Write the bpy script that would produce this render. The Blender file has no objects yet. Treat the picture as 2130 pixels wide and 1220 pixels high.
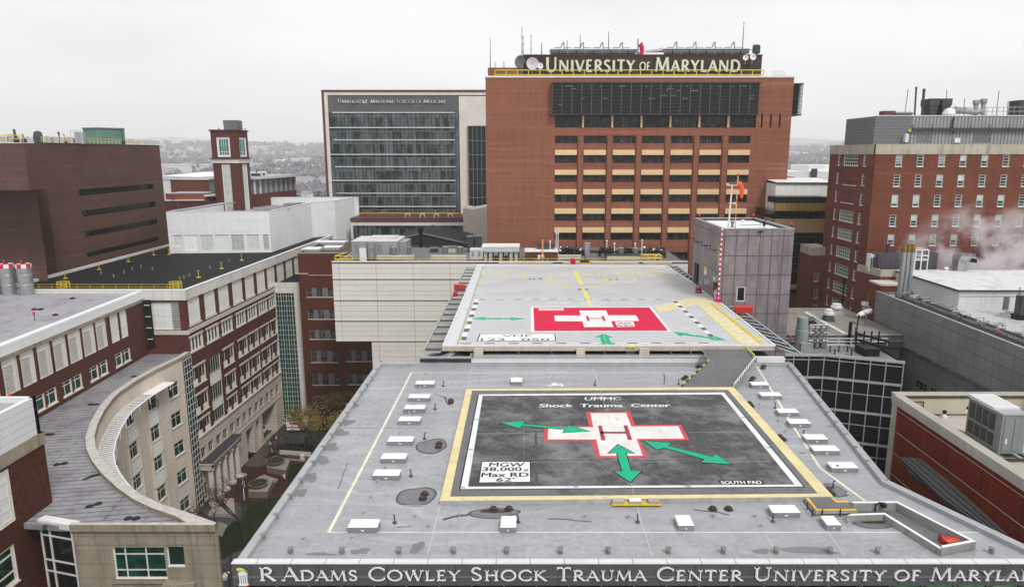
import bpy,math,random
from math import sin,cos,tan,atan2,radians,pi,hypot
from mathutils import Vector,Matrix
random.seed(7)
SC=bpy.context.scene
COL=SC.collection
# ---------------------------------------------------------------- camera
CZ=60.0;F=1460.0;PX=1090.0;PY=610.0;HZ=320.0
PIT=math.atan((PY-HZ)/F);CP,SP=cos(PIT),sin(PIT)
cd=bpy.data.cameras.new('camera');cam=bpy.data.objects.new('camera',cd);COL.objects.link(cam)
cam.location=(0,0,CZ);cam.rotation_euler=(pi/2-PIT,0,0)
cd.sensor_width=36;cd.lens=36*F/2130;cd.shift_x=(1065-PX)/2130
cd.clip_start=0.5;cd.clip_end=16000
SC.camera=cam
# ---------------------------------------------------------------- world, sun, exposure
W=bpy.data.worlds.new('World');SC.world=W;W.use_nodes=True
nt=W.node_tree;nt.nodes.clear()
wo=nt.nodes.new('ShaderNodeOutputWorld');bg=nt.nodes.new('ShaderNodeBackground')
sky=nt.nodes.new('ShaderNodeTexSky');sky.sky_type='NISHITA';sky.sun_disc=False
SUN_EL,SUN_AZ=radians(50),radians(150)
sky.sun_elevation=SUN_EL;sky.sun_rotation=SUN_AZ
bg2=nt.nodes.new('ShaderNodeBackground');bg.inputs[1].default_value=0.05
tc=nt.nodes.new('ShaderNodeTexCoord');mp=nt.nodes.new('ShaderNodeMapping');mp.inputs['Scale'].default_value=(1,1,4)
ns=nt.nodes.new('ShaderNodeTexNoise');ns.inputs['Scale'].default_value=1.6;ns.inputs['Detail'].default_value=5
rp=nt.nodes.new('ShaderNodeValToRGB')
rp.color_ramp.elements[0].position=.32;rp.color_ramp.elements[0].color=(.66,.665,.69,1)
rp.color_ramp.elements[1].position=.66;rp.color_ramp.elements[1].color=(.90,.90,.90,1)
nt.links.new(tc.outputs['Generated'],mp.inputs[0]);nt.links.new(mp.outputs[0],ns.inputs[0]);nt.links.new(ns.outputs[0],rp.inputs[0])
nt.links.new(rp.outputs[0],bg2.inputs[0]);bg2.inputs[1].default_value=0.86
ms=nt.nodes.new('ShaderNodeMixShader');ms.inputs[0].default_value=.93
nt.links.new(sky.outputs[0],bg.inputs[0]);nt.links.new(bg.outputs[0],ms.inputs[1]);nt.links.new(bg2.outputs[0],ms.inputs[2])
nt.links.new(ms.outputs[0],wo.inputs[0])
sl=bpy.data.lights.new('sun','SUN');sl.energy=1.5;sl.angle=radians(12);sl.color=(1,.97,.93)
so=bpy.data.objects.new('sun',sl);COL.objects.link(so)
so.rotation_euler=(pi/2-SUN_EL,0,pi-SUN_AZ)
so.location=(0,0,300)
SC.view_settings.view_transform='Standard';SC.view_settings.look='None';SC.view_settings.exposure=0.50;SC.view_settings.gamma=1

# ---------------------------------------------------------------- measuring helpers
def ray(x,y):
    t=y-PY
    return Vector((x-PX,F*CP-t*SP,-F*SP-t*CP))
def P(x,y,z):
    r=ray(x,y);k=(z-CZ)/r.z
    return Vector((r.x*k,r.y*k,z))
def PYd(x,y,Y):
    r=ray(x,y);k=Y/r.y
    return Vector((r.x*k,Y,CZ+r.z*k))
def PXd(x,y,X):
    r=ray(x,y);k=X/r.x
    return Vector((X,r.y*k,CZ+r.z*k))
def proj(v):
    dx,dy,dz=v[0],v[1],v[2]-CZ
    f=dy*CP-dz*SP;d=-dy*SP-dz*CP
    return (PX+F*dx/f,PY+F*d/f)
ZM={'1':(0,220,3.043),'2':(0,560,3.043),'3':(0,820,3.043),'4':(640,160,3.05),'5':(990,30,3.043),
      '6':(1430,340,3.043),'7':(560,480,3.21),'8':(1100,480,3.21),'9':(1580,560,3.589),'10':(480,740,2.541),
      '11':(900,740,2.541),'12':(1430,740,2.541),'a':(1090,600,6.871),'b':(940,540,6.423),'c':(400,860,5.544),
      'd':(720,470,5.917),'e':(1060,470,5.325),'f':(1640,180,3.21),'g':(320,280,5.605),'h':(480,1140,2.598),
      'i':(1300,1140,2.566),'j':(1640,560,6.1),'k':(1420,350,3.935),'l':(1680,960,4.733),'m':(0,820,3.05),'0':(0,0,1)}
def q(k,x,y):
    a,b,s=ZM[k]
    return (a+x/s,b+y/s)
def Q(k,x,y,z):
    return P(*q(k,x,y),z)

# ---------------------------------------------------------------- materials
MATS={}
def newmat(name):
    m=bpy.data.materials.new(name);m.use_nodes=True
    n=m.node_tree;b=n.nodes['Principled BSDF']
    MATS[name]=m
    return m,n,b
def L(n,a,b):n.links.new(a,b)
def nd(n,t,**kw):
    x=n.nodes.new(t)
    for k,v in kw.items():setattr(x,k,v)
    return x
def uvz(n):
    """vector (along wall, height, 0) for any upright wall"""
    g=nd(n,'ShaderNodeNewGeometry')
    c=nd(n,'ShaderNodeVectorMath',operation='CROSS_PRODUCT');c.inputs[1].default_value=(0,0,1)
    L(n,g.outputs['True Normal'],c.inputs[0])
    d=nd(n,'ShaderNodeVectorMath',operation='DOT_PRODUCT');L(n,c.outputs[0],d.inputs[0]);L(n,g.outputs['Position'],d.inputs[1])
    s=nd(n,'ShaderNodeSeparateXYZ');L(n,g.outputs['Position'],s.inputs[0])
    k=nd(n,'ShaderNodeCombineXYZ');L(n,d.outputs['Value'],k.inputs[0]);L(n,s.outputs[2],k.inputs[1])
    return k.outputs[0],g.outputs['Position'],d.outputs['Value'],s.outputs[2]
def mixc(n,fac,a,b,mode='MIX',f=None):
    x=nd(n,'ShaderNodeMix',data_type='RGBA',blend_type=mode)
    if f is not None:x.inputs[0].default_value=f
    if fac is not None:L(n,fac,x.inputs[0])
    for i,v in ((6,a),(7,b)):
        if isinstance(v,tuple):x.inputs[i].default_value=(*v,1) if len(v)==3 else v
        else:L(n,v,x.inputs[i])
    return x.outputs[2]
def ramp(n,src,p0,p1,c0=0.0,c1=1.0):
    r=nd(n,'ShaderNodeMapRange');r.inputs[1].default_value=p0;r.inputs[2].default_value=p1
    r.inputs[3].default_value=c0;r.inputs[4].default_value=c1;L(n,src,r.inputs[0]);return r.outputs[0]
def noise(n,vec,scale,detail=4,stretch=None,rough=.55):
    if stretch:
        m=nd(n,'ShaderNodeMapping');m.inputs['Scale'].default_value=stretch;L(n,vec,m.inputs[0]);vec=m.outputs[0]
    t=nd(n,'ShaderNodeTexNoise');t.inputs['Scale'].default_value=scale;t.inputs['Detail'].default_value=detail
    t.inputs['Roughness'].default_value=rough
    L(n,vec,t.inputs['Vector']);return t.outputs[0]
def dark(c,k):return tuple(v*k for v in c)
def flat(name,c,rough=.6,metal=0.0,spec=.5,var=.12,vs=1.5):
    if name in MATS:return MATS[name]
    m,n,b=newmat(name);b.inputs['Roughness'].default_value=rough;b.inputs['Metallic'].default_value=metal
    b.inputs['Specular IOR Level'].default_value=spec
    g=nd(n,'ShaderNodeNewGeometry')
    f=noise(n,g.outputs['Position'],vs,5)
    col=mixc(n,ramp(n,f,.35,.7),dark(c,1-var),dark(c,1+var*.6))
    if 'marking' in name or name in ('cross_white','white_paint','walk_cream','pink_letter'):
        g_=tuple(v*.5+.06 for v in c);f2=noise(n,g.outputs['Position'],1.1,8,(1,.45,1),.78);col=mixc(n,ramp(n,f2,.53,.66,0,.55 if 'marking' in name or name=='cross_white' else .12),col,g_)
        f3=noise(n,g.outputs['Position'],9,4,(.25,1,1),.7);col=mixc(n,ramp(n,f3,.58,.7,0,.3 if 'marking' in name else .06),col,g_)
    L(n,col,b.inputs['Base Color'])
    return m
def wallm(name,c,joint=None,jc=.45,jw=.03,offset=0.0,var=.12,vs=.25,streak=0.0,sc=None,stain=0.0,stc=None,rough=.75,cvar=.0,fine=0.0,hband=0.0):
    """upright surface: joint=(w,h) panel or brick grid, vertical streaks, blotchy stain"""
    m,n,b=newmat(name);b.inputs['Roughness'].default_value=rough;b.inputs['Specular IOR Level'].default_value=.3 if rough<.6 else .07
    uv,pos,u,z=uvz(n)
    f=noise(n,pos,vs,5)
    col=mixc(n,ramp(n,f,.3,.7),dark(c,1-var),dark(c,1+var))
    if fine:
        f=noise(n,uv,2.2,6,(1,3.2,1),.8);col=mixc(n,ramp(n,f,.35,.68),dark(c,1-fine),col,f=None) if False else mixc(n,ramp(n,f,.62,.36),col,dark(c,1-fine))
    if hband:
        f=noise(n,uv,.35,3,(.08,4.5,1));col=mixc(n,ramp(n,f,.55,.68,0,hband),col,dark(c,.6))
        f=noise(n,uv,.35,3,(.08,3.1,1));col=mixc(n,ramp(n,f,.56,.7,0,hband),col,dark(c,1.35))
    if joint:
        t=nd(n,'ShaderNodeTexBrick');t.offset=offset;t.squash=1
        t.inputs['Scale'].default_value=1;t.inputs['Brick Width'].default_value=joint[0];t.inputs['Row Height'].default_value=joint[1]
        t.inputs['Mortar Size'].default_value=jw;t.inputs['Mortar Smooth'].default_value=.2
        t.inputs['Color1'].default_value=(1,1,1,1);t.inputs['Color2'].default_value=(1-cvar,1-cvar,1-cvar,1);t.inputs['Mortar'].default_value=(jc,jc,jc,1)
        L(n,uv,t.inputs[0]);col=mixc(n,None,col,t.outputs[0],'MULTIPLY',1.0)
    if streak:
        f=noise(n,uv,1.0,5,(1.6,.12,1),.6);g2=noise(n,uv,.3,3)
        mm=nd(n,'ShaderNodeMath',operation='MULTIPLY');L(n,ramp(n,f,.48,.72),mm.inputs[0]);L(n,ramp(n,g2,.35,.65,.3,1.0),mm.inputs[1])
        m2=nd(n,'ShaderNodeMath',operation='MULTIPLY');L(n,mm.outputs[0],m2.inputs[0]);m2.inputs[1].default_value=streak
        col=mixc(n,m2.outputs[0],col,sc or dark(c,.35))
    if stain:
        f=noise(n,uv,.55,6,(1,1,1),.65)
        col=mixc(n,ramp(n,f,.5,.7,0,stain),col,stc or dark(c,.4))
    L(n,col,b.inputs['Base Color'])
    return m
def roofm(name,c,var=.15,vs=.12,seams=None,sa=0,wet=0.0,grit=.1,swirl=0.0,dk=None,rough=.7,dkp=(.52,.7),wr=.22):
    m,n,b=newmat(name);b.inputs['Specular IOR Level'].default_value=.35 if wet else .1
    g=nd(n,'ShaderNodeNewGeometry');pos=g.outputs['Position']
    f=noise(n,pos,vs,6,None,.65);col=mixc(n,ramp(n,f,.32,.68),dark(c,1-var),dark(c,1+var))
    f=noise(n,pos,2.6,5,None,.7);col=mixc(n,ramp(n,f,.3,.72,0,1),dark(c,1-grit*1.4),col) if grit else col
    f=noise(n,pos,1.3,6,(.22,1.6,1),.75);col=mixc(n,ramp(n,f,.52,.7,0,wr),col,dark(c,.55))
    f=noise(n,pos,.8,7,(1,1,1),.8);col=mixc(n,ramp(n,f,.6,.72,0,wr*1.3),col,dark(c,.5))
    if swirl:
        w=nd(n,'ShaderNodeTexWave',wave_type='RINGS');w.inputs['Scale'].default_value=.22;w.inputs['Distortion'].default_value=14
        w.inputs['Detail'].default_value=4;w.inputs['Detail Scale'].default_value=.5;L(n,pos,w.inputs[0])
        f2=noise(n,pos,.1,3)
        mm=nd(n,'ShaderNodeMath',operation='MULTIPLY');L(n,ramp(n,w.outputs['Fac'],.6,1,0,swirl),mm.inputs[0]);L(n,ramp(n,f2,.42,.62),mm.inputs[1])
        col=mixc(n,mm.outputs[0],col,dark(c,1.35))
    if dk:
        f=noise(n,pos,.3,8,None,.74);col=mixc(n,ramp(n,f,dkp[0],dkp[1]),col,dk)
    if seams:
        mp=nd(n,'ShaderNodeMapping');mp.inputs['Rotation'].default_value=(0,0,sa);L(n,pos,mp.inputs[0])
        t=nd(n,'ShaderNodeTexBrick');t.offset=.37;t.inputs['Scale'].default_value=1;t.inputs['Brick Width'].default_value=seams[0];t.inputs['Row Height'].default_value=seams[1]
        t.inputs['Mortar Size'].default_value=seams[2];t.inputs['Color1'].default_value=(1,1,1,1);t.inputs['Color2'].default_value=(.93,.93,.93,1)
        t.inputs['Mortar'].default_value=(seams[3],)*3+(1,);L(n,mp.outputs[0],t.inputs[0]);col=mixc(n,None,col,t.outputs[0],'MULTIPLY',1.0)
    L(n,col,b.inputs['Base Color'])
    f=noise(n,pos,.2,4);L(n,ramp(n,f,.4,.65,rough,max(.15,rough-wet)),b.inputs['Roughness'])
    return m
def glassm(name,c,c2=None,rough=.12,spec=.35):
    """window glass over a dark room; per-window variation from Object Info"""
    m,n,b=newmat(name);b.inputs['Roughness'].default_value=rough;b.inputs['Specular IOR Level'].default_value=spec
    o=nd(n,'ShaderNodeObjectInfo');uv,pos,u,z=uvz(n)
    f=noise(n,uv,.9,3)
    col=mixc(n,ramp(n,f,.4,.62),c,c2 or dark(c,3.0))
    r=nd(n,'ShaderNodeMapRange');L(n,o.outputs['Random'],r.inputs[0]);r.inputs[1].default_value=.0;r.inputs[2].default_value=1;r.inputs[3].default_value=.6;r.inputs[4].default_value=1.5
    mu=nd(n,'ShaderNodeVectorMath',operation='SCALE');L(n,col,mu.inputs[0]);L(n,r.outputs[0],mu.inputs['Scale'])
    L(n,mu.outputs[0],b.inputs['Base Color'])
    return m

# ---------------------------------------------------------------- mesh builder
class MB:
    def __init__(s):s.v=[];s.f=[];s.m=[];s.mats=[]
    def mi(s,mat):
        if mat not in s.mats:s.mats.append(mat)
        return s.mats.index(mat)
    def poly(s,pts,mat):
        i=len(s.v);s.v+=[tuple(p) for p in pts];s.f.append(tuple(range(i,i+len(pts))));s.m.append(s.mi(mat))
    def hexa(s,b,t,mat,top=None):
        """b,t: 4 bottom / 4 top corners, counter-clockwise from above"""
        i=len(s.v);s.v+=[tuple(p) for p in b]+[tuple(p) for p in t];k=s.mi(mat);kt=s.mi(top) if top else k
        for f,mm in (((3,2,1,0),k),((4,5,6,7),kt),((0,1,5,4),k),((1,2,6,5),k),((2,3,7,6),k),((3,0,4,7),k)):
            s.f.append(tuple(i+j for j in f));s.m.append(mm)
    def box(s,x0,x1,y0,y1,z0,z1,mat,top=None):
        s.hexa([(x0,y0,z0),(x1,y0,z0),(x1,y1,z0),(x0,y1,z0)],[(x0,y0,z1),(x1,y0,z1),(x1,y1,z1),(x0,y1,z1)],mat,top)
    def prism(s,pts,z0,z1,mat,top=None,bottom=False):
        pts=[Vector((p[0],p[1],0)) for p in pts]
        a=sum(pts[i].x*pts[(i+1) % len(pts)].y-pts[(i+1) % len(pts)].x*pts[i].y for i in range(len(pts)))
        if a<0:pts=pts[::-1]
        n=len(pts)
        s.poly([(p.x,p.y,z1) for p in pts],top or mat)
        if bottom:s.poly([(p.x,p.y,z0) for p in reversed(pts)],mat)
        for i in range(n):
            a,b=pts[i],pts[(i+1) % n]
            s.poly([(a.x,a.y,z0),(b.x,b.y,z0),(b.x,b.y,z1),(a.x,a.y,z1)],mat)
    def tube(s,a,b,r,mat,n=6,r2=None,caps=True):
        a=Vector(a);b=Vector(b);d=(b-a)
        if d.length<1e-6:return
        d.normalize();u=d.orthogonal().normalized();w=d.cross(u);r2=r if r2 is None else r2
        A=[a+(u*cos(2*pi*i/n)+w*sin(2*pi*i/n))*r for i in range(n)];B=[b+(u*cos(2*pi*i/n)+w*sin(2*pi*i/n))*r2 for i in range(n)]
        for i in range(n):s.poly([A[i],A[(i+1) % n],B[(i+1) % n],B[i]],mat)
        if caps:s.poly(A[::-1],mat);s.poly(B,mat)
    def path(s,pts,r,mat,n=6):
        for a,b in zip(pts,pts[1:]):s.tube(a,b,r,mat,n)
    def bar(s,a,b,w,h,mat):
        """square bar between two points, w across, h upward"""
        a=Vector(a);b=Vector(b);d=(b-a)
        sd=Vector((-d.y,d.x,0));sd=sd.normalized()*w/2 if sd.length>1e-6 else Vector((w/2,0,0))
        up=Vector((0,0,h)) if abs(d.normalized().z)<.95 else Vector((0,h,0))
        s.hexa([a-sd,b-sd,b+sd,a+sd],[a-sd+up,b-sd+up,b+sd+up,a+sd+up],mat)
    def lathe(s,c,prof,mat,n=12,axis=None):
        c=Vector(c);R=Matrix.Identity(3) if axis is None else Vector((0,0,1)).rotation_difference(Vector(axis)).to_matrix()
        ring=[[c+R@Vector((r*cos(2*pi*i/n),r*sin(2*pi*i/n),z)) for i in range(n)] for r,z in prof]
        for A,B in zip(ring,ring[1:]):
            for i in range(n):s.poly([A[i],A[(i+1) % n],B[(i+1) % n],B[i]],mat)
        s.poly(ring[0][::-1],mat);s.poly(ring[-1],mat)
    def build(s,name,parent=None,smooth=False,**tags):
        me=bpy.data.meshes.new(name)
        loc=Vector((0,0,0))
        if parent is None and s.v:
            xs=[v[0] for v in s.v];ys=[v[1] for v in s.v];zs=[v[2] for v in s.v]
            loc=Vector(((min(xs)+max(xs))/2,(min(ys)+max(ys))/2,min(zs)))
        elif parent is not None:loc=wloc(parent)
        me.from_pydata([tuple(Vector(v)-loc) for v in s.v],[],s.f)
        for m in s.mats:me.materials.append(m)
        me.polygons.foreach_set('material_index',s.m)
        if smooth:me.polygons.foreach_set('use_smooth',[True]*len(s.f))
        me.update()
        o=bpy.data.objects.new(name,me);COL.objects.link(o)
        if parent is None:o.location=loc
        else:o.parent=parent
        tag(o,**tags)
        return o
def wloc(o):
    l=Vector(o.location)
    while o.parent:o=o.parent;l+=o.location
    return l
def tag(o,label=None,cat=None,group=None,kind=None):
    if label:o['label']=label
    if cat:o['category']=cat
    if group:o['group']=group
    if kind:o['kind']=kind
    return o
def thing(name,loc,label,cat,group=None):
    o=bpy.data.objects.new(name,None);COL.objects.link(o);o.location=Vector(loc);o.empty_display_size=.5
    return tag(o,label,cat,group)
def kids(o):return [c for c in bpy.data.objects if c.parent==o]
def dup(o,loc=None,rz=None,label=None,parent=None):
    c=o.copy();COL.objects.link(c);c.parent=parent
    if loc is not None:c.location=Vector(loc)
    if rz is not None:c.rotation_euler=(0,0,rz)
    if label:c['label']=label
    for k in kids(o):dup(k,parent=c)
    return c

# ---------------------------------------------------------------- facades
class Fac:
    """upright plane from a to b (left to right seen from outside)"""
    def __init__(s,a,b):
        s.a=Vector((a[0],a[1]));s.b=Vector((b[0],b[1]));d=s.b-s.a;s.L=d.length;s.d=d.normalized();s.n=Vector((s.d.y,-s.d.x))
    def pt(s,u,z,o=0.0):
        p=s.a+s.d*u+s.n*o;return Vector((p.x,p.y,z))
    def uv(s,x,y):
        r=ray(x,y);den=r.x*s.n.x+r.y*s.n.y;k=(s.a.x*s.n.x+s.a.y*s.n.y)/den
        p=Vector((r.x*k,r.y*k));return ((p-s.a).dot(s.d),CZ+r.z*k)
    def zuv(s,k,x,y):return s.uv(*q(k,x,y))
    def rz(s):return atan2(s.d.y,s.d.x)
def wallholes(mb,f,z0,z1,holes,mat,rev=.3,rmat=None,u0=0.0,u1=None,out=0.0):
    u1=f.L if u1 is None else u1;holes=[h for h in holes if h[1]>u0+.01 and h[0]<u1-.01 and h[3]>z0+.01 and h[2]<z1-.01]
    rd=lambda v:round(v,3)
    hs=[(max(rd(h[0]),u0),min(rd(h[1]),u1),max(rd(h[2]),z0),min(rd(h[3]),z1)) for h in holes]
    us=sorted({u0,u1,*[h[0] for h in hs],*[h[1] for h in hs]});zs=sorted({z0,z1,*[h[2] for h in hs],*[h[3] for h in hs]})
    for j in range(len(zs)-1):
        run=None
        zc=(zs[j]+zs[j+1])/2
        act=[h for h in hs if h[2]<zc<h[3]]
        for i in range(len(us)-1):
            uc=(us[i]+us[i+1])/2
            inside=any(h[0]<uc<h[1] for h in act)
            if not inside and run is None:run=us[i]
            if (inside or i==len(us)-2) and run is not None:
                e=us[i] if inside else us[i+1]
                mb.poly([f.pt(run,zs[j],out),f.pt(e,zs[j],out),f.pt(e,zs[j+1],out),f.pt(run,zs[j+1],out)],mat);run=None
    rm=rmat or mat
    for a,b,c,d in hs:
        mb.poly([f.pt(a,c,out),f.pt(b,c,out),f.pt(b,c,out-rev),f.pt(a,c,out-rev)],rm)
        mb.poly([f.pt(a,d,out-rev),f.pt(b,d,out-rev),f.pt(b,d,out),f.pt(a,d,out)],rm)
        mb.poly([f.pt(a,c,out-rev),f.pt(a,d,out-rev),f.pt(a,d,out),f.pt(a,c,out)],rm)
        mb.poly([f.pt(b,c,out),f.pt(b,d,out),f.pt(b,d,out-rev),f.pt(b,c,out-rev)],rm)
def fbox(mb,f,u0,u1,z0,z1,o0,o1,mat,top=None):
    mb.hexa([f.pt(u0,z0,o1),f.pt(u1,z0,o1),f.pt(u1,z0,o0),f.pt(u0,z0,o0)],[f.pt(u0,z1,o1),f.pt(u1,z1,o1),f.pt(u1,z1,o0),f.pt(u0,z1,o0)],mat,top)
WC={}
def window(parent,f,h,fm,gm,cols=2,rows=2,fw=.07,mw=.045,rev=.25,sill=None,name='window',extra=None,gsub=True):
    """framed window in opening h=(u0,u1,z0,z1): frame + mullions, glass pane as a sub-part; extra(mb,w,h) adds to the frame"""
    w=round(h[1]-h[0],2);hh=round(h[3]-h[2],2)
    key=(w,hh,fm.name,gm.name,cols if not isinstance(cols,tuple) else cols,rows,fw,sill is not None,extra.__name__ if extra else '')
    if key not in WC:
        mb=MB()
        def bx(a,b,c,d,o0,o1,m):mb.box(a,b,-o1,-o0,c,d,m)
        bx(0,fw,0,hh,-.06,.05,fm);bx(w-fw,w,0,hh,-.06,.05,fm);bx(fw,w-fw,0,fw,-.06,.05,fm);bx(fw,w-fw,hh-fw,hh,-.06,.05,fm)
        cs=cols if isinstance(cols,tuple) else [i/cols for i in range(1,cols)]
        rs=rows if isinstance(rows,tuple) else [i/rows for i in range(1,rows)]
        for c in cs:bx(w*c-mw/2,w*c+mw/2,fw,hh-fw,-.05,.035,fm)
        for r in rs:bx(fw,w-fw,hh*r-mw/2,hh*r+mw/2,-.05,.03,fm)
        if sill:bx(-.08,w+.08,-.14,-.003,.05,rev+.14,sill)
        if extra:extra(bx,w,hh)
        g=MB();g.box(fw*.5,w-fw*.5,-.0,.03,fw*.5,hh-fw*.5,gm)
        def mk(m,nm):
            me=bpy.data.meshes.new(nm);me.from_pydata([tuple(v) for v in m.v],[],m.f)
            for x in m.mats:me.materials.append(x)
            me.polygons.foreach_set('material_index',m.m);me.update();return me
        WC[key]=(mk(mb,name),mk(g,'pane'))
    a,b=WC[key]
    o=bpy.data.objects.new(name,a);COL.objects.link(o);o.parent=parent
    o.location=f.pt(h[0],h[2],-rev)-wloc(parent);o.rotation_euler=(0,0,f.rz())
    g=bpy.data.objects.new('pane',b);COL.objects.link(g);g.parent=o
    return o

# ---------------------------------------------------------------- lettering
def arc(cx,cy,rx,ry,a0,a1,n=12):
    return [(cx+rx*cos(radians(a0+(a1-a0)*i/n)),cy+ry*sin(radians(a0+(a1-a0)*i/n))) for i in range(n+1)]
# glyph: advance, strokes (polyline, kind: 0 thin 1 thick None auto), serifs (x, y, halfwidth)
GL={
 'A':(.76,[([(.04,0),(.38,1)],0),([(.36,1),(.72,0)],1),([(.16,.34),(.60,.34)],0)],[(.05,0,.1),(.72,0,.11)]),
 'C':(.80,[(arc(.47,.5,.41,.5,42,318,18),None)],[(.76,.80,-.07),(.76,.2,-.07)]),
 'D':(.84,[([(.14,0),(.14,1)],1),([(.14,.975),(.36,.975)]+arc(.36,.5,.42,.475,90,-90,14)+[(.14,.025)],None)],[(.12,0,.11),(.12,1,.11)]),
 'E':(.60,[([(.14,0),(.14,1)],1),([(.14,.975),(.5,.975)],0),([(.14,.52),(.44,.52)],0),([(.14,.025),(.54,.025)],0)],[(.12,0,.1),(.12,1,.1),(.5,.92,-.06),(.54,.08,-.06)]),
 'F':(.56,[([(.14,0),(.14,1)],1),([(.14,.975),(.5,.975)],0),([(.14,.52),(.44,.52)],0)],[(.14,0,.12),(.12,1,.1),(.5,.92,-.06)]),
 'H':(.84,[([(.14,0),(.14,1)],1),([(.70,0),(.70,1)],1),([(.14,.52),(.70,.52)],0)],[(.14,0,.12),(.14,1,.12),(.7,0,.12),(.7,1,.12)]),
 'I':(.30,[([(.15,0),(.15,1)],1)],[(.15,0,.12),(.15,1,.12)]),
 'K':(.76,[([(.14,0),(.14,1)],1),([(.62,1),(.17,.5)],0),([(.26,.56),(.72,0)],1)],[(.14,0,.12),(.14,1,.12),(.62,1,.1),(.73,0,.09)]),
 'L':(.58,[([(.14,0),(.14,1)],1),([(.14,.025),(.54,.025)],0)],[(.14,1,.12),(.1,0,.09),(.54,.09,-.07)]),
 'M':(1.0,[([(.08,0),(.17,1)],0),([(.17,1),(.49,.06)],1),([(.49,.06),(.81,1)],0),([(.81,1),(.90,0)],1)],[(.07,0,.1),(.92,0,.11),(.14,1,.06),(.84,1,.06)]),
 'N':(.88,[([(.12,0),(.12,1)],0),([(.12,1),(.74,0)],1),([(.74,0),(.74,1)],0)],[(.12,0,.11),(.09,1,.09),(.74,1,.12)]),
 'O':(.94,[(arc(.47,.5,.41,.5,90,450,26),None)],[]),
 'R':(.72,[([(.14,0),(.14,1)],1),([(.14,.975),(.30,.975)]+arc(.30,.74,.24,.235,90,-90,10)+[(.14,.5)],None),([(.30,.5),(.68,0)],1)],[(.14,0,.12),(.12,1,.1),(.69,0,.08)]),
 'S':(.56,[(arc(.28,.75,.2,.225,30,180,8)+[(.12,.64),(.28,.52),(.44,.38)]+arc(.27,.25,.2,.225,20,-150,10),None)],[(.46,.88,-.06),(.08,.12,-.06)]),
 'T':(.70,[([(.35,0),(.35,1)],1),([(.03,.975),(.67,.975)],0)],[(.35,0,.12),(.03,.91,-.07),(.67,.91,-.07)]),
 'U':(.82,[([(.14,1),(.14,.34)]+arc(.41,.34,.27,.32,180,270,7),1),(arc(.41,.34,.27,.32,270,360,7)+[(.68,1)],0)],[(.14,1,.12),(.68,1,.11)]),
 'V':(.76,[([(.06,1),(.38,0)],1),([(.38,0),(.70,1)],0)],[(.06,1,.11),(.70,1,.1)]),
 'W':(1.12,[([(.06,1),(.32,0)],1),([(.32,0),(.56,.95)],0),([(.56,.95),(.82,0)],1),([(.82,0),(1.06,1)],0)],[(.06,1,.11),(.56,1,.1),(1.06,1,.1)]),
 'Y':(.70,[([(.05,1),(.35,.48)],1),([(.65,1),(.35,.48)],0),([(.35,.5),(.35,0)],1)],[(.35,0,.12),(.05,1,.1),(.65,1,.09)]),
}
def letters(txt,small=.78,thick=.15,thin=.06,serif=True,gap=.10,space=.36):
    """list of 2D quads, baseline 0, capital height 1, plus width"""
    out=[];x=0
    big=True
    for i,ch in enumerate(txt):
        if ch==' ':x+=space;big=True;continue
        if ch=='|':big=not big;continue
        sc_=1.0 if big else small
        adv,st,sf=GL[ch];layer=0
        for pts,kind in st:
            pts=[Vector((a,b))*sc_ for a,b in pts]
            L_,R_=[],[]
            for k,p in enumerate(pts):
                t=(pts[min(k+1,len(pts)-1)]-pts[max(k-1,0)]).normalized()
                if kind==1:w=thick
                elif kind==0:w=thin
                else:w=thin+(thick-thin)*abs(t.y)**1.3
                w *= (sc_+1)/2
                nn=Vector((-t.y,t.x))*w/2
                if len(pts)==2 and abs(t.y)>.2:
                    nn=Vector((-w/2/abs(t.y)*(1 if t.y>0 else -1),0))
                L_.append(p+nn);R_.append(p-nn)
            for k in range(len(pts)-1):out.append(([R_[k],R_[k+1],L_[k+1],L_[k]],x,layer))
            layer+=1
        if serif:
            for a,b,hw in sf:
                a *= sc_;b *= sc_
                if hw>0:
                    lo,hi=(b,b+thin*.85) if b<.5*sc_ else (b-thin*.85,b)
                    out.append(([Vector((a-hw*sc_,lo)),Vector((a+hw*sc_,lo)),Vector((a+hw*sc_,hi)),Vector((a-hw*sc_,hi))],x,layer))
                else:
                    k=-hw*sc_;out.append(([Vector((a-thin*.45,b-k)),Vector((a+thin*.45,b-k)),Vector((a+thin*.45,b+k)),Vector((a-thin*.45,b+k))],x,layer))
                layer+=1
        x+=adv*sc_+gap
        big=False
    return out,x-gap
def put_letters(mb,f,txt,ua,ub,z0,z1,mat,depth=.12,**kw):
    qs,w=letters(txt,**kw);sx=(ub-ua)/w;sz=z1-z0
    for qd,x,lay in qs:
        p=[(ua+(v.x+x)*sx,z0+v.y*sz) for v in qd]
        ar=sum(p[i][0]*p[(i+1) % 4][1]-p[(i+1) % 4][0]*p[i][1] for i in range(4))
        if ar<0:p=p[::-1]
        dd=depth+lay*.0025
        fr=[f.pt(a,b,dd) for a,b in p];bk=[f.pt(a,b,.02+lay*.001) for a,b in p]
        mb.poly(fr,mat)
        for i in range(4):mb.poly([bk[i],bk[(i+1) % 4],fr[(i+1) % 4],fr[i]],mat)
def text_quads(txt):
    cu=bpy.data.curves.new('txt','FONT');cu.body=txt;cu.resolution_u=3
    o=bpy.data.objects.new('txt',cu);COL.objects.link(o)
    dg=bpy.context.evaluated_depsgraph_get();dg.update()
    me=bpy.data.meshes.new_from_object(o.evaluated_get(dg))
    vs=[v.co.copy() for v in me.vertices];fs=[tuple(p.vertices) for p in me.polygons]
    bpy.data.objects.remove(o);bpy.data.curves.remove(cu);bpy.data.meshes.remove(me)
    return vs,fs
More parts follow.
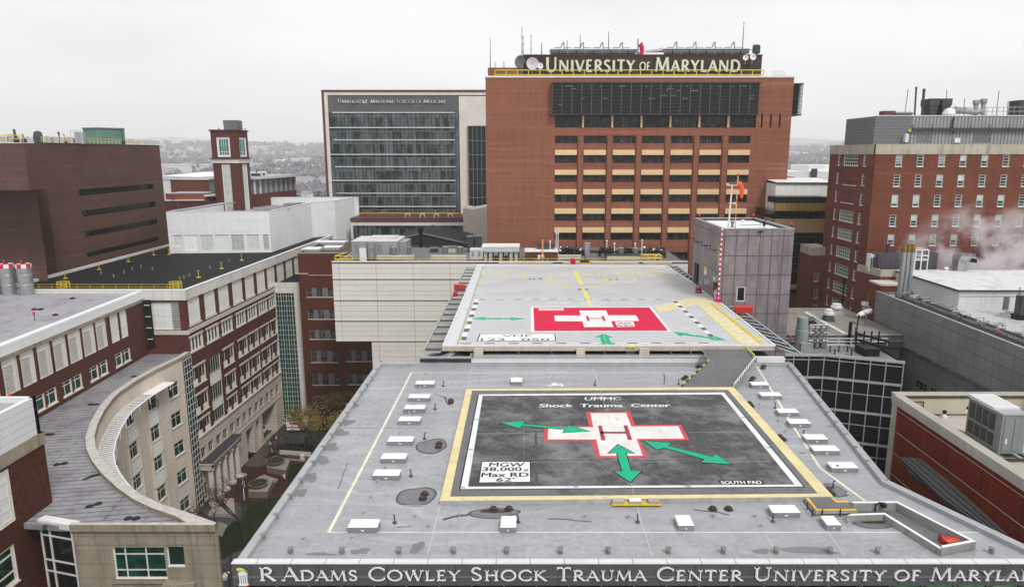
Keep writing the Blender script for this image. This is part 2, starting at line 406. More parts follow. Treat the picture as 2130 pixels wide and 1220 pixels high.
def text_on(mb,txt,c4,mat,bold=0.0):
    """text fitted into the quad c4 = lower-left, lower-right, upper-right, upper-left (world points)"""
    vs,fs=text_quads(txt)
    x0=min(v.x for v in vs);x1=max(v.x for v in vs);y0=min(v.y for v in vs);y1=max(v.y for v in vs)
    c4=[Vector(c) for c in c4];nrm=(c4[1]-c4[0]).cross(c4[3]-c4[0]).normalized()
    offs=[(0,0)] if not bold else [(-bold,-bold*.5),(bold,bold*.5),(0,0),(bold,-bold*.5),(-bold,bold*.5)]
    for k,(ox,oy) in enumerate(offs):
        i=len(mb.v);mi=mb.mi(mat)
        for v in vs:
            a=(v.x-x0)/(x1-x0)+ox;b=(v.y-y0)/(y1-y0)+oy
            p=(c4[0]*(1-a)+c4[1]*a)*(1-b)+(c4[3]*(1-a)+c4[2]*a)*b
            mb.v.append(tuple(p+nrm*.0015*k))
        for fa in fs:mb.f.append(tuple(i+j for j in fa));mb.m.append(mi)
SC.cycles.volume_bounces=4
def islands(mb,name,parent,gap=.02,**tags):
    """build every separate piece of mb as an object of its own"""
    bb=[]
    for f in mb.f:
        p=[mb.v[i] for i in f];bb.append([min(v[k] for v in p)-gap for k in range(3)]+[max(v[k] for v in p)+gap for k in range(3)])
    par=list(range(len(bb)))
    def fd(i):
        while par[i] != i:par[i]=par[par[i]];i=par[i]
        return i
    for i in range(len(bb)):
        for j in range(i):
            a,b=bb[i],bb[j]
            if a[0]<=b[3] and b[0]<=a[3] and a[1]<=b[4] and b[1]<=a[4] and a[2]<=b[5] and b[2]<=a[5]:par[fd(i)]=fd(j)
    gr={}
    for i in range(len(bb)):gr.setdefault(fd(i),[]).append(i)
    for ids in gr.values():
        n=MB()
        for i in ids:n.poly([mb.v[k] for k in mb.f[i]],mb.mats[mb.m[i]])
        n.build(name,parent,**tags)
# ---------------------------------------------------------------- material library
M_ROOF=roofm('trauma_roof',(.40,.41,.43),var=.14,vs=.09,seams=(12.0,3.05,.022,.8),swirl=.36,grit=.22,wr=.42,wet=.42,dk=(.36,.37,.385),dkp=(.5,.7),rough=.6)
M_PAD=roofm('pad_asphalt',(.105,.105,.11),var=.35,vs=.2,seams=(60,5.3,.03,1.5),grit=.34,wr=.5,dk=(.215,.215,.22),dkp=(.45,.64),rough=.75)
M_PADE=roofm('pad_edge',(.2,.2,.205),var=.3,vs=.3,grit=.2,dk=(.1,.1,.105),dkp=(.5,.65))
M_DECK=roofm('deck_membrane',(.57,.585,.605),var=.07,vs=.05,seams=(40,2.2,.015,.93),grit=.05,rough=.5,wet=.2)
M_COPE=flat('coping_metal',(.36,.37,.385),.4,0.0,.5,.12,.8)
M_COPEW=flat('coping_white',(.66,.67,.68),.45,0,.5,.08,.8)
M_WHITE=flat('white_paint',(.8,.8,.8),.5,0,.4,.08,1.2)
M_WPAINT=flat('marking_white',(.76,.77,.78),.6,0,.3,.1,.9)
M_CREAM=flat('marking_cream',(.72,.62,.34),.6,0,.3,.1,.8)
M_CREAML=flat('marking_pale_cream',(.74,.72,.58),.6,0,.3,.12,.8)
M_YEL=flat('yellow_paint',(.66,.50,.03),.45,0,.4,.1,1)
M_YELS=flat('marking_yellow',(.80,.70,.13),.6,0,.3,.1,1)
M_ORG=flat('marking_orange_yellow',(.80,.47,.02),.6,0,.3,.1,1)
M_GREEN=flat('marking_green',(.0,.42,.22),.55,0,.3,.1,1)
M_BLACK=flat('black_paint',(.012,.012,.014),.6,0,.3,.1,1)
M_MRED=flat('marking_crimson',(.66,.0,.055),.55,0,.3,.1,.8)
M_PINK=flat('marking_red',(.62,.07,.09),.6,0,.3,.18,.9)
M_HRED=flat('marking_dark_red',(.34,.045,.07),.6,0,.3,.15,.9)
M_RED=flat('red_paint',(.55,.02,.02),.4,0,.5,.15,2)
M_ORANGE=flat('windsock_orange',(.85,.12,.03),.7,0,.3,.1,2)
M_STEEL=flat('galvanised_steel',(.25,.26,.27),.45,.6,.5,.15,2)
M_DSTEEL=flat('dark_steel',(.055,.058,.062),.5,.3,.5,.15,2)
M_DARK=flat('dark_void',(.008,.008,.009),.7,0,.2,.1,1)
M_BROWN=flat('rusty_brown',(.055,.022,.018),.6,0,.4,.25,3)
M_CONC=wallm('concrete_curb',(.42,.41,.39),var=.15,streak=.4,stain=.25)
M_SKYL=flat('skylight_dome',(.82,.83,.84),.35,0,.5,.05,1)
M_SKYF=flat('skylight_frame',(.25,.255,.265),.5,.2,.5,.1,1)
M_FASC=wallm('fascia_panel',(.095,.097,.102),joint=(1.85,40),jc=.3,jw=.02,var=.12,streak=.2,rough=.45)
M_LOUV=flat('fascia_rail',(.2,.205,.21),.4,.3,.5,.1,1)
M_LET=flat('letter_face',(.78,.75,.78),.5,0,.4,.04,1)
M_PUD=roofm('puddle_wet',(.17,.175,.185),var=.2,vs=.6,grit=.15,rough=.25,wet=.15)
M_PUDE=roofm('puddle_rim',(.12,.12,.125),var=.2,vs=.8,grit=.2,rough=.45)
M_ALGA=roofm('algae',(.07,.065,.03),var=.4,vs=.8,grit=.3,rough=.3)
M_GLASSG=glassm('green_glass',(.06,.22,.09),(.16,.42,.2),.1,.5)
M_GLASSD=glassm('dark_glass',(.006,.007,.008),(.012,.014,.015),.12,.22)
M_GRATE=flat('grating',(.16,.165,.17),.5,.5,.5,.1,2)

ZR=38.0;ZP=38.30;ZU=39.8
def zs(pts,z):return [Q(k,x,y,z) for k,x,y in pts]
def K(k,*xy):return [(k,a,b) for a,b in xy]
def offset_poly(pts,d):
    n=len(pts);a=sum(pts[i].x*pts[(i+1) % n].y-pts[(i+1) % n].x*pts[i].y for i in range(n));sg=1 if a>0 else -1
    out=[]
    for i in range(n):
        p0,p1,p2=pts[i-1],pts[i],pts[(i+1) % n]
        d1=(p1-p0).normalized();d2=(p2-p1).normalized()
        n1=Vector((d1.y,-d1.x,0))*sg;n2=Vector((d2.y,-d2.x,0))*sg
        b=(n1+n2);bl=b.length
        if bl<.3:b=n1;k=1
        else:b.normalize();k=min(1/max(.35,b.dot(n1)),2.2)
        out.append(p1+b*d*k)
    return out
def sheet(mb,pts,mat,dz=0.0):
    """flat painted area, fanned safely by Blender's ngon tessellation; faces up"""
    pts=[Vector(p)+Vector((0,0,dz)) for p in pts]
    n=len(pts);a=sum(pts[i].x*pts[(i+1) % n].y-pts[(i+1) % n].x*pts[i].y for i in range(n))
    if a<0:pts=pts[::-1]
    mb.poly(pts,mat)
def ribbon(mb,pts,w,mat,z=None,dz=0.0):
    """painted line of width w along points (flat)"""
    pts=[Vector((p[0],p[1],(p[2] if z is None else z)+dz)) for p in pts]
    Lf,Rt=[],[]
    for k,p in enumerate(pts):
        t=(pts[min(k+1,len(pts)-1)]-pts[max(k-1,0)]);t.z=0;t.normalize();nn=Vector((-t.y,t.x,0))*w/2
        Lf.append(p+nn);Rt.append(p-nn)
    for k in range(len(pts)-1):mb.poly([Rt[k],Rt[k+1],Lf[k+1],Lf[k]],mat)
def dashes(mb,a,b,w,l,mat,dz=0.0,gap=None):
    a=Vector(a);b=Vector(b);d=b-a;n=max(1,int(d.length/(l+(gap or l))))
    for i in range(n):
        t0=i/n;t1=t0+(l/(l+(gap or l)))/n
        ribbon(mb,[a+d*t0,a+d*t1],w,mat,dz=dz)

# ================================================================ trauma centre (foreground building)
FL=P(488,1168,ZR+.35);YF=FL.y
BLc=P(786,752.5,ZR+.35);BR=Q('12',543,27,ZR+.35)
R1=Q('12',1063,655,ZR+.35);R2=Q('l',2180,830,ZR+.35)
YB=BLc.y
R3=Vector((34,YF,0))
FR=Vector((31.5,YF))
foot=[(FL.x,YF),(34.0,YF),(R2.x+2.2,R2.y-1.0),(R2.x,R2.y),(R1.x,R1.y),(BR.x,YB),(BLc.x,YB)]
foot=[Vector((p[0],p[1],0)) for p in foot]
tc_=thing('trauma_center',(0,(YF+YB)/2,0),'grey-roofed trauma center in front with the long lettered dark fascia','building')
wm=MB();M_TCW=wallm('trauma_wall',(.28,.28,.29),joint=(2,1.4),jc=.6)
inn=offset_poly(foot,-.45)
wm.prism(offset_poly(foot,-.12),0,ZR-1.45,M_TCW)
wm.build('wall',tc_)
rm=MB();rm.prism(offset_poly(foot,-.3),ZR-.4,ZR,M_ROOF);rm.build('roof',tc_)
# parapet: coping round the edge
pm=MB()
n=len(foot)
for i in range(n):
    a,b=foot[i],foot[(i+1) % n];c,d=inn[(i+1) % n],inn[i]
    V=lambda p,z:(p.x,p.y,z)
    pm.hexa([V(a,ZR-.25),V(b,ZR-.25),V(c,ZR-.25),V(d,ZR-.25)],[V(a,ZR+.35),V(b,ZR+.35),V(c,ZR+.3),V(d,ZR+.3)],M_COPE,M_COPE)
pm.build('parapet',tc_)
fs=Fac((FL.x,YF),(34,YF))
fm=MB();zb=PYd(600,1214.5,YF).z
fbox(fm,fs,-.12,fs.L,zb,ZR+.31,-.1,.10,M_FASC)
fbox(fm,fs,-.14,fs.L,ZR+.315,ZR+.37,-.3,.15,M_COPEW)
zr_=PYd(600,1196,YF).z;fbox(fm,fs,-.12,fs.L,zr_-.05,zr_+.04,.102,.13,M_LOUV)
for i in range(24):
    u=i*1.85+1.2;fbox(fm,fs,u,u+.025,ZR+.32,ZR+.375,-.3,.152,M_DSTEEL)
fm.build('fascia',tc_)
# lettering on the fascia: one child
sm=MB();M_LSH=flat('letter_shadow',(.05,.05,.055),.5)  # dark copy set right and down paints a drop shadow behind the letters
def fu(k,x):return fs.zuv(k,x,150)[0]
cz0=PYd(700,1207.2,YF-.2).z;cz1=PYd(700,1180.5,YF-.2).z
for w_,ka,xa,kb,xb in (('R','h',162,'h',246),('ADAMS','h',286,'h',690),('COWLEY','h',748,'h',1240),('SHOCK','h',1298,'h',1705),('TRAUMA','h',1760,'i',110),
                        ('CENTER','i',166,'i',622),('UNIVERSITY','i',680,'i',1380),('|OF','i',1428,'i',1566),('MARYLAND','i',1622,'i',2262)):
    ss=MB()
    put_letters(ss,fs,w_,fu(ka,xa),fu(kb,xb),cz0,cz1,M_LET,depth=.20,thick=.118,thin=.05)
    sm.v+=[];
    o_=len(sm.v);sm.v+=ss.v;sm.f+=[tuple(i+o_ for i in f) for f in ss.f];sm.m+=[sm.mi(M_LET)]*len(ss.f)
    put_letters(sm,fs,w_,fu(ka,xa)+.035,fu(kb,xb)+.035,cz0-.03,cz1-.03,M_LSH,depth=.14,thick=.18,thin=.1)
sm.build('sign_lettering',tc_)
# emblem: columned dome with a yellow swoosh
em=MB();u0,z0_=fs.zuv('h',48,195);u1,z1_=fs.zuv('h',98,92);w_=u1-u0;h_=z1_-z0_
for i in range(4):
    a=u0+w_*(.16+.2*i);fbox(em,fs,a,a+w_*.11,z0_+h_*.14,z0_+h_*.6,.12,.2,M_WHITE)
fbox(em,fs,u0+w_*.08,u0+w_*.92,z0_+h_*.605,z0_+h_*.68,.12,.21,M_WHITE)
fbox(em,fs,u0+w_*.08,u0+w_*.95,z0_+h_*.06,z0_+h_*.135,.12,.21,M_WHITE)
dome=[(u0+w_*.5+w_*.42*cos(radians(t)),z0_+h_*.69+h_*.14*sin(radians(t))) for t in range(0,181,20)]
em.poly([fs.pt(a,b,.2) for a,b in dome],M_WHITE)
sw=[(0,.97),(.25,1.02),(.6,.98),(1,.78),(.75,.84),(.4,.86),(0,.84)]
em.poly([fs.pt(u0+w_*a,z0_+h_*b,.215) for a,b in sw[::-1]],flat('emblem_yellow',(.75,.7,.05)))
em.poly([fs.pt(u0+w_*a,z0_+h_*b,.215) for a,b in [(.2,.0),(.6,-.06),(1,.06),(.95,.12),(.6,.02)]],M_RED)
em.build('emblem',tc_)
# glazing strip under the fascia
gl=MB();fbox(gl,fs,.2,fs.L,zb-3.2,zb-.06,-.5,-.35,M_GLASSD)
uG=fs.uv(1855,1216)[0]
gl.build('glazing',tc_)
for i in range(5):
    a=uG+i*1.78;o=MB();fbox(o,fs,a+.05,a+1.72,zb-3.0,zb-.1,-.34,-.3,M_GLASSG);o.build('green_window',tc_,label='green tinted window pane under the fascia')  # panes of green tinted glass
fr_=MB()
for i in range(26):
    u=.3+i*1.78;fbox(fr_,fs,u,u+.07,zb-3.2,zb-.002,-.33,-.1,M_LOUV)
fr_.build('window_frame',tc_)
# lines painted on the roof and joints
ln=MB()
A_=Q('10',955,88,ZR);B_=Q('10',517,932,ZR)
ribbon(ln,[A_,B_],.2,M_CREAML,dz=.008)
ribbon(ln,[A_+Vector((-.1,0,0)),Q('11',1400,88,ZR)],.13,M_CREAML,dz=.009)
yl=Q('10',700,931,ZR).y
ribbon(ln,[Vector((B_.x-.1,yl,ZR)),Vector((Q('12',1170,918,ZR).x,yl,ZR))],.09,M_CREAML,dz=.009)
ribbon(ln,[Vector((Q('12',1412,918,ZR).x,yl,ZR)),Vector((Q('12',1582,918,ZR).x,yl,ZR))],.09,M_CREAML,dz=.008)
ribbon(ln,zs(K('12',(362,48),(435,165),(565,380),(700,590),(940,766)),ZR),.2,M_CREAML,dz=.008)
islands(ln,'painted_line',tc_)
jt=MB();M_JT=flat('joint_seal',(.55,.56,.57),.6)
for pts in (K('11',(210,40),(183,165)),K('11',(40,788),(5,925),),K('10',(1075,925),(1035,1058)),K('11',(835,38),(884,163)),K('11',(1083,800),(1100,870),(1160,1055)),
            K('10',(272,785),(1100,790)),K('10',(482,590),(620,590)),K('12',(740,925),(830,1055)),K('12',(405,925),(470,1040)),K('12',(440,188),(665,188)),K('10',(545,430),(780,430))):
    ribbon(jt,zs(pts,ZR),.05,M_JT,dz=.014)
islands(jt,'roof_joint',tc_)
# puddles: sheets with their own outline
def blob(c,rx,ry,seed,n=26,am=.12):
    r=random.Random(seed);ph=[r.uniform(0,6.3) for _ in range(4)]
    return [Vector((c.x+rx*cos(t)*(1+am*sum(sin((k+2)*t+ph[k])/(k+1.5) for k in range(4))),c.y+ry*sin(t)*(1+am*sum(sin((k+2)*t+ph[k])/(k+1.5) for k in range(4))),c.z)) for t in [2*pi*i/n for i in range(n)]]
pud=MB()
for i,(k,x,y,w,h,rim) in enumerate((('10',1062,475,175,76,1),('10',982,741,205,108,1),('10',1390,829,275,58,1),('12',772,708,118,80,1),('12',990,886,215,55,1),
      ('12',640,1025,320,34,0),('12',388,1030,110,24,0),('10',640,262,60,34,0),('10',618,350,62,36,0),('10',580,405,80,34,0),('10',535,480,70,40,0),('10',482,550,76,44,0),
      ('10',424,640,66,50,0),('10',365,722,66,50,0),('10',685,1030,90,34,0),('10',985,1010,70,60,0),('10',470,1045,140,18,0))):
    c=Q(k,x,y,ZR+.004);s=ZM[k][2];e=Q(k,x+w/2,y,ZR);f1=Q(k,x,y-h/2,ZR);f2=Q(k,x,y+h/2,ZR)
    rx=abs(e.x-c.x);ry=abs(f1.y-f2.y)/2
    if rim:sheet(pud,blob(c,rx,ry,i),M_PUDE);sheet(pud,blob(c,rx*.88,ry*.86,i),M_PUD,dz=.004)
    else:sheet(pud,blob(c,rx,ry,i,am=.3),roofm('damp_patch',(.22,.225,.235),var=.1,vs=.5) if 'damp_patch' not in MATS else MATS['damp_patch'])
    if i in (2,4):sheet(pud,blob(c+Vector((0,ry*.35,0)),rx*.55,ry*.35,i+9),M_ALGA,dz=.008)
islands(pud,'puddle',tc_)

# ---- raised south pad
hp=thing('helipad',Q('11',1000,500,ZP)-Vector((0,0,.3)),'dark square south helipad with white cross and yellow border on the near roof','helipad')
oc=[Q('11',37,765,ZP),Q('12',772,742,ZP),Q('11',1591,164,ZP),Q('11',177,173,ZP)]
s_=MB();s_.prism(oc,ZR+.002,ZP,M_CONC,M_PADE);s_.build('slab',hp)
b_=MB();ic=[Q('11',92,742,ZP),Q('12',690,726,ZP),Q('11',1561,178,ZP),Q('11',208,183,ZP)]
def ring(mb,o,i,mat,dz):
    z=Vector((0,0,dz));n=len(o)
    for k in range(n):sheet(mb,[o[k]+z,o[(k+1) % n]+z,i[(k+1) % n]+z,i[k]+z],mat)
ring(b_,oc,ic,M_CREAM,.004);b_.build('yellow_border',hp)
wo_=[Q('11',147,703,ZP),Q('12',612,689,ZP),Q('11',1541,192,ZP),Q('11',245,202,ZP)]
wi_=[Q('11',187,690,ZP),Q('12',566,679,ZP),Q('11',1527,203,ZP),Q('11',264,210,ZP)]
c_=MB();sheet(c_,offset_poly(wo_,.1),M_BLACK,.004);sheet(c_,wi_,M_PAD,.008);c_.build('touchdown_surface',hp)
w_=MB();ring(w_,wo_,[p for p in wi_],M_WPAINT,.012)
for k,x,y in (('11',232,335),('11',202,494),('11',160,695),('11',757,691),('11',1350,689),('11',1640,325),('11',1775,484)):
    c=Q(k,x,y,ZP);w_.box(c.x-.16,c.x+.16,c.y-.1,c.y+.1,ZP+.013,ZP+.035,M_COPE)
w_.build('white_border',hp)
j_=MB();M_PJ=flat('pad_joint',(.34,.34,.345),.6)
for pts,ww in ((K('11',(885,178),(921,293)),.05),(K('11',(1048,672),(1065,735)),.05),(K('11',(1118,405),(1350,404)),.001),(K('11',(200,411),(585,408)),.05),(K('11',(1350,404),(1713,401)),.05),
            (K('11',(220,565),(250,565)),.001),(K('11',(520,560),(860,560)),.05),(K('11',(1060,560),(1290,560)),.05),(K('11',(1475,560),(1780,557)),.05),(K('11',(1130,272),(1632,274)),.04)):
    if ww>.01:ribbon(j_,zs(pts,ZP),ww,M_PJ,dz=.016)
for pts in (K('11',(540,300),(540,365)),K('11',(545,395),(550,680)),K('11',(1370,445),(1540,660))):
    ribbon(j_,zs(pts,ZP),.22,flat('pad_stain',(.065,.065,.07),.7),dz=.0155)
islands(j_,'surface_joint',hp)
x_=MB()
co=zs(K('11',(808,295),(1042,293),(1069,364),(1312,363),(1357,444),(1092,445),(1138,537),(865,538),(838,450),(585,450),(590,370),(826,370)),ZP)
ci=zs(K('11',(833,303),(1022,301),(1050,373),(1298,371),(1330,437),(1078,438),(1110,527),(885,528),(865,441),(608,441),(612,377),(849,377)),ZP)
sheet(x_,co,M_PINK,.02);sheet(x_,ci,flat('cross_white',(.74,.72,.7),.6,0,.3,.12,.7),.024)
x_.build('cross',hp)
h_=MB()
for pts in (K('11',(874,368),(893,368),(914,446),(891,446)),K('11',(1008,367),(1029,367),(1055,444),(1031,444)),K('11',(884,400),(1020,400),(1022,411),(888,411))):
    sheet(h_,zs(pts,ZP),M_HRED,.028)
h_.build('letter_h',hp)
for pts in (K('11',(358,353),(488,345),(478,361),(706,379),(720,367),(828,398),(690,406),(702,389),(470,370),(462,384)),
            K('11',(980,468),(1063,514),(1020,512),(1048,609),(1102,608),(1045,667),(960,612),(1003,611),(974,512),(930,514)),
            K('11',(1115,448),(1260,462),(1243,476),(1478,535),(1492,518),(1577,573),(1420,562),(1437,546),(1224,486),(1185,495))):
    a_=MB();wp=zs(pts,ZP);sheet(a_,offset_poly(wp,.07),M_BLACK,.032);sheet(a_,wp,M_GREEN,.036);a_.build('arrow',hp)
t_=MB();bx_=zs(K('11',(247,668),(515,664),(513,560),(262,560)),ZP)
sheet(t_,offset_poly(bx_,.08),M_BLACK,.016);sheet(t_,bx_,M_WPAINT,.02)
tz=ZP+.025
def tq(k,pts):return [Q(k,x,y,tz) for x,y in pts]
text_on(t_,'MGW',tq('11',[(298,583),(480,583),(487,563),(304,563)]),M_BLACK,.006)
text_on(t_,'38,000',tq('11',[(262,610),(470,609),(470,587),(268,587)]),M_BLACK,.006)
text_on(t_,'#',tq('11',[(480,609),(505,609),(506,596),(484,596)]),M_BLACK,.006)
text_on(t_,'Max RD',tq('11',[(256,638),(506,636),(507,615),(262,616)]),M_BLACK,.006)
text_on(t_,"62'",tq('11',[(334,662),(430,661),(432,642),(340,642)]),M_BLACK,.008)
t_.build('weight_limit_box',hp)
t_=MB();text_on(t_,'UMMC',tq('11',[(803,233),(995,232),(995,217),(806,217)]),M_WPAINT,.006)
text_on(t_,'Shock  Trauma  Center',tq('11',[(563,270),(1255,268),(1257,251),(568,253)]),M_WPAINT,.003);islands(t_,'pad_lettering',hp,.9)
t_=MB();sheet(t_,zs(K('11',(1508,657),(1742,657),(1757,678),(1522,678)),ZP),M_BLACK,.02)
text_on(t_,'SOUTH PAD',tq('11',[(1527,676),(1742,674),(1733,658),(1522,660)]),M_WHITE,.006);t_.build('pad_name',hp)

# ---- roof furniture on the near roof
def skylight(i,k,xa,xb,yb,yt,label,skew=0):
    a=Q(k,xa,yb,ZR);b=Q(k,xb,yb,ZR);y1=Q(k,xa,yt,ZR+.3).y
    c0=(a.x,a.y);w=b.x-a.x;d=max(y1-a.y,.9)
    t=thing('skylight',(a.x+w/2,a.y+d/2,ZR),label,'skylight','flat white skylights on the near roof')
    if skew:t.rotation_euler=(0,0,skew)
    m=MB();m.box(a.x,a.x+w,a.y,a.y+d,ZR+.001,ZR+.36,M_SKYF)
    for s in range(1,2):m.box(a.x+w*.45,a.x+w*.55,a.y-.03,a.y-.001,ZR+.12,ZR+.2,M_WHITE)
    m.build('frame',t)
    m=MB();r=.01;z=ZR+.362
    m.hexa([(a.x-r,a.y-r,z),(a.x+w+r,a.y-r,z),(a.x+w+r,a.y+d+r,z),(a.x-r,a.y+d+r,z)],[(a.x+.06,a.y+.06,z+.07),(a.x+w-.06,a.y+.06,z+.07),(a.x+w-.06,a.y+d-.06,z+.07),(a.x+.06,a.y+d-.06,z+.07)],M_SKYL)
    m.build('cover',t)
ORD=['nearest','second nearest','third nearest','fourth nearest','fifth nearest','sixth nearest','seventh nearest','eighth nearest','ninth nearest']
def nth(i,n,far=1):
    if i==n-1:return 'farthest'
    return (ORD[i] if i<len(ORD) else '%dth nearest' % (i+1))
ls=[(750,890,657,612),(792,925,567,528),(828,962,474,438),(885,1000,364,331),(915,1025,300,271),(938,1050,241,213),(975,1075,167,141)]
for i,(a,b,c,d) in enumerate(ls):skylight(i,'10',a,b,c,d,'white skylight left of the dark pad, %s of that row of seven' % nth(i,7))
rs=[(762,903,616,576),(668,805,524,487),(625,741,462,427),(541,652,378,346),(483,590,320,289),(390,500,230,202),(340,430,172,147)]
for i,(a,b,c,d) in enumerate(rs):skylight(i,'12',a,b,c,d,'white skylight right of the dark pad, %s of that row of seven' % nth(i,7))
skylight(0,'10',618,776,934,884,'wide white skylight at the front left corner of the painted roof line')
skylight(0,'10',1425,1508,934,852,'narrow white skylight just in front of the algae-filled puddle')
skylight(0,'11',1297,1381,924,847,'white skylight in front of the pair of brown roof drains below the pad')
skylight(0,'12',448,595,855,806,'wide white skylight left of the yellow edged platform')
skylight(0,'12',735,810,921,851,'white skylight directly in front of the yellow edged platform')
# perimeter floodlights
M_LAMPB=flat('lamp_body',(.2,.2,.195),.5,0,.5,.15,2);M_LENS=flat('lamp_lens',(.4,.36,.15),.3)
pl=None
def edge_lamp(k,x,y,label,mat=None):
    global pl
    c=Q(k,x,y+10,ZR)
    if pl is None:
        pl=thing('roof_edge_light',c,label,'light','small lights standing along the edge of the near roof')
        m=MB();m.lathe(c+Vector((0,0,.001)),[(.13,0),(.14,.04),(.14,.2),(.12,.24)],M_LAMPB,10);m.build('base',pl)
        m=MB();m.lathe(c+Vector((0,0,.242)),[(.07,0),(.07,.04),(.17,.05),(.18,.09),(.08,.12)],M_LAMPB,10);m.build('cap',pl)
        m=MB();m.box(c.x-.1,c.x+.1,c.y-.2,c.y-.18,c.z+.26,c.z+.32,M_LENS);m.build('lens',pl)
    else:dup(pl,c,random.uniform(-.3,.3),label)
le=[(172,955),(242,848),(315,745),(371,662),(437,567),(489,487),(532,422),(577,360),(612,306),(651,250),(687,197),(718,155),(744,115),(769,76),(795,32)]
for i,(x,y) in enumerate(le):edge_lamp('10',x,y,'small round light on the left edge of the near roof, %s of fifteen' % nth(i,15))
for i,(k,x) in enumerate((('10',318),('10',589),('10',889),('10',1178),('11',390),('11',675),('11',927),('11',1245),('11',1535),('12',467),('12',753),('12',1003),('12',1318),('12',1605))):
    edge_lamp(k,x,1030,'small round light behind the lettered fascia, number %d of fourteen from the left' % (i+1))
re_=[(1053,668),(950,563),(889,490),(836,420),(783,355),(740,303),(700,250),(660,200),(624,150),(590,112),(561,70),(529,33)]
for i,(x,y) in enumerate(re_):edge_lamp('12',x,y,'small round light on the right edge of the near roof, %s of twelve' % nth(i,12))
# brown roof drain domes in pairs
dr=None
DL=[('10',1163,232,'beside the upper left skylights'),('10',1162,244,'beside the upper left skylights'),('10',1101,460,'in the round puddle left of the pad'),('10',1097,477,'in the round puddle left of the pad'),
      ('10',1024,726,'in the large puddle near the pad corner'),('10',1015,750,'in the large puddle near the pad corner'),('10',1388,806,'in the algae-filled puddle'),('10',1470,805,'in the algae-filled puddle'),
      ('11',1480,805,'right of the yellow case'),('11',1563,805,'right of the yellow case'),('12',740,703,'beside the right front corner of the pad'),('12',762,726,'beside the right front corner of the pad'),
      ('12',488,423,'against the right border of the pad'),('12',505,438,'against the right border of the pad'),('12',328,247,'at the upper right of the pad'),('12',338,261,'at the upper right of the pad'),
      ('12',347,114,'right of the dark ramp'),('12',338,127,'right of the dark ramp'),('12',403,51,'at the back right of the roof'),('12',398,61,'at the back right of the roof'),
      ('11',1410,47,'left of the dark ramp at the back'),('11',1402,56,'left of the dark ramp at the back'),('11',1338,108,'left of the ramp foot'),('11',1326,118,'left of the ramp foot')]
for i,(k,x,y,s) in enumerate(DL):
    c=Q(k,x,y+5,ZR);lab='brown domed roof drain %s, %s of the pair' % (s,'left' if (DL[i-(i % 2)][1]+DL[i-(i % 2)+1][1])/2>x else 'right')
    if dr is None:
        dr=thing('roof_drain',c,lab,'roof drain','brown domed roof drains on the near roof')
        m=MB();m.lathe(c,[(.30,.002),(.30,.05),(.2,.06)],M_DSTEEL,12);m.build('ring',dr)
        m=MB();m.lathe(c+Vector((0,0,.062)),[(.21,0),(.22,.07),(.17,.14),(.09,.18),(.02,.2)],M_BROWN,12);m.build('strainer',dr)
    else:dup(dr,c,0,lab)
# bent vent pipes
vp=None
for i,(k,x,y,s) in enumerate((('10',1123,160,'near the farthest left skylight'),('10',1080,283,'beside the third skylight from the back'),('10',1024,438,'beside the round puddle'),('10',953,636,'beside the nearest left skylight'),
      ('10',867,882,'at the front left of the roof'),('11',857,155,'behind the pad at its middle'),('11',1300,150,'behind the pad near the ramp'),('11',1083,878,'in front of the yellow case'),('11',452,878,'right of the narrow front skylight'),
      ('12',463,275,'beside the upper right skylights'),('12',612,425,'beside the middle right skylight'),('12',797,612,'in front of the nearest right skylight'),('12',768,695,'beside the corner puddle'),('12',451,875,'in front of the wide right skylight'))):
    c=Q(k,x,y,ZR);lab='thin dark bent vent pipe on the roof '+s
    if vp is None:
        vp=thing('vent_pipe',c,lab,'vent pipe','thin dark vent pipes on the near roof')
        m=MB();m.path([c+Vector((0,0,.0)),c+Vector((0,0,.4)),c+Vector((.05,0,.48)),c+Vector((.16,0,.48))],.045,M_DSTEEL,6);m.build('pipe',vp)
        m=MB();m.lathe(c,[(.14,.0),(.13,.06),(.06,.12)],M_DSTEEL,8);m.build('flashing',vp)
    else:dup(vp,c,random.uniform(0,3),lab)
# small cup vents
cv=None
for i,(k,x,y) in enumerate((('10',897,412),('10',961,262),('10',943,310),('10',1000,177),('10',1016,137),('10',815,600),('10',778,673),('10',742,755),('10',704,838),('10',978,856),('10',1046,908),('10',386,975),('10',646,968),
      ('10',1032,100),('10',908,65),('11',810,855),('11',1035,858),('11',1484,850),('11',1706,855),('12',138,855),('12',360,852),('12',847,885),('12',382,262),('12',478,350),('12',520,405),('12',845,745),('10',1208,852),('11',390,900),('11',1740,905))):
    c=Q(k,x,y,ZR);lab='tiny grey cup vent rising from the near roof membrane'
    if cv is None:
        m=MB();m.lathe(c,[(.12,.0),(.07,.05),(.06,.2),(.1,.21),(.1,.28),(.04,.3)],M_COPE,8)
        cv=m.build('cup_vent',label=lab,cat='roof vent',group='tiny grey cup vents on the near roof');off_=Vector(cv.location)-c
    else:dup(cv,c+off_,0,lab)
# yellow case at pad front
yc=thing('equipment_case',Q('11',1078,790,ZR),'yellow equipment tray with three grey boxes against the front of the pad','equipment case')
a,b=Q('11',948,796,ZR),Q('11',1208,796,ZR)
m=MB();m.box(a.x,b.x,a.y,a.y+.55,ZR+.02,ZR+.14,M_YEL);m.box(a.x+.05,b.x-.05,a.y-.02,a.y-.001,ZR+.01,ZR+.06,M_DARK);m.build('tray',yc)
for fx,w in ((.02,.23),(.36,.24),(.75,.23)):
    m=MB();x0=a.x+(b.x-a.x)*fx;m.box(x0,x0+(b.x-a.x)*w,a.y+.08,a.y+.5,ZR+.142,ZR+.34,flat('tan_case',(.4,.36,.3)),M_WHITE if fx==.36 else flat('tan_case',(0,0,0)));m.build('box',yc)
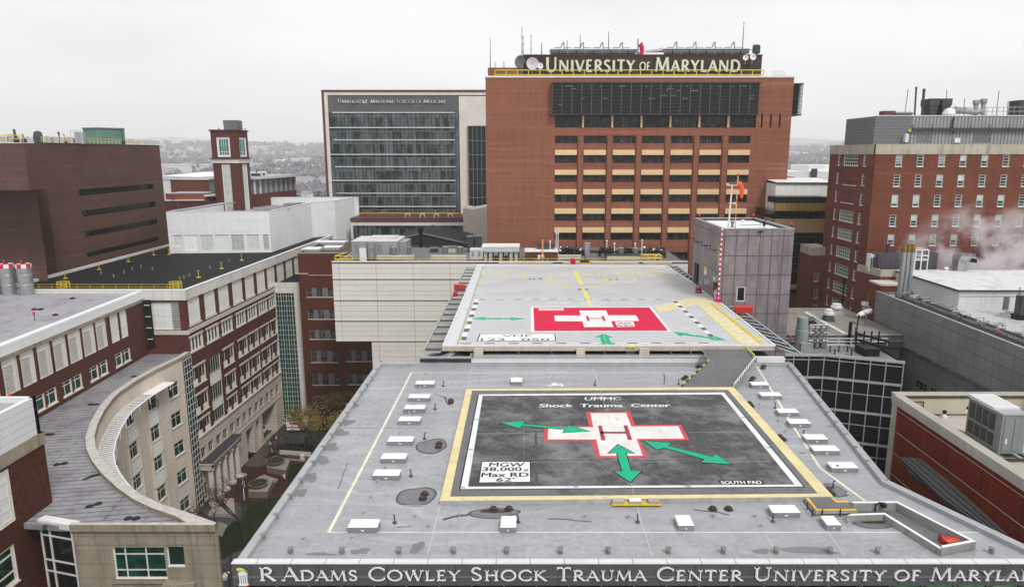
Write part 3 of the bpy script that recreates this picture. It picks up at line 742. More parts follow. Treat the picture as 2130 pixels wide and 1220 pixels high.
# roof hatch behind pad
hx=thing('roof_hatch',Q('11',445,150,ZR),'small white pyramid-topped roof hatch behind the pad','roof hatch')
a=Q('11',415,154,ZR);b=Q('11',470,154,ZR);m=MB();m.box(a.x,b.x,a.y,a.y+1.3,ZR+.001,ZR+.35,M_SKYF);m.build('frame',hx)
m=MB();c=Vector(((a.x+b.x)/2,a.y+.65,ZR+.62));q4=[Vector((a.x-.05,a.y-.05,ZR+.352)),Vector((b.x+.05,a.y-.05,ZR+.352)),Vector((b.x+.05,a.y+1.35,ZR+.352)),Vector((a.x-.05,a.y+1.35,ZR+.352))]
for i in range(4):m.poly([q4[i],q4[(i+1) % 4],c],M_SKYL)
m.build('cover',hx)
# white torn membrane patches behind pad
m=MB();
for x,y,w,h in ((578,42,85,8),(648,150,48,14),(680,152,26,12),(622,157,22,8)):
    c=Q('11',x,y,ZR+.016);sheet(m,blob(c,abs(Q('11',x+w/2,y,ZR).x-c.x),abs(Q('11',x,y-h/2,ZR).y-c.y)*.9,x,14,.5),M_WPAINT)
islands(m,'membrane_patch',tc_)
# stained crack lines on the roof
m=MB();M_CR=roofm('crack_stain',(.11,.11,.115),var=.3,vs=1)
rr=random.Random(3)
for k,x,y,dx,dy,n_,w in (('10',1130,215,3,6,9,.12),('10',620,560,-6,14,11,.05),('10',1255,838,-20,3,8,.22),('11',1222,90,-1,8,8,.1),('10',1075,195,14,7,6,.06),('11',610,860,26,2,10,.1),('10',905,305,24,0,9,.04),('10',600,380,60,0,9,.03),
                 ('12',740,372,12,0,4,.1),('12',590,512,12,1,4,.12),('10',880,905,18,-1,5,.06),('11',1380,810,14,2,14,.12),('11',1330,885,-2,4,2,.05)):
    pts=[]
    for i in range(n_):pts.append(Q(k,x,y,ZR));x+=dx+rr.uniform(-1,1)*3;y+=dy+rr.uniform(-1,1)*2.5
    ribbon(m,pts,w,M_CR,dz=.012)
islands(m,'crack_stain',tc_)
# ---- small platform with orange edge, beside the pad corner
pf=thing('access_platform',Q('12',760,790,ZR),'small dark platform with orange-yellow edge joining the front right corner of the pad','platform')
pq=[Q('12',625,748,ZP),Q('12',679,819,ZP),Q('12',898,819,ZP),Q('12',856,767,ZP),Q('12',779,767,ZP),Q('12',762,745,ZP)]
m=MB();m.prism(pq,ZR+.003,ZP+.004,M_CONC,M_PADE);m.build('slab',pf)
m=MB()
for pts in (K('12',(633,749),(684,812),(893,812)),K('12',(765,748),(786,769.5),(853,769.5))):
    ribbon(m,zs(pts,ZP),.2,M_ORG,dz=.012)
m.build('edge_line',pf)
m=MB();c0,c1,c2=Q('12',612,765,ZP),Q('12',664,838,ZP-.1),Q('12',1045,828,ZP-.1)
hh=Vector((0,0,.25));
m.path([c0,c1,c2],.035,M_BLACK,6)
for pp in ((634,795),(660,830),(713,830),(808,829)):
    c=Q('12',pp[0],pp[1],ZP-.1);m.tube(c-Vector((0,0,.2)),c+Vector((0,0,.3)),.035,M_BLACK,6)
m.build('rail',pf)
# ---- sunken stair well rim
sw_=thing('stairwell_curb',Q('12',1150,880,ZR),'long white-topped concrete curb around the sunken stairway at the right of the near roof','curb wall')
ZC=ZR+.55
oA=[Q('12',862,768,ZC),Q('12',1108,766,ZC),Q('12',1527,978,ZC),Q('12',1345,1012,ZC),Q('12',1300,985,ZC),Q('12',1040,826,ZC),Q('12',845,832,ZC)]
M_WELL=wallm('well_concrete',(.30,.30,.29),var=.2,streak=.7,stain=.4)
def curb(pts,w,z0,z1,closed=False):
    m=MB();n=len(pts);off=offset_poly(pts,-w) if closed else None
    for i in range(n if closed else n-1):
        a,b=pts[i],pts[(i+1) % n];c,d=off[(i+1) % n],off[i]
        m.hexa([(p.x,p.y,z0) for p in (a,b,c,d)],[(p.x,p.y,z1) for p in (a,b,c,d)],M_WELL,M_WHITE)
    return m
def seg(m,a,b,w,z0,z1):
    d=(b-a);d.z=0;d.normalize();nn=Vector((-d.y,d.x,0))*w
    m.hexa([(p.x,p.y,z0) for p in (a,b,b+nn,a+nn)],[(p.x,p.y,z1) for p in (a,b,b+nn,a+nn)],M_WELL,M_WHITE)
m=MB();w1=.2
ip=offset_poly([Vector((p.x,p.y,0)) for p in oA],-w1)
def hx4(m,a,b,c,d,z0,z1):
    pts=[a,b,c,d];ar=sum(pts[i].x*pts[(i+1) % 4].y-pts[(i+1) % 4].x*pts[i].y for i in range(4))
    if ar<0:pts=pts[::-1]
    m.hexa([(p.x,p.y,z0) for p in pts],[(p.x,p.y,z1) for p in pts],M_WELL,M_WHITE)
for i in range(6):
    hx4(m,oA[i],oA[i+1],ip[i+1],ip[i],ZR+.001,ZC-(.12 if i>=3 else 0))
m.build('curb',sw_)
m=MB();f_=[Vector((p.x,p.y,0)) for p in ip[:7]]
sheet(m,[Vector((p.x,p.y,ZR+.006)) for p in f_],flat('well_floor',(.15,.15,.15),.5));m.build('floor',sw_)
# black goose-neck hose on the curb wall + red reel
c=Q('12',995,820,ZR+.02)
m=MB();m.path([c,c+Vector((-.05,0,.25)),c+Vector((0,0,.5)),c+Vector((.2,0,.62)),c+Vector((.42,0,.5))],.04,M_BLACK,6);m.lathe(c+Vector((.45,0,.3)),[(.16,0),(.2,.1),(.16,.25),(.05,.28)],M_BLACK,10)
m.build('gooseneck_vent',label='black gooseneck vent pipe with round head inside the white-topped stairwell curb',cat='vent pipe')
hr=thing('hose_reel',Q('12',1395,980,ZR+.1),'red fire hose reel lying in the front corner of the stairwell curb','hose reel')
a=Q('12',1345,990,ZR+.1);b=Q('12',1450,975,ZR+.1)
m=MB();d=(b-a).normalized();
m.lathe(a+Vector((.05,.25,.12)),[(.22,0),(.24,.04),(.24,.1),(.1,.12),(.1,1.2),(.24,1.22),(.24,1.3),(.22,1.34)],M_RED,16,axis=(d.x,d.y,0));m.build('drum',hr)
m=MB();m.bar(a+Vector((.2,-.05,.12)),b+Vector((-.1,-.05,.12)),.35,.06,flat('red_orange',(.6,.09,.04),.5));m.build('guard',hr)
m=MB();m.path([a+Vector((-.1,.2,.1)),a+Vector((-.1,.2,.4)),a+Vector((.0,.2,.46))],.035,M_DSTEEL);m.build('nozzle',hr)
for i in range(3):
    c=Q('12',1045+i*13,872+i*6,ZR);m=MB();m.lathe(c,[(.1,0),(.1,.1),(.05,.16),(.09,.2),(.07,.3)],M_LAMPB,8)
    m.build('pipe_fitting',label='small pale pipe fitting standing in the algae puddle inside the stairwell curb',cat='pipe fitting',group='pipe fittings in the stairwell puddle')

# ================================================================ ramp between decks
rp_=thing('ramp',Q('8',1280,950,ZR),'dark sloping ramp with yellow dashed edge linking the far deck to the near roof','ramp')
t0,t1=Q('8',1160,790,ZU),Q('8',1450,790,ZU);m0,m1=Q('8',1208,860,ZU-.15),Q('8',1512,858,ZU-.15)
e0,e1=Q('8',1018,1040,ZP),Q('8',1370,1040,ZP)
e0.z=e1.z=ZP+.006
M_RAMP=roofm('ramp_surface',(.16,.165,.17),var=.2,vs=.3,grit=.15)
m=MB();dz=Vector((0,0,-.22))
m.hexa([m0+dz,m1+dz,t1+dz,t0+dz],[m0,m1,t1,t0],M_CONC,M_RAMP);m.build('landing',rp_)
m=MB();m.hexa([e0+Vector((0,0,-.3)),e1+Vector((0,0,-.3)),m1+dz,m0+dz],[e0,e1,m1,m0],M_CONC,M_RAMP);m.build('slope',rp_)
m=MB();M_YG=flat('yellow_green',(.45,.55,.05),.5)
for i in range(12):
    p=e0.lerp(m0,(i+.05)/12);r=e0.lerp(m0,(i+.75)/12);m.bar(p,r,.14,.1,M_YG if i % 2 else M_DSTEEL)
p=Q('8',1452,785,ZU);r=Q('8',1505,838,ZU);m.bar(p,r,.15,.2,M_YG);islands(m,'edge_strip',rp_,.3)
m=MB();
m.bar(e1,m1,.12,.32,M_COPEW)
for i in range(12):
    p=e1.lerp(m1,(i+.1)/12);m.box(p.x+.02,p.x+.1,p.y-.05,p.y+.02,p.z-.1,p.z+.34,M_DSTEEL)
m.build('side_rail',rp_)
# ================================================================ far (north) helipad deck
dk=thing('elevated_helipad',Q('8',250,600,ZU-1),'pale elevated north helipad deck with crimson square, white cross and VHF box','helipad')
DFL,DBL,DBR=Q('7',1155,771,ZU),Q('7',1387,229,ZU),Q('8',915,233,ZU)
DE1,DE2,DFR=P(1441,588,ZU),P(1499,630.5,ZU),Q('8',1642,769,ZU)
dpoly=[DFL,DFR,DE2,Vector((27.2,DE2.y+.3,ZU)),Vector((27.2,DE1.y,ZU)),DE1,DBR,DBL]
m=MB();m.prism(dpoly,ZU-.5,ZU,wallm('deck_beam',(.50,.45,.38),joint=(3.0,4),jc=.5,streak=.3),M_DECK,True);m.build('slab',dk)
# rim, light strip
m=MB();M_RIM=flat('deck_rim',(.72,.73,.74),.5)
m.bar(DFL+Vector((0,.12,.0)),DFR+Vector((0,.12,.0)),.24,.13,M_RIM);m.bar(DBL,DBR,.24,.13,M_RIM);m.bar(DFL+Vector((.1,0,0)),DBL+Vector((.1,0,0)),.2,.10,M_RIM)
m.bar(DE2,DFR,.22,.12,M_RIM);m.bar(DE1,DBR,.22,.12,M_RIM)
m.build('rim',dk)
m=MB();s1,s0=Q('7',1428,235,ZU),Q('7',1252,768,ZU)
sheet(m,[DFL+Vector((.25,.2,0)),s0,s1,DBL+Vector((.25,-.2,0))],flat('deck_margin',(.62,.63,.64),.55,var=.06),.005)
m.bar(s0+Vector((0,0,.002)),s1+Vector((0,0,.002)),.12,.06,M_COPE)
m.build('margin_strip',dk)
m=MB()  # crimson square
sheet(m,[Q('a',98,620,ZU),Q('a',2108,612,ZU),Q('a',1825,258,ZU),Q('a',98,262,ZU)],M_WPAINT,.006)
sheet(m,[Q('a',148,606,ZU),Q('a',2058,601,ZU),Q('a',1790,268,ZU),Q('a',134,272,ZU)],M_MRED,.011)
m.build('crimson_square',dk)
m=MB();sheet(m,zs(K('a',(790,314),(1173,312),(1203,381),(1600,381),(1646,462),(1243,465),(1280,548),(860,550),(833,466),(442,466),(433,385),(812,385)),ZU),M_WHITE,.016);m.build('cross',dk)
m=MB()
for pts in (K('a',(884,390),(917,390),(940,466),(905,466)),K('a',(1107,390),(1140,390),(1168,464),(1133,464)),K('a',(925,421),(1122,420),(1124,431),(928,431))):sheet(m,zs(pts,ZU),M_MRED,.02)
m.build('letter_h',dk)
m=MB();sheet(m,zs(K('a',(1300,474),(1562,470),(1586,541),(1332,548)),ZU),M_WHITE,.016)
text_on(m,'38,000',[Q('a',x,y,ZU+.021) for x,y in [(1348,506),(1535,500),(1524,482),(1342,486)]],M_BLACK,.01)
text_on(m,"Max RD 62'",[Q('a',x,y,ZU+.021) for x,y in [(1335,536),(1565,530),(1553,512),(1328,516)]],M_BLACK,.01);
M_limit=m;m.build('limit_box',dk)
m=MB();sheet(m,zs(K('a',(212,312),(570,311),(560,280),(214,280)),ZU),M_WHITE,.016)
text_on(m,'NORTH PAD',[Q('a',x,y,ZU+.021) for x,y in [(525,284),(235,286),(238,306),(530,304)]],flat('pink_letter',(.7,.3,.35)),.004);m.build('name_box',dk)
m=MB()
text_on(m,'SHOCK  TRAUMA  CENTER',[Q('a',x,y,ZU+.007) for x,y in [(1580,190),(335,192),(340,216),(1590,212)]],M_WPAINT,.002)
text_on(m,'UMMC',[Q('a',x,y,ZU+.007) for x,y in [(1060,168),(770,168),(775,186),(1065,184)]],M_WPAINT,.004)
text_on(m,'HELIPORT',[Q('a',x,y,ZU+.007) for x,y in [(1150,226),(735,228),(738,244),(1155,243)]],M_WPAINT,.004)
islands(m,'pad_lettering',dk,.9)
m=MB();M_DASH=flat('dash_grey',(.10,.10,.11),.6)
def dline(a,b,n,w,dz=.006,ph=0):
    a=Vector(a);b=Vector(b);d=b-a
    ribbon(m,[a,b],w*1.0,M_WPAINT,dz=dz)
    for i in range(n):
        t=(i+ph)/n;ribbon(m,[a+d*t,a+d*min(1,t+.43/n)],w,M_DASH,dz=dz+.004)
dline(Q('b',330,532,ZU),Q('8',950,457,ZU),11,.26,ph=.1)
dline(Q('b',335,535,ZU),Q('b',145,1090,ZU),6,.62,ph=.45)
dline(Q('b',120,1117,ZU),Q('8',1290,747,ZU),11,.26)
dline(Q('8',965,460,ZU),Q('8',1240,722,ZU),7,.55,ph=.25)
m.build('dashed_line',dk)
for pts in (K('b',(265,785),(432,765),(412,780),(812,780),(790,768),(968,786),(790,806),(815,791),(412,791),(428,803)),
            K('a',(1130,652),(1250,692),(1192,692),(1232,782),(1302,784),(1190,815),(1080,797),(1128,782),(1100,692),(1035,692)),
            K('8',(975,676),(1058,682),(1050,688),(1236,712),(1250,706),(1312,729),(1215,726),(1228,719),(1030,694),(1012,699))):
    a_=MB();wp=zs(pts,ZU);sheet(a_,offset_poly(wp,.1),M_GREEN,.016)
    c0,c1=(wp[0],wp[5])
    for t in (.2,.4,.6,.8):
        c=c0.lerp(c1,t);a_.lathe(c+Vector((0,0,.017)),[(.09,0),(.07,.05)],M_YELS,8)
    a_.build('arrow',dk)
m=MB();vb=zs(K('b',(330,1088),(1392,1084),(1378,984),(368,990)),ZU)
sheet(m,vb,M_BLACK,.006);vi=zs(K('b',(345,1084),(1378,1080),(1366,988),(384,993)),ZU);sheet(m,vi,M_WHITE,.01)
def tb(pts,z=ZU+.014):return [Q('b',x,y,z) for x,y in pts]
M_DG=flat('frequency_grey',(.16,.15,.16),.6)
text_on(m,'VHF',tb([(670,1026),(1060,1026),(1062,1000),(672,1002)]),M_DG,.006)
text_on(m,'123 . 050',tb([(385,1080),(1305,1078),(1302,1046),(392,1048)]),M_DG,.003);m.build('frequency_box',dk)
# cream walkway and yellow lines
m=MB()
sheet(m,zs(K('8',(835,500),(1110,443),(1228,443),(1245,478),(1130,490),(1000,520),(875,548)),ZU),flat('walk_cream',(.70,.63,.40),.6),.004)
sheet(m,zs(K('8',(1130,490),(1215,480),(1560,760),(1420,752)),ZU),MATS['walk_cream'],.004)
sheet(m,zs(K('8',(1125,752),(1560,762),(1600,768),(1135,768)),ZU),MATS['walk_cream'],.0035)
islands(m,'walkway_marking',dk)
m=MB();ribbon(m,zs(K('8',(1218,486),(1562,759)),ZU),.42,M_YEL,dz=.02);ribbon(m,zs(K('8',(1132,492),(1418,752)),ZU),.2,M_YELS,dz=.02)
def circ(k,cx,cy,rx,ry,a0,a1,w,n=36):
    pts=[Q(k,cx+rx*cos(radians(a0+(a1-a0)*i/n)),cy-ry*sin(radians(a0+(a1-a0)*i/n)),ZU) for i in range(n+1)]
    ribbon(m,pts,w,M_YELS,dz=.007)
circ('8',332,318,200,26,0,360,.35);circ('8',735,281,150,18,0,360,.35);circ('7',1560,285,145,20,-90,90,.35)
ribbon(m,zs(K('7',(1430,262),(1560,265)),ZU),.3,M_YELS,dz=.0072);ribbon(m,zs(K('7',(1430,293),(1690,318)),ZU),.3,M_YELS,dz=.0072)
circ('8',345,318,240,62,190,350,.22);circ('8',600,322,110,30,-60,60,.2);circ('b',1200,215,260,60,200,250,.2);circ('8',590,290,120,28,100,260,.18)
ribbon(m,zs(K('8',(600,318),(740,285),(905,237)),ZU),.3,M_YELS,dz=.0076)
ribbon(m,zs(K('8',(308,268),(355,360)),ZU),.62,M_YELS,dz=.011);ribbon(m,zs(K('8',(366,392),(415,503)),ZU),.5,M_YELS,dz=.011)
islands(m,'yellow_marking',dk)
m=MB();text_on(m,'9 4',[Q('8',x,y,ZU+.012) for x,y in [(325,396),(400,394),(396,384),(328,385)]],M_DASH,.01)
text_on(m,'3 2',[Q('8',x,y,ZU+.012) for x,y in [(530,327),(598,326),(596,319),(532,320)]],M_DASH,.01)
text_on(m,'N 3',[Q('b',x,y,ZU+.012) for x,y in [(1030,268),(1205,262),(1200,244),(1035,248)]],M_DASH,.006);m.build('heading_number',dk)
# small yellow edge lights on the deck
dl=None
EL_=[('b',442,122),('b',405,228),('b',362,346),('b',316,486),('b',257,652),('b',193,848),('b',114,1075),('8',922,250),('8',988,302),('8',1278,498),('8',1400,592),('8',1550,708)]
for i,(k,x,y) in enumerate(EL_):
    c=Q(k,x,y,ZU)
    lab=('yellow deck light on the far pad left margin, %s of seven from behind' % ['first','second','third','fourth','fifth','sixth','last'][i]) if i<7 else ('yellow deck light on the far pad right edge, %s of five from behind' % ['first','second','third','fourth','last'][i-7])
    if dl is None:
        m=MB();m.lathe(c,[(.22,.002),(.22,.06),(.13,.1),(.13,.22),(.05,.26)],M_YEL,10);m.box(c.x-.35,c.x-.15,c.y-.05,c.y+.05,c.z+.01,c.z+.08,M_YEL)
        dl=m.build('deck_light',label=lab,cat='light',group='yellow deck lights on the far helipad');do_=Vector(dl.location)-c
    else:dup(dl,c+do_,0,lab)
# safety net walkways (steel frames) left, right, front
def netwalk(i0,i1,o0,o1,n,z,label,rail=True):
    """frame between inner line i0-i1 and outer line o0-o1"""
    t=thing('safety_net',i0.lerp(o1,.5),label,'safety net','steel safety net frames round the far helipad')
    for p in (i0,i1,o0,o1):p.z=z
    if n>14:o0.y=i0.y;o1.y=i1.y
    m=MB();m.bar(o0,o1,.2,.2,M_COPE);m.bar(i0,i1,.1,.12,M_STEEL)
    for k in range(n+1):
        a=i0.lerp(i1,k/n);b=o0.lerp(o1,k/n);m.bar(a,b,.3,.12,M_COPE)
    m.build('frame',t)
    m=MB()
    for k in range(n):
        for j in (1,2,3,4):
            f=(k+j*.11+.05)/n;a=i0.lerp(i1,f);b=o0.lerp(o1,f);m.bar(a+Vector((0,0,-.02)),b+Vector((0,0,-.02)),.22 if j<4 else .22,.03,M_DSTEEL)
    islands(m,'grating',t) if n<3 else m.build('grating',t)
    return t
netwalk(DFL+Vector((-.1,-.6,0)),DBL+Vector((-.1,0,0)),Q('7',1012,846,ZU-.5),Q('7',1322,240,ZU-.5),17,ZU-.5,'steel safety net walkway hanging along the left edge of the far deck')
netwalk(Q('8',1330,500,ZU-.3),Q('8',1665,775,ZU-.3),Q('8',1385,500,ZU-.3),Q('8',1832,830,ZU-.3),11,ZU-.45,'steel safety net walkway along the right front edge of the far deck')
netwalk(Q('8',945,228,ZU),Q('8',1088,335,ZU),Q('8',990,228,ZU),Q('8',1100,312,ZU),6,ZU-.3,'short steel safety net between the far deck and the lilac tower')
zf=ZU-.9
def fy(z,y7):return Q('7',1200,y7,z).y
netwalk(Q('7',1160,805,zf),Q('7',1352,805,zf),Q('7',1012,850,zf),Q('7',1352,850,zf),2,zf,'dark steel grating at the front left corner of the far deck')
t=thing('steel_catwalk',Q('8',500,830,zf),'dark steel grating catwalk below the front edge of the far deck','catwalk')
m=MB();ya,yb_=Q('8',500,828,zf).y,DFL.y-.1
xa,xb=Q('7',1440,828,zf).x,Q('8',1150,828,zf).x
m.box(xa,xb,ya,yb_,zf-.06,zf,M_DSTEEL)
n=60
for i in range(n+1):
    x=xa+(xb-xa)*i/n;m.box(x-.03,x+.03,ya,yb_,zf+.001,zf+.07,M_GRATE)
m.box(xa,xb,ya-.05,ya,zf,zf+.14,M_STEEL);m.build('grating',t)
m=MB()
for k,x in (('7',1665,0)[:2],('7',1880,0)[:2],('8',150,0)[:2],('8',495,0)[:2],('8',930,0)[:2],('8',1058,0)[:2]):
    c=Q(k,x,800,zf);m.box(c.x-.06,c.x+.06,ya,yb_,zf-.1,zf+.35,M_STEEL)
islands(m,'bracket',t)
m=MB();a=Q('7',1010,850,ZU-1.15);b=Q('7',1350,850,ZU-1.15);m.box(a.x,b.x,YB-.05,YB+.35,ZR+.36,ZR+.75,M_DSTEEL,M_STEEL);m.build('edge_beam',label='dark steel edge beam under the front left net corner',cat='beam')
t2=thing('deck_beam',Q('8',340,800,ZU-1),'beige stub beams carrying the front edge of the far deck above the catwalk','beams')
m=MB();M_BEAM=wallm('beam_beige',(.56,.48,.38),streak=.3,stain=.3)
for k,x0,x1 in (('7',1368,1430),('8',316,372),('8',735,800)):
    a=Q(k,x0,826,ZU-.9);b=Q(k,x1,826,ZU-.9);m.box(a.x,b.x,ya-.35,yb_+.02,ZU-1.1,ZU-.1,M_BEAM)
m.build('beam',t2)
# fat coping between roof and deck
m=MB();a=Q('7',1352,866,ZR+.42);b=Q('8',1200,866,ZR+.42)
for o,r in ((0,.0),):
    m.box(a.x,b.x,YB-.35,YB+.35,ZR+.36,ZR+.92,M_COPEW);m.box(a.x,b.x,YB-.42,YB+.42,ZR+.93,ZR+1.02,M_COPE)
a=Q('8',1505,860,ZR+.42);b=Q('8',1690,860,ZR+.42);m.box(a.x,b.x,YB-.3,YB+.35,ZR+.36,ZR+.9,M_COPEW)
m.build('expansion_wall',label='long low white capped wall between the near roof and the far deck',cat='low wall')
# yellow topped steps
m=MB();a=Q('8',650,820,ZU-.8);b=Q('8',712,820,ZU-.8)
for i in range(3):m.box(a.x,b.x,ya+.1+i*.25,ya+.38+i*.25,ZU-.9+i*.25,ZU-.82+i*.25,M_COPE)
m.box(a.x,b.x,ya+.88,yb_,ZU-.12,ZU+.02,M_YEL)
m.build('deck_step',label='small grey step with yellow top tread at the front edge of the far deck',cat='steps')
# body under the deck
m=MB();m.prism([(DFL.x+1.5,DFL.y+.3),(26.5,DFL.y+.3),(26.5,120),(DBR.x-1,DBR.y),(DBL.x+1.5,DBL.y)],0,ZU-1.2,wallm('under_deck_wall',(.3,.29,.28),joint=(3,3)))
m.build('deck_support_building',label='grey concrete building volume carrying the far helipad deck',cat='building')
# red & dark gear on the left net, right net
for k,x,y,w,lab in (('b',105,402,1.7,'dark red fire box on the left net walkway of the far deck'),('8',1432,543,2.2,'bright red box on the right net walkway beside the lilac tower')):
    c=Q(k,x,y,ZU-.3);t=thing('fire_equipment_box',c,lab,'fire box')
    m=MB();m.box(c.x-w/2,c.x+w/2,c.y-.4,c.y+.4,c.z,c.z+.7,M_RED if k=='8' else M_HRED);m.build('box',t)
    m=MB();m.hexa([(c.x-w/2-.04,c.y-.45,c.z+.702),(c.x+w/2+.04,c.y-.45,c.z+.702),(c.x+w/2+.04,c.y+.45,c.z+.702),(c.x-w/2-.04,c.y+.45,c.z+.702)],[(c.x-w/2,c.y-.2,c.z+.9),(c.x+w/2,c.y-.2,c.z+.9),(c.x+w/2,c.y+.2,c.z+.9),(c.x-w/2,c.y+.2,c.z+.9)],M_RED);m.build('lid',t)
c=Q('b',48,482,ZU-.3);m=MB();m.lathe(c,[(.3,0),(.35,.3),(.3,.6),(.1,.7)],M_MRED,10);m.build('extinguisher',label='small red extinguisher below the dark red box on the left net walkway',cat='extinguisher')
# hose reel on deck by tower
t=thing('hose_reel',Q('8',1132,410,ZU),'dark red round hose reel standing on the far deck beside the tower','hose reel')
c=Q('8',1132,412,ZU);m=MB();m.lathe(c+Vector((-.35,0,.55)),[(.5,0),(.5,.08),(.25,.09),(.25,.6),(.5,.61),(.5,.7)],M_HRED,16,axis=(1,0,0));m.build('drum',t)
m=MB();m.box(c.x-.5,c.x+.5,c.y-.4,c.y+.4,c.z+.001,c.z+.08,M_DSTEEL);m.build('base',t)

# ================================================================ lilac elevator tower
TX,TY,TZ=27.3,95.9,49.9;TX2,TY2=37.0,112.5
M_LIL=wallm('lilac_panel',(.26,.222,.235),joint=(1.62,2.72),jc=.22,jw=.06,var=.18,streak=1.0,sc=(.10,.085,.09),stain=.7,stc=(.14,.12,.125),cvar=.08,rough=.55)
tw=thing('elevator_tower',(TX+5,TY+8,0),'lilac grey panelled elevator tower with white roof beside the far helipad','tower')
fl_=Fac((TX,TY2),(TX,TY));ff=Fac((TX,TY),(TX2,TY))
def zrect(f,k,x0,y0,x1,y1):
    a=f.zuv(k,x0,y1);b=f.zuv(k,x1,y0);return (min(a[0],b[0]),max(a[0],b[0]),min(a[1],b[1]),max(a[1],b[1]))
door=zrect(fl_,'8',1224,330,1264,462);door=(door[0],door[1],ZU+.02,ZU+2.4)
pas=zrect(fl_,'8',1098,250,1138,342);pas=(max(.15,pas[0]),pas[1],ZU+.02,ZU+3.3)
win=zrect(ff,'6',307,778,370,873)
m=MB();wallholes(m,fl_,0,TZ,[door,pas],M_LIL,.5,M_LIL);wallholes(m,ff,0,TZ,[win],M_LIL,.3)
fr2=Fac((TX2,TY),(TX2,TY2));fb2=Fac((TX2,TY2),(TX,TY2));wallholes(m,fr2,0,TZ,[],M_LIL);wallholes(m,fb2,0,TZ,[],M_LIL)
m.build('wall',tw)
m=MB();m.box(TX+.25,TX2-.25,TY+.25,TY2-.25,TZ-.6,TZ-.35,roofm('tower_roof',(.8,.81,.82),var=.1,vs=.4));m.build('roof',tw)
m=MB()
for a in ((TX-.05,TX2+.05,TY-.05,TY+.3),(TX-.05,TX2+.05,TY2-.3,TY2+.05),(TX-.05,TX+.3,TY+.301,TY2-.301),(TX2-.3,TX2+.05,TY+.301,TY2-.301)):m.box(*a,TZ+.001,TZ+.12,M_COPE)
m.build('parapet',tw)
m=MB();fbox(m,fl_,door[0],door[1],door[2],door[3],-.45,-.4,flat('maroon_door',(.09,.02,.025),.5));m.build('door',tw)
m=MB();fbox(m,fl_,pas[0],pas[1],pas[2],pas[3],-.48,-.45,M_DARK);m.build('passage',tw)
window(tw,ff,win,flat('window_white',(.62,.61,.6),.5),M_GLASSD,1,1,fw=.16,rev=.1)
m=MB();r_=zrect(fl_,'8',1173,245,1188,288);fbox(m,fl_,r_[0],r_[1],r_[2],r_[3],.01,.08,M_WHITE);fbox(m,fl_,r_[0],r_[1],r_[3]-.5,r_[3],.082,.1,M_ORG);m.build('notice_sign',tw)
m=MB();r_=zrect(fl_,'8',1232,311,1251,331);fbox(m,fl_,r_[0],r_[1],r_[2],r_[3],.01,.08,flat('exit_green',(.3,.6,.35)));m.build('exit_sign',tw)
m=MB();r_=zrect(fl_,'k',290,650,311,792);fbox(m,fl_,r_[0],r_[1],r_[2],r_[3],.01,.06,flat('tan_panel',(.55,.36,.14)));m.build('tan_panel',tw)
m=MB()
for x0,x1 in ((1148,1158),(1172,1185),(1190,1202)):
    r_=zrect(fl_,'8',x0,330,x1,352);fbox(m,fl_,r_[0],r_[1],r_[2],r_[3],.01,.04,flat('plaque',(.45,.38,.45)))
islands(m,'plaque',tw)
for x,y in ((82,573),(145,603),(215,635),(295,672)):
    u,z=fl_.zuv('k',x+15,y);m=MB();m.path([fl_.pt(u,z,0),fl_.pt(u,z+.08,.7)],.05,M_BLACK);m.bar(fl_.pt(u,z+.02,.6),fl_.pt(u,z+.02,1.05),.3,.12,M_BLACK);m.bar(fl_.pt(u,z-.35,.03),fl_.pt(u,z-.35,.1),.15,.35,M_BLACK);m.build('flood_lamp',tw)
u,z=ff.zuv('k',633,516);m=MB();m.box(TX+u-.3,TX+u+.3,TY-.35,TY-.01,z-.08,z+.06,M_DARK);m.build('wall_lamp',tw)
sp=bpy.data.lights.new('wall_lamp_light','SPOT');sp.energy=90;sp.color=(1,.75,.4);sp.spot_size=radians(95);sp.spot_blend=.8;sp.shadow_soft_size=.1
spo=bpy.data.objects.new('wall_lamp_light',sp);COL.objects.link(spo);spo.location=(TX+u-.1,TY-.3,z-.12);spo.rotation_euler=(radians(-22),0,0)
# striped corner pole
m=MB();b0=Vector((TX-.25,TY-.2,ZU));hgt=TZ-ZU+.2;nn_=30
for i in range(nn_):m.tube(b0+Vector((0,0,hgt*i/nn_)),b0+Vector((0,0,hgt*(i+1)/nn_)),.12,M_WHITE if i % 2 else M_MRED,8,caps=False)
m.lathe(b0+Vector((0,0,.05)),[(.35,0),(.38,.3),(.2,.5)],M_MRED,10)
m.build('striped_pole',label='red and white striped pole at the near corner of the lilac tower',cat='pole')
# roof masts
wsx=thing('windsock',P(1529,474,TZ-.3),'orange windsock on a tall orange and white mast on the lilac tower','windsock')
b0=P(1529,473,TZ-.3);b0.y=TY+.7;b0.x=PYd(1529,473,b0.y).x;top=PYd(1534,366,b0.y).z
m=MB();hz=top-b0.z
for i in range(12):m.tube(b0+Vector((0,0,hz*i/12)),b0+Vector((0,0,hz*(i+1)/12)),.075,M_ORANGE if i % 3==0 else flat('mast_peach',(.8,.5,.4)),6,caps=False)
m.lathe(b0+Vector((0,0,hz)),[(.1,0),(.16,.12),(.1,.3)],M_MRED,8);m.build('mast',wsx)
m=MB();a=b0+Vector((.1,0,hz*.86));m.lathe(a,[(.38,0),(.40,.15)],M_ORANGE,10,axis=(.8,-.2,-.3))
pts=[(a+Vector((0.05,0,0)),.4),(a+Vector((.35,-.05,-.25)),.36),(a+Vector((.5,-.1,-.9)),.3),(a+Vector((.5,-.1,-1.9)),.2)]
for (p,r),(p2,r2) in zip(pts,pts[1:]):m.tube(p,p2,r,M_ORANGE,10,r2)
m.build('sock',wsx)
ms_=thing('instrument_mast',P(1515,470,TZ-.3),'white lattice instrument mast with crossbar beside the orange windsock','mast')
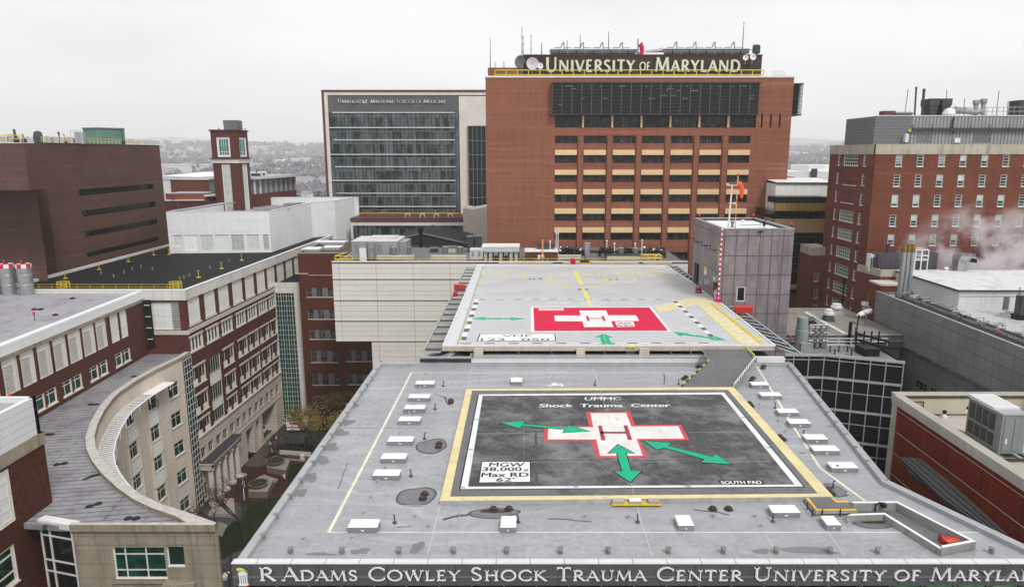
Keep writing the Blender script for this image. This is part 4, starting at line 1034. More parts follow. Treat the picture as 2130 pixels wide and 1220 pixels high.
b0=Vector((PYd(1515,472,TY+1.4).x,TY+1.4,TZ-.3));top=PYd(1520,386,b0.y).z
m=MB();m.tube(b0,Vector((b0.x+.2,b0.y,top)),.13,M_WHITE,6,.09);m.build('mast',ms_)
m=MB();m.bar(Vector((b0.x-.5,b0.y,top)),Vector((b0.x+.9,b0.y,top)),.1,.12,M_WHITE);m.box(b0.x-.6,b0.x-.3,b0.y-.1,b0.y+.1,top+.125,top+.3,M_WHITE);m.build('crossbar',ms_)
m=MB();z=b0.z+(top-b0.z)*.6;m.bar(Vector((b0.x-.1,b0.y-.1,z)),Vector((b0.x+.8,b0.y-.1,z)),.1,.1,M_WHITE);m.lathe(Vector((b0.x+.7,b0.y-.1,z-.1)),[(.2,0),(.26,.12),(.2,.3)],M_WHITE,8);m.build('sensor',ms_)
def red_beacon(c,lab,h=.5,s=1.0):
    t=thing('obstruction_light',c,lab,'beacon','red obstruction lights on rooftops')
    m=MB();m.tube(c,c+Vector((0,0,h)),.05*s,M_DSTEEL);m.lathe(c+Vector((0,0,h)),[(.14*s,0),(.14*s,.08*s)],M_DSTEEL,8);m.build('stand',t)
    m=MB();m.lathe(c+Vector((0,0,h+.082*s)),[(.12*s,0),(.15*s,.1*s),(.15*s,.26*s),(.07*s,.34*s)],BEA,8);m.build('lens',t)
    return t
BEA,n_,b_=newmat('beacon_lens');b_.inputs['Base Color'].default_value=(.7,.02,.03,1);b_.inputs['Emission Color'].default_value=(1,.05,.05,1);b_.inputs['Emission Strength'].default_value=.08;b_.inputs['Roughness'].default_value=.3
for px,py,Yb,lab in ((1455,449,TY2-.3,'back left'),(1567,451,TY2-.4,'back right'),(1646,468,TY+2,'right')):
    v=PYd(px,py,Yb);red_beacon(Vector((v.x,Yb,TZ+.1)),'red warning light on the %s edge of the lilac tower roof' % lab,.25)
for i,(px,lab) in enumerate(((1545,'short white post on the lilac tower roof beside the windsock mast'),(1524,'short grey post on the lilac tower roof left of the windsock'))):
    v=PYd(px,457,TY+8-i*2);m=MB();m.lathe(Vector((v.x,TY+8-i*2,TZ-.35)),[(.2,0),(.2,.6),(.3,.62),(.25,.9)],M_WHITE if i==0 else M_STEEL,8);m.build('vent_post',label=lab,cat='roof vent')
m=MB();v=PYd(1590,462,TY+5);c=Vector((v.x,TY+5,TZ-.35));m.path([c,c+Vector((0,0,1.0)),c+Vector((.4,0,1.5))],.06,M_DSTEEL);m.path([c+Vector((-.6,.2,.6)),c+Vector((.6,.2,1.2))],.05,M_BROWN);m.lathe(c+Vector((0,0,.3)),[(.2,0),(.25,.5)],M_DARK,8)
m.path([c+Vector((-3.2,0,.4)),c+Vector((-1.5,-.5,.5)),c+Vector((0,-.3,.4))],.04,M_DSTEEL)
m.build('antenna_bracket',label='dark twisted antenna bracket with cables on the lilac tower roof',cat='antenna')
r_=red_beacon(Q('6',648,1140,33),'red warning light at the foot of the lilac tower',.9)

# ================================================================ people
def person(x,y,z,h,face,top,legs,label,arms=((.2,.05,.85),(-.2,.05,.85)),coat=0,bend=0,hairc=(.03,.02,.015)):
    """standing figure: one skinned body, clothing and hair as children; face = heading"""
    k=h/1.75
    V=[(0,0,.95),(0,.01,1.2),(0,0,1.4),(0,.01,1.5),(0,.03,1.6),(0,.03,1.7),(.1,0,.92),(.11,.02,.5),(.11,0,.08),(.12,.13,.04),(-.1,0,.92),(-.11,-.02,.5),(-.11,0,.08),(-.12,.13,.04),
         (.19,0,1.4),(.24,0,1.14),(.24,.12,.92),(.24,.15,.84),(-.19,0,1.4),(-.24,0,1.14),(-.24,.12,.92),(-.24,.15,.84)]
    E=[(0,1),(1,2),(2,3),(3,4),(4,5),(0,6),(6,7),(7,8),(8,9),(0,10),(10,11),(11,12),(12,13),(2,14),(14,15),(15,16),(16,17),(2,18),(18,19),(19,20),(20,21)]
    R=[.14,.14,.13,.055,.09,.07,.10,.065,.045,.035,.10,.065,.045,.035,.06,.045,.035,.03,.06,.045,.035,.03]
    if bend:
        V[15:18]=[(.22,.1,1.2),(.14,.34,1.2),(.12,.42,1.22)];V[19:22]=[(-.22,.1,1.2),(-.14,.34,1.2),(-.12,.42,1.22)]
    me=bpy.data.meshes.new('body');me.from_pydata([tuple(c*k for c in v) for v in V],E,[])
    o=bpy.data.objects.new('body',me)
    t=thing('person',(x,y,z),label,'person');t.rotation_euler=(0,0,face)
    COL.objects.link(o);o.parent=t
    me.materials.append(flat('skin',(.42,.24,.17),.6))
    md=o.modifiers.new('skin','SKIN');ss=o.modifiers.new('sub','SUBSURF');ss.levels=1;ss.render_levels=1
    for i,r in enumerate(R):me.skin_vertices[0].data[i].radius=(r*k,r*k)
    me.skin_vertices[0].data[0].use_root=True
    def part(nm,segs,mat,prof=None):
        m=MB()
        for a,b,r,r2 in segs:m.tube(Vector(a)*k,Vector(b)*k,r*k,mat,10,r2*k)
        ob=m.build(nm,t);ob.data.transform(Matrix.Translation(wloc(t)));return ob
    jl=.95 if not coat else .62
    part('jacket',[((0,0,jl),(0,0,1.2),.2 if coat else .17,.16),((0,0,1.2),(0,0,1.43),.16,.15),(V[14],V[15],.075,.065),(V[15],V[16],.062,.05),(V[18],V[19],.075,.065),(V[19],V[20],.062,.05),((-.17,0,1.4),(.17,0,1.4),.08,.08)],top)
    part('trousers',[(V[6],V[7],.115,.085),(V[7],V[8],.084,.065),(V[10],V[11],.115,.085),(V[11],V[12],.084,.065),((0,0,.88),(0,0,1.0),.16,.165)],legs)
    part('hair',[((0,.005,1.66),(0,.0,1.78),.105,.07)],flat('hair',hairc,.7))
    part('shoes',[((V[8][0],-.05,.045),(V[9][0],.17,.045),.05,.045),((V[12][0],-.05,.045),(V[13][0],.17,.045),.05,.045)],M_BLACK)
    return t
c=Q('8',1243,466,ZU);person(c.x,c.y,ZU+.002,1.75,radians(120),flat('pink_scrubs',(.62,.33,.52)),flat('pink_scrubs',(0,0,0)),'person in pink scrubs standing outside the lilac tower doorway')
c=Q('8',1254,462,ZU);person(c.x+.1,c.y+.5,ZU+.002,1.8,radians(100),flat('violet_scrubs',(.15,.08,.2)),flat('dark_trousers',(.03,.03,.04)),'person in dark violet clothes just inside the lilac tower doorway')
# ================================================================ left side: long brick building
GZ=-3.0
M_BR1=wallm('brick_dark',(.135,.047,.034),var=.2,fine=.4,hband=.18,streak=.25)
M_BRN=wallm('brick_near',(.14,.050,.030),joint=(.42,.15),jc=.55,jw=.022,offset=.5,cvar=.4,var=.2,fine=.3)
M_STONE=wallm('stone_base',(.60,.54,.44),joint=(2.4,.75),jc=.62,jw=.05,offset=.5,var=.12,streak=.25)
M_CAPW=wallm('parapet_pale',(.70,.69,.64),joint=(1.6,5),jc=.6,streak=.3)
M_WPAN=wallm('white_panel',(.78,.79,.77),joint=(1.9,1.9),jc=.72,jw=.035,var=.05,streak=.15)
M_TRIM=flat('limestone_trim',(.62,.57,.49),.7)
M_FRW=flat('frame_pale',(.74,.72,.66),.5)
M_BLKR=roofm('black_roof',(.016,.0165,.018),var=.3,vs=.1,grit=.25,seams=(40,3.0,.03,1.8),dk=(.03,.031,.034),dkp=(.6,.72))
M_GREYR=roofm('grey_roof',(.38,.37,.40),var=.14,vs=.08,grit=.12,dk=(.22,.21,.24),dkp=(.5,.68),wet=.4)
M_PLANKR=roofm('plank_roof',(.33,.325,.34),var=.16,vs=.12,grit=.2,seams=(30,.95,.07,.33),sa=-.16,dk=(.17,.15,.19),dkp=(.5,.66),wet=.35)
M_GGL=glassm('green_dark_glass',(.008,.02,.016),(.02,.05,.04),.12,.3)
M_GGB=glassm('green_bright_glass',(.004,.022,.016),(.008,.06,.04),.1,.4)
M_CURT=glassm('pale_glass',(.6,.66,.6),(.7,.74,.68),.25,.4)
M_CONCW=wallm('stained_concrete',(.34,.30,.22),joint=(2.25,1.45),jc=.62,jw=.03,var=.15,streak=.9,sc=(.12,.10,.07),stain=.3)
M_COURT=wallm('pale_precast',(.70,.62,.52),joint=(1.6,1.25),jc=.78,jw=.02,var=.08,streak=.35,sc=(.25,.22,.18))
LE=Fac((-58.7,119),(-57.2,159.5));LEL=Fac((-58.7,119),(-55.6,203))
lb=thing('brick_medical_building',(-72,160,GZ),'long brick building with black roof, yellow guard rail and cream window bays down the left','building')
foot2=[(-58.7,119),(-55.6,203),(-92.7,203),(-92,119)]
ZL=36.5
holes=[];wins=[]
for a,b in ((.7,4.7),(6.6,10.6),(12.1,16.3),(18.1,22.5),(24.0,28.3),(29.9,34.1),(35.5,39.7),(41.2,45.3),(46.8,51.0),(52.4,56.5),(58,62)):
    h=(a,b,30.6,35.25);holes.append(h);wins.append((h,'P'))
for a,b in ((.1,4.9),(6.1,11.1),(12.1,17.0),(18.5,23.1),(23.9,28.8),(29.6,34.4),(35.2,39.9)):
    h=(a,b,25.7,28.2);holes.append(h);wins.append((h,'R'))
for z0,z1 in ((19.4,22.7),(14.1,17.5),(9.95,12.7)):
    for i,(a,b) in enumerate(((.1,4.8),(6.1,10.5),(11.9,16.5),(18.5,23.0),(23.8,28.6),(29.5,34.4),(35.2,39.9))):
        h=(a,b,z0 if i != 1 else z0+.1,z1);holes.append(h);wins.append((h,'T' if i != 1 else 'W'))
sholes=[];swins=[]
for i in range(14):
    a=-.0+.2+i*2.95+(.0 if i % 2 else .15);h=(a,a+2.0,5.4,7.6);sholes.append(h);swins.append(h)
arch=[(18.9,22.5,GZ+.02,3.4),(23.8,26.2,GZ+.02,3.6),(27.2,35.0,GZ+.02,3.9)]
door_=[(2,3.9,GZ+.02,1.2),(.0+.05,1.7,-2.4,.9)]
w1_=(.0+.1,1.75,-2.6,1.0)
m=MB();wallholes(m,LEL,9.7,ZL-1.3,holes,M_BR1,.35,M_TRIM)
LS=Fac((-92,119),(-58.7,119))
sh=(LS.L-8.7,LS.L-1.2,29.9,34.8)
wallholes(m,LS,9.7,ZL-1.3,[sh],M_BR1,.3,M_TRIM)
m.prism([(-58.71,119.01),(-55.61,203),(-92.7,203),(-92,119.01)][0:0] or [(-92.7,202.9),(-92,119.02),(-91.9,119.02),(-92.6,202.9)],GZ,ZL-1.3,M_BR1)
m.poly([(-55.6,203,GZ),(-92.7,203,GZ),(-92.7,203,ZL-1.3),(-55.6,203,ZL-1.3)],M_BR1)
m.build('brick_wall',lb)
m=MB();wallholes(m,LEL,GZ,9.7,sholes+arch+[w1_],M_STONE,1.2,M_STONE,out=.12)
wallholes(m,LS,GZ,9.7,[],M_STONE,.3,M_STONE,out=.12)
fbox(m,LEL,-.3,LEL.L,9.701,10.0,.0,.35,M_TRIM);fbox(m,LEL,-.2,LEL.L,4.3,4.5,.13,.25,M_TRIM)
m.build('stone_base',lb)
m=MB();
for h in arch:fbox(m,LEL,h[0]-.1,h[1]+.1,GZ,h[3]+.1,-5.5,-5.4,M_DARK)
fbox(m,LEL,18.5,35.2,3.95,4.1,-5.5,-1.1,M_DARK)
for u in (18.6,23.1,26.7,35.1):fbox(m,LEL,u-.1,u+.1,GZ,3.94,-5.5,-1.1,M_STONE)
m.build('passage',lb)
m=MB()
fbox(m,LEL,-.1,LEL.L,ZL-1.3,ZL+.4,-.4,.28,M_CAPW);fbox(m,LS,-.0,LS.L+.28,ZL-1.3,ZL+.4,-.8,.26,M_CAPW)
fbox(m,LEL,-.1,LEL.L,ZL+.402,ZL+.5,-.45,.33,M_COPEW);fbox(m,LS,0,LS.L-.46,ZL+.402,ZL+.5,-.85,.31,M_COPEW)
Lw=Fac((-92.7,203),(-92,119));fbox(m,Lw,0,Lw.L-1,ZL-.5,ZL+.5,-.6,0,M_CAPW,M_COPEW)
m.build('parapet',lb)
m=MB();m.prism([(-58.9,119.6),(-56.0,202.8),(-92.2,202.8),(-91.6,119.6)],ZL-.6,ZL,M_BLKR);m.build('roof',lb)
m=MB()
fbox(m,LEL,-.15,LEL.L,29.2,29.9,.01,.22,M_TRIM);fbox(m,LS,LS.L-10,LS.L+.2,29.05,29.75,.012,.2,M_TRIM)
for h,s in wins:
    if s=='P':fbox(m,LEL,h[0]-.15,h[1]+.15,30.2,30.58,.01,.2,M_TRIM)
    elif s in 'RT':fbox(m,LEL,h[0]-.1,h[1]+.1,h[3]+.02,h[3]+.4,.01,.12,M_TRIM);fbox(m,LEL,h[0]-.1,h[1]+.1,h[2]-.22,h[2]-.02,.01,.16,M_TRIM)
islands(m,'stone_trim',lb)
def ex_pair(bx,w,hh):
    bx(w*.40,w*.60,.07,hh-.07,-.08,.16,M_BR1)
    for a,b in ((.08,w*.40),(w*.6,w-.08)):
        bx(a,b,.08,hh*.3,-.07,.1,M_WPAN);c=(a+b)/2;bx(c-.04,c+.04,hh*.3,hh-.08,-.06,.06,M_FRW)
def ex_row(bx,w,hh):
    for i in range(4):
        a=w*(i+.55)/4;bx(a,a+w*.09,.07,hh-.07,-.07,.09,M_WPAN)
def ex_none(bx,w,hh):pass
for h,s in wins:
    if s=='P':
        window(lb,LE,h,M_FRW,M_WPAN,2,2,fw=.22,mw=.05,rev=.12)
    elif s=='R':window(lb,LE,h,M_FRW,M_GGL,4,1,fw=.12,mw=.1,rev=.2,extra=ex_row)
    elif s=='T':window(lb,LE,h,M_FRW,M_GGL,1,1,fw=.08,rev=.2,extra=ex_pair)
    else:window(lb,LE,h,M_FRW,M_GGL,5,(.12,),fw=.1,mw=.06,rev=.12)
for z0,z1 in ((17.55,19.4),(12.75,14.1)):
    m=MB();fbox(m,LEL,6.15,10.45,z0,z1,.01,.08,M_WPAN);m.build('spandrel_panel',lb)
for h in swins:
    window(lb,LE,h,M_TRIM,M_GGL,3,1,fw=.1,mw=.14,rev=.3)
window(lb,LE,w1_,M_FRW,M_GGL,2,5,fw=.1,rev=.3)
# south louvre window
def ex_louv(bx,w,hh):
    for a,b in ((.08,w*.2),(w*.8,w-.08)):
        for i in range(14):z=.1+(hh-.2)*i/14;bx(a,b,z,z+(hh-.2)/28,-.05,.08,M_STEEL)
    bx(w*.2-.1,w*.2,.05,hh,-.06,.1,M_FRW);bx(w*.8,w*.8+.1,.05,hh,-.06,.1,M_FRW)
window(lb,LS,sh,M_FRW,M_WPAN,(.5,),(.27,),fw=.12,rev=.25,extra=ex_louv)
# portico
pr=thing('entrance_portico',PXd(*q('c',400,700),-56.2),'stone columned entrance portico with dark roof and white lettering on the long brick building','portico')
pa,pb=PXd(*q('c',235,640),-56.4),PXd(*q('c',550,318),-56.4)
pf_=Fac((-56.4,pa.y),(-56.3,pb.y));ztp=9.0;zbt=(pa.z+pb.z)/2
zet=PXd(*q('c',235,570),-56.4).z
m=MB();fbox(m,pf_,-.5,pf_.L+.5,zbt,zet,-2.0,0,M_STONE);m.build('entablature',pr)
m=MB();fbox(m,pf_,-.7,pf_.L+.7,zet+.002,zet+.3,-2.0,.3,M_TRIM,flat('slate_top',(.04,.04,.045),.5));m.build('roof',pr)
for i in range(5):
    u=pf_.L*(i+.12)/4.4;c=pf_.pt(u,GZ,-.6);m=MB();m.lathe(c,[(.75,.0),(.75,.5),(.55,.55),(.5,zbt-GZ-.5),(.7,zbt-GZ-.3),(.7,zbt-GZ-.002)],M_TRIM,14);m.build('column',pr)
m=MB();fbox(m,pf_,-.2,pf_.L+.2,zbt+.12,zet-.1,.003,.025,flat('sign_slate',(.05,.05,.055),.5));m.build('sign_panel',pr)
m=MB();text_on(m,'Veterans Affairs Medical Center',[pf_.pt(.4,zbt+.35,.04),pf_.pt(pf_.L-.3,zbt+.35,.04),pf_.pt(pf_.L-.3,zet-.3,.04),pf_.pt(.4,zet-.3,.04)],M_WHITE,.003);m.build('lettering',pr)
# guard rail on the black roof
gr=thing('guard_rail',(-76,123.5,ZL),'yellow guard rail along the front edge of the black roof','railing')
def rail(m,a,b,n,h=1.05,r=.038,mat=None):
    mat=mat or M_YEL;a=Vector(a);b=Vector(b)
    for i in range(n+1):
        p=a.lerp(b,i/n);m.tube(p,p+Vector((0,0,h)),r,mat,5)
    for z in (h,h*.55):m.tube(a+Vector((0,0,z)),b+Vector((0,0,z)),r,mat,5)
m=MB();a=P(78,600,ZL);b=Q('1',1120,1155,ZL);a.y=b.y=121.2;a.x=-92;b.x=-60.5
rail(m,a,b,14);m.build('rail',gr)
for x in ((-80.9),(-61.2)):
    m=MB();c=Vector((x,121.2,ZL))
    for i in range(8):
        an=2*pi*i/8;p=c+Vector((1.1*cos(an),.8*sin(an),0));p2=c+Vector((1.1*cos(an+pi/4),.8*sin(an+pi/4),0))
        m.tube(p+Vector((0,0,.2)),p+Vector((0,0,1.5)),.05,M_YEL,5)
        for z in (.6,1.1,1.5):m.tube(p+Vector((0,0,z)),p2+Vector((0,0,z)),.045,M_YEL,5)
    m.build('ladder_cage',gr)
st=None
SL_=[(413,1092,'left edge, nearest'),(628,1036,'left edge, second'),(812,986,'left edge, third'),(973,943,'left edge, fourth'),(1070,941,'beside the white penthouse door'),(1530,977,'right edge, farthest'),(1403,1030,'right edge, middle'),(1258,1086,'right edge, nearest')]
for x,y,s in SL_:
    c=Q('1',x,y,ZL);lab='yellow weighted stand on the black roof, '+s
    if st is None:
        st=thing('safety_stand',c,lab,'stand','yellow safety line stands on the black roof')
        m=MB();m.lathe(c,[(.45,.002),(.45,.08),(.2,.13)],M_YEL,10);m.build('base',st);m=MB();m.tube(c+Vector((0,0,.1)),c+Vector((0,0,1.1)),.06,M_YEL,6);m.lathe(c+Vector((0,0,1.2)),[(.16,0),(.16,.2)],M_YEL,6);m.build('post',st)
    else:dup(st,c,0,lab)
# small vents on black roof
bv=None
for i,(x,y) in enumerate(((640,1065),(785,1060),(838,1040),(893,1025),(965,1040),(720,1085),(1140,1100),(1165,1095),(1200,1080),(1330,1030),(1450,985))):
    c=Q('1',x,y,ZL);lab='small grey pipe vent on the black roof'
    if bv is None:
        m=MB();m.lathe(c,[(.18,0),(.12,.05),(.12,.5),(.2,.52),(.1,.62)],M_LAMPB,8);bv=m.build('roof_vent',label=lab,cat='roof vent',group='small pipe vents on the black roof');bo=Vector(bv.location)-c
    else:dup(bv,c+bo,0,lab)
# white penthouse
wp_=thing('white_penthouse',(-73,190,ZL),'white panelled penthouse with open top standing on the black roof','penthouse')
M_PENT=wallm('penthouse_white',(.82,.85,.85),joint=(2.0,2.6),jc=.84,jw=.05,var=.04)
ppl=[(-85.2,167.6),(-61.5,169.6),(-60.4,200),(-55.8,208),(-53.4,223),(-85.2,223)]
ZT=46.4
m=MB();
for i in range(len(ppl)):
    a,b=ppl[i],ppl[(i+1) % len(ppl)];f=Fac(a,b);zb_=36.5 if i<2 else 33
    hl=[]
    if i==0:
        hl=[(.9,3.1,38.2,40.9)]+[(3.6+k*3.6,6.7+k*3.6,37.0,40.9) for k in range(5)]+[(21.9,23.4,37.0,40.9)];f0=f;hl0=hl
    wallholes(m,f,zb_,ZT,hl,M_PENT,.25);fbox(m,f,.0,f.L,zb_+4.6,ZT-.001,-.4,-.35,M_PENT);fbox(m,f,-.05,f.L+.05,ZT,ZT+.12,-.45,.06,M_WHITE)
m.build('wall',wp_)
m=MB();m.prism([(-84.8,168),(-61.9,170),(-60.8,200),(-56.2,208.1),(-53.9,222.6),(-84.8,222.6)],ZT-2.6,ZT-2.2,M_GREYR);m.build('roof',wp_)
for h in hl0:window(wp_,f0,h,M_WHITE,M_CURT,3 if h[1]-h[0]>2.4 else 1,1,fw=.12,rev=.18)
m=MB();fbox(m,f0,1.0,2.6,36.55,38.15,.01,.06,M_WHITE);m.build('door',wp_)
# open louvre rack edge + equipment inside
m=MB();a=Vector((-84.6,169,ZT));b=Vector((-82.4,207,ZT))
for i in range(34):
    p=a.lerp(b,i/33);m.box(p.x,p.x+1.6,p.y,p.y+.25,ZT+.02,ZT+.3,M_COPE)
m.bar(a+Vector((.1,0,.0)),b+Vector((.1,0,0)),.15,.35,M_WHITE);m.bar(a+Vector((1.6,0,.0)),b+Vector((1.6,0,0)),.15,.35,M_COPE);m.build('louvre_rack',wp_)
rr=random.Random(5)
for i in range(9):
    x=rr.uniform(-80,-64);y=rr.uniform(178,215);w=rr.uniform(1.5,4);d=rr.uniform(2,6)
    m=MB();m.box(x,x+w,y,y+d,ZT-2.19,ZT-1.2+rr.uniform(0,.9),M_COPE if i % 2 else M_SKYF,M_SKYF if i % 3 else M_COPE);m.bar((x,y,ZT-1.0),(x+w+2,y+d*.5,ZT-.6),.2,.2,M_STEEL)
    m.build('rooftop_unit',label='grey duct unit lying inside the open top of the white penthouse',cat='duct unit',group='duct units inside the white penthouse')
# far white parapet strip behind penthouse
m=MB();a=Q('g',1210,765,44.5);m.box(-80,-52.5,223.5,224.5,36,46.6,M_PENT,M_WHITE)
for i in range(22):m.tube((-79+i*1.25,223.4,45.2),(-79+i*1.25,223.4,47.4),.06,M_DARK,4)
m.build('screen_wall',label='low white screen wall with dark posts behind the white penthouse',cat='screen wall')

# ---------------------------------------------------------------- wing W
ww=thing('brick_wing',(-85,100,GZ),'brick wing with grey roof, white parapet and tall louvred bays at the left edge','building')
WE=Fac((-64.4-.0455*-83.3*0-.0,83.3),(-65.8,114));dW=(WE.b-WE.a).normalized();WA=WE.a-dW*22
WE2=Fac((WA.x,WA.y),(-65.9,118.9));o_=(WE.a-WA).length
M_BR2=wallm('brick_wing_brick',(.12,.047,.034),var=.2,fine=.4,hband=.15)
ZWR=36.4
hb=[]
for a,b,s in ((-3.8,-1.2,1),(-.3,2.5,1),(3.1,5.8,1),(6.5,9.3,1),(9.9,12.8,1),(13.4,16.4,1),(16.95,20.0,1),(20.5,23.3,1),(24.6,26.9,0),(27.6,29.6,0)):
    hb.append(((a+o_,b+o_,30.45,34.95),s))
hw=[(a+o_,b+o_,26.35,28.5) for a,b in ((-1.6,.5),(.9,3.0),(4.6,6.8),(7.2,9.4),(10.8,13.0),(13.4,15.5),(17.6,19.9),(20.3,22.5),(24.8,27.0),(27.4,29.5))]
m=MB();wallholes(m,WE2,GZ,35.0,[h for h,s in hb]+hw,M_BR2,.3,M_TRIM)
m.build('brick_wall',ww)
m=MB();m.box(-125,-65.9,60,118.7,20,ZWR-.3,M_BR2) if False else m.prism([(WA.x-.5,WA.y),(-66.3,118.6),(-125,118.6),(-125,WA.y)],25,ZWR,M_BR2,M_GREYR);m.build('roof',ww)
m=MB();fbox(m,WE2,0,WE2.L,35.001,35.5,-.4,.15,M_CONCW);fbox(m,WE2,0,WE2.L,35.501,36.85,-1.0,.05,M_PENT,M_WHITE);m.build('parapet',ww)
def ex_lv(bx,w,hh):
    n=13
    for i in range(n):z=.12+(hh*.8-.2)*i/n;bx(w*.16,w*.72,z,z+.15,-.05,.10,M_FRW)
    bx(w*.72,w*.76,.1,hh*.8,-.06,.12,M_FRW);bx(w*.12,w*.16,.1,hh-.1,-.06,.12,M_FRW);bx(w*.1,w-.1,hh*.8-.06,hh*.8+.06,-.06,.12,M_FRW);bx(.1,w-.1,hh*.8+.06,hh-.1,-.05,.06,M_WPAN);bx(w*.76,w-.1,.1,hh*.8,-.05,.05,M_WPAN)
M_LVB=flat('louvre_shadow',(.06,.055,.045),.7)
for h,s in hb:
    if s:window(ww,WE2,h,M_FRW,M_LVB,1,1,fw=.15,rev=.2,extra=ex_lv)
    else:window(ww,WE2,h,M_FRW,M_WPAN,2,3,fw=.12,rev=.15)
for h in hw:window(ww,WE2,h,M_FRW,M_GGB,(.32,),(.72,),fw=.16,mw=.12,rev=.18,sill=M_TRIM)
m=MB();fbox(m,Fac((-65.6,118.2),(-64.0,119.0)),0,1.2,27,35.3,-.2,.0,M_DARK)
for i in range(4):m.box(-65.2,-64.3,117.7,117.85,28.5+i*2,28.6+i*2,M_WHITE)
m.build('corner_glazing',ww)
# gap facade between wing and long building + stacks
for i,(x,lab) in enumerate(((57,'right-hand of the cluster'),(21,'middle of the cluster'),(-12,'left-hand of the cluster'))):
    c=P(x,612,ZWR);t=thing('exhaust_stack',c,'fat galvanised exhaust stack with red and white rim, '+lab,'stack','galvanised stacks on the grey wing roof')
    hs=5.1;m=MB();m.lathe(c,[(1.25,.002),(1.25,.15),(1.12,.2),(1.12,hs*.33),(1.16,hs*.34),(1.12,hs*.36),(1.12,hs*.66),(1.16,hs*.67),(1.12,hs*.69),(1.12,hs)],M_GALV if 'M_GALV' in globals() else flat('galvanised_bright',(.42,.43,.44),.35,.7,.5,.2,1.2),18);m.build('barrel',t,smooth=False)
    m=MB()
    for k in range(10):
        a0,a1=2*pi*k/10,2*pi*(k+1)/10;p=[c+Vector((1.17*cos(a),1.17*sin(a),hs-.5)) for a in (a0,a1)];q2=[v+Vector((0,0,.72)) for v in p]
        m.poly([p[0],p[1],q2[1],q2[0]],M_MRED if k % 2 else M_WHITE)
    m.lathe(c+Vector((0,0,hs+.0)),[(1.13,0),(1.0,.05)],M_DSTEEL,18);m.build('rim_band',t)
    if i<2:red_beacon(c+Vector((-.3,0,hs+.05)),'red warning light on top of the %s exhaust stack' % ('right-hand','middle')[i],.35,.9)
red_beacon(Q('2',220,325,ZWR),'red warning light standing on the grey wing roof',.9,1.1)
M_GALV=MATS['galvanised_bright']
for i,(x,y) in enumerate(((218,255),(258,255),(458,185),(350,290))):
    c=Q('2',x,y,ZWR);m=MB();m.lathe(c,[(.45,.004),(.4,.1),(.2,.22)],M_DARK,10);m.build('roof_drain',label='dark round roof drain on the grey roof of the left wing',cat='roof drain',group='roof drains of the left wing')

# ---------------------------------------------------------------- curved building
cb=thing('curved_building',(-52,88,GZ),'curved pale precast building with plank-like grey roof and concave window wall','building')
V_=[(-28.97,60.65),(-32.33,62.43),(-36.0,64.25),(-38.85,66.06),(-41.81,68.5),(-45.44,71.89),(-48.29,74.96),(-50.77,78.05),(-52.9,81.38),(-54.9,85.4),(-56.84,90.15),(-58.3,94.6),(-58.95,97.4),(-59.35,102),(-59.42,104.1),(-59.28,108.8),(-59.1,110.2),(-58.5,115.6),(-58.6,118.9)]
V_=[Vector((a,b,0)) for a,b in V_]
rows=[(19.9,22.4),(14.7,17.2),(9.6,12.0),(4.4,6.8),(-.7,1.6)]
m=MB();cw=[]
for i in range(len(V_)-1):
    f=Fac(V_[i],V_[i+1]);hl=[]
    if i==12:hl=[(.7,f.L-.75,a,b) for a,b in rows]
    if i==14:hl=[(.85,f.L-.9,a,b) for a,b in rows]
    if i==16:hl=[(.9,3.75,a,b) for a,b in rows]
    if i==10:hl=[(.8,f.L-.9,a,b) for a,b in rows]
    if i==8:hl=[(.6,f.L-.6,a,b) for a,b in rows]
    wallholes(m,f,GZ,25.3,hl,M_COURT if i<17 else M_GGL,.3,M_TRIM)
    if i==17:
        for z in range(0,24):fbox(m,f,.2,f.L,z*1.2-2.5,z*1.2-2.42,.01,.08,M_COPEW)
        for u in (.25,1.2,2.2,3.1):fbox(m,f,u,u+.09,GZ,25.3,.081,.13,M_COPEW)
    for h in hl:cw.append((f,h,i))
m.build('window_wall',cb)
for f,h,i in cw:window(cb,f,h,M_FRW,M_GGB,(.5,),(.68,),fw=.1,mw=.09,rev=.2,sill=M_TRIM)
m=MB()
for f,h,i in cw:
    if i in (12,14,10) and h[2]>5:fbox(m,f,h[0]+.05,h[1]-.05,h[2]-2.55,h[2]-.2,.01,.06,M_PENT)
    if i in (12,14):fbox(m,f,h[0]-.35,h[0]-.05,h[2]-2.4,h[3]+.1,.01,.28,M_COURT) ;fbox(m,f,h[1]+.05,h[1]+.35,h[2]-2.4,h[3]+.1,.012,.28,M_COURT)
islands(m,'spandrel',cb)
Vi=offset_poly(V_+[Vector((-80,118,0)),Vector((-80,60,0))],0)
# coping ring (west of wall line), stained
def shift(V,d):
    out=[]
    for i,p in enumerate(V):
        t=(V[min(i+1,len(V)-1)]-V[max(i-1,0)]).normalized();out.append(p+Vector((-t.y,t.x,0))*d)
    return out
Wn=shift(V_,.95);Wn[0]=Vector((-31.8,60.65,0));Wn[1]=Vector((-33.5,61.9,0))
m=MB()
for i in range(len(V_)-1):
    a,b,c,d=V_[i],V_[i+1],Wn[i+1],Wn[i];V=lambda p,z:(p.x,p.y,z)
    m.hexa([V(a,25.3),V(b,25.3),V(c,25.3),V(d,25.3)],[V(a,26),V(b,26),V(c,26),V(d,26)],M_CONCW,flat('coping_stone',(.52,.49,.46),.7,var=.2))
m.box(-42.6,-28.97,60.2,60.64,25.3,26,M_CONCW,MATS['coping_stone'])
m.build('coping',cb)
m=MB();rp2=[p for p in Wn]+[Vector((-65.9,118.9,0)),Vector((-64.6,90,0)),Vector((-64,62,0)),Vector((-47.4,61.2,0)),Vector((-42.5,60.66,0))]
m.prism(rp2,25.0,25.55,M_PLANKR);m.build('roof',cb)
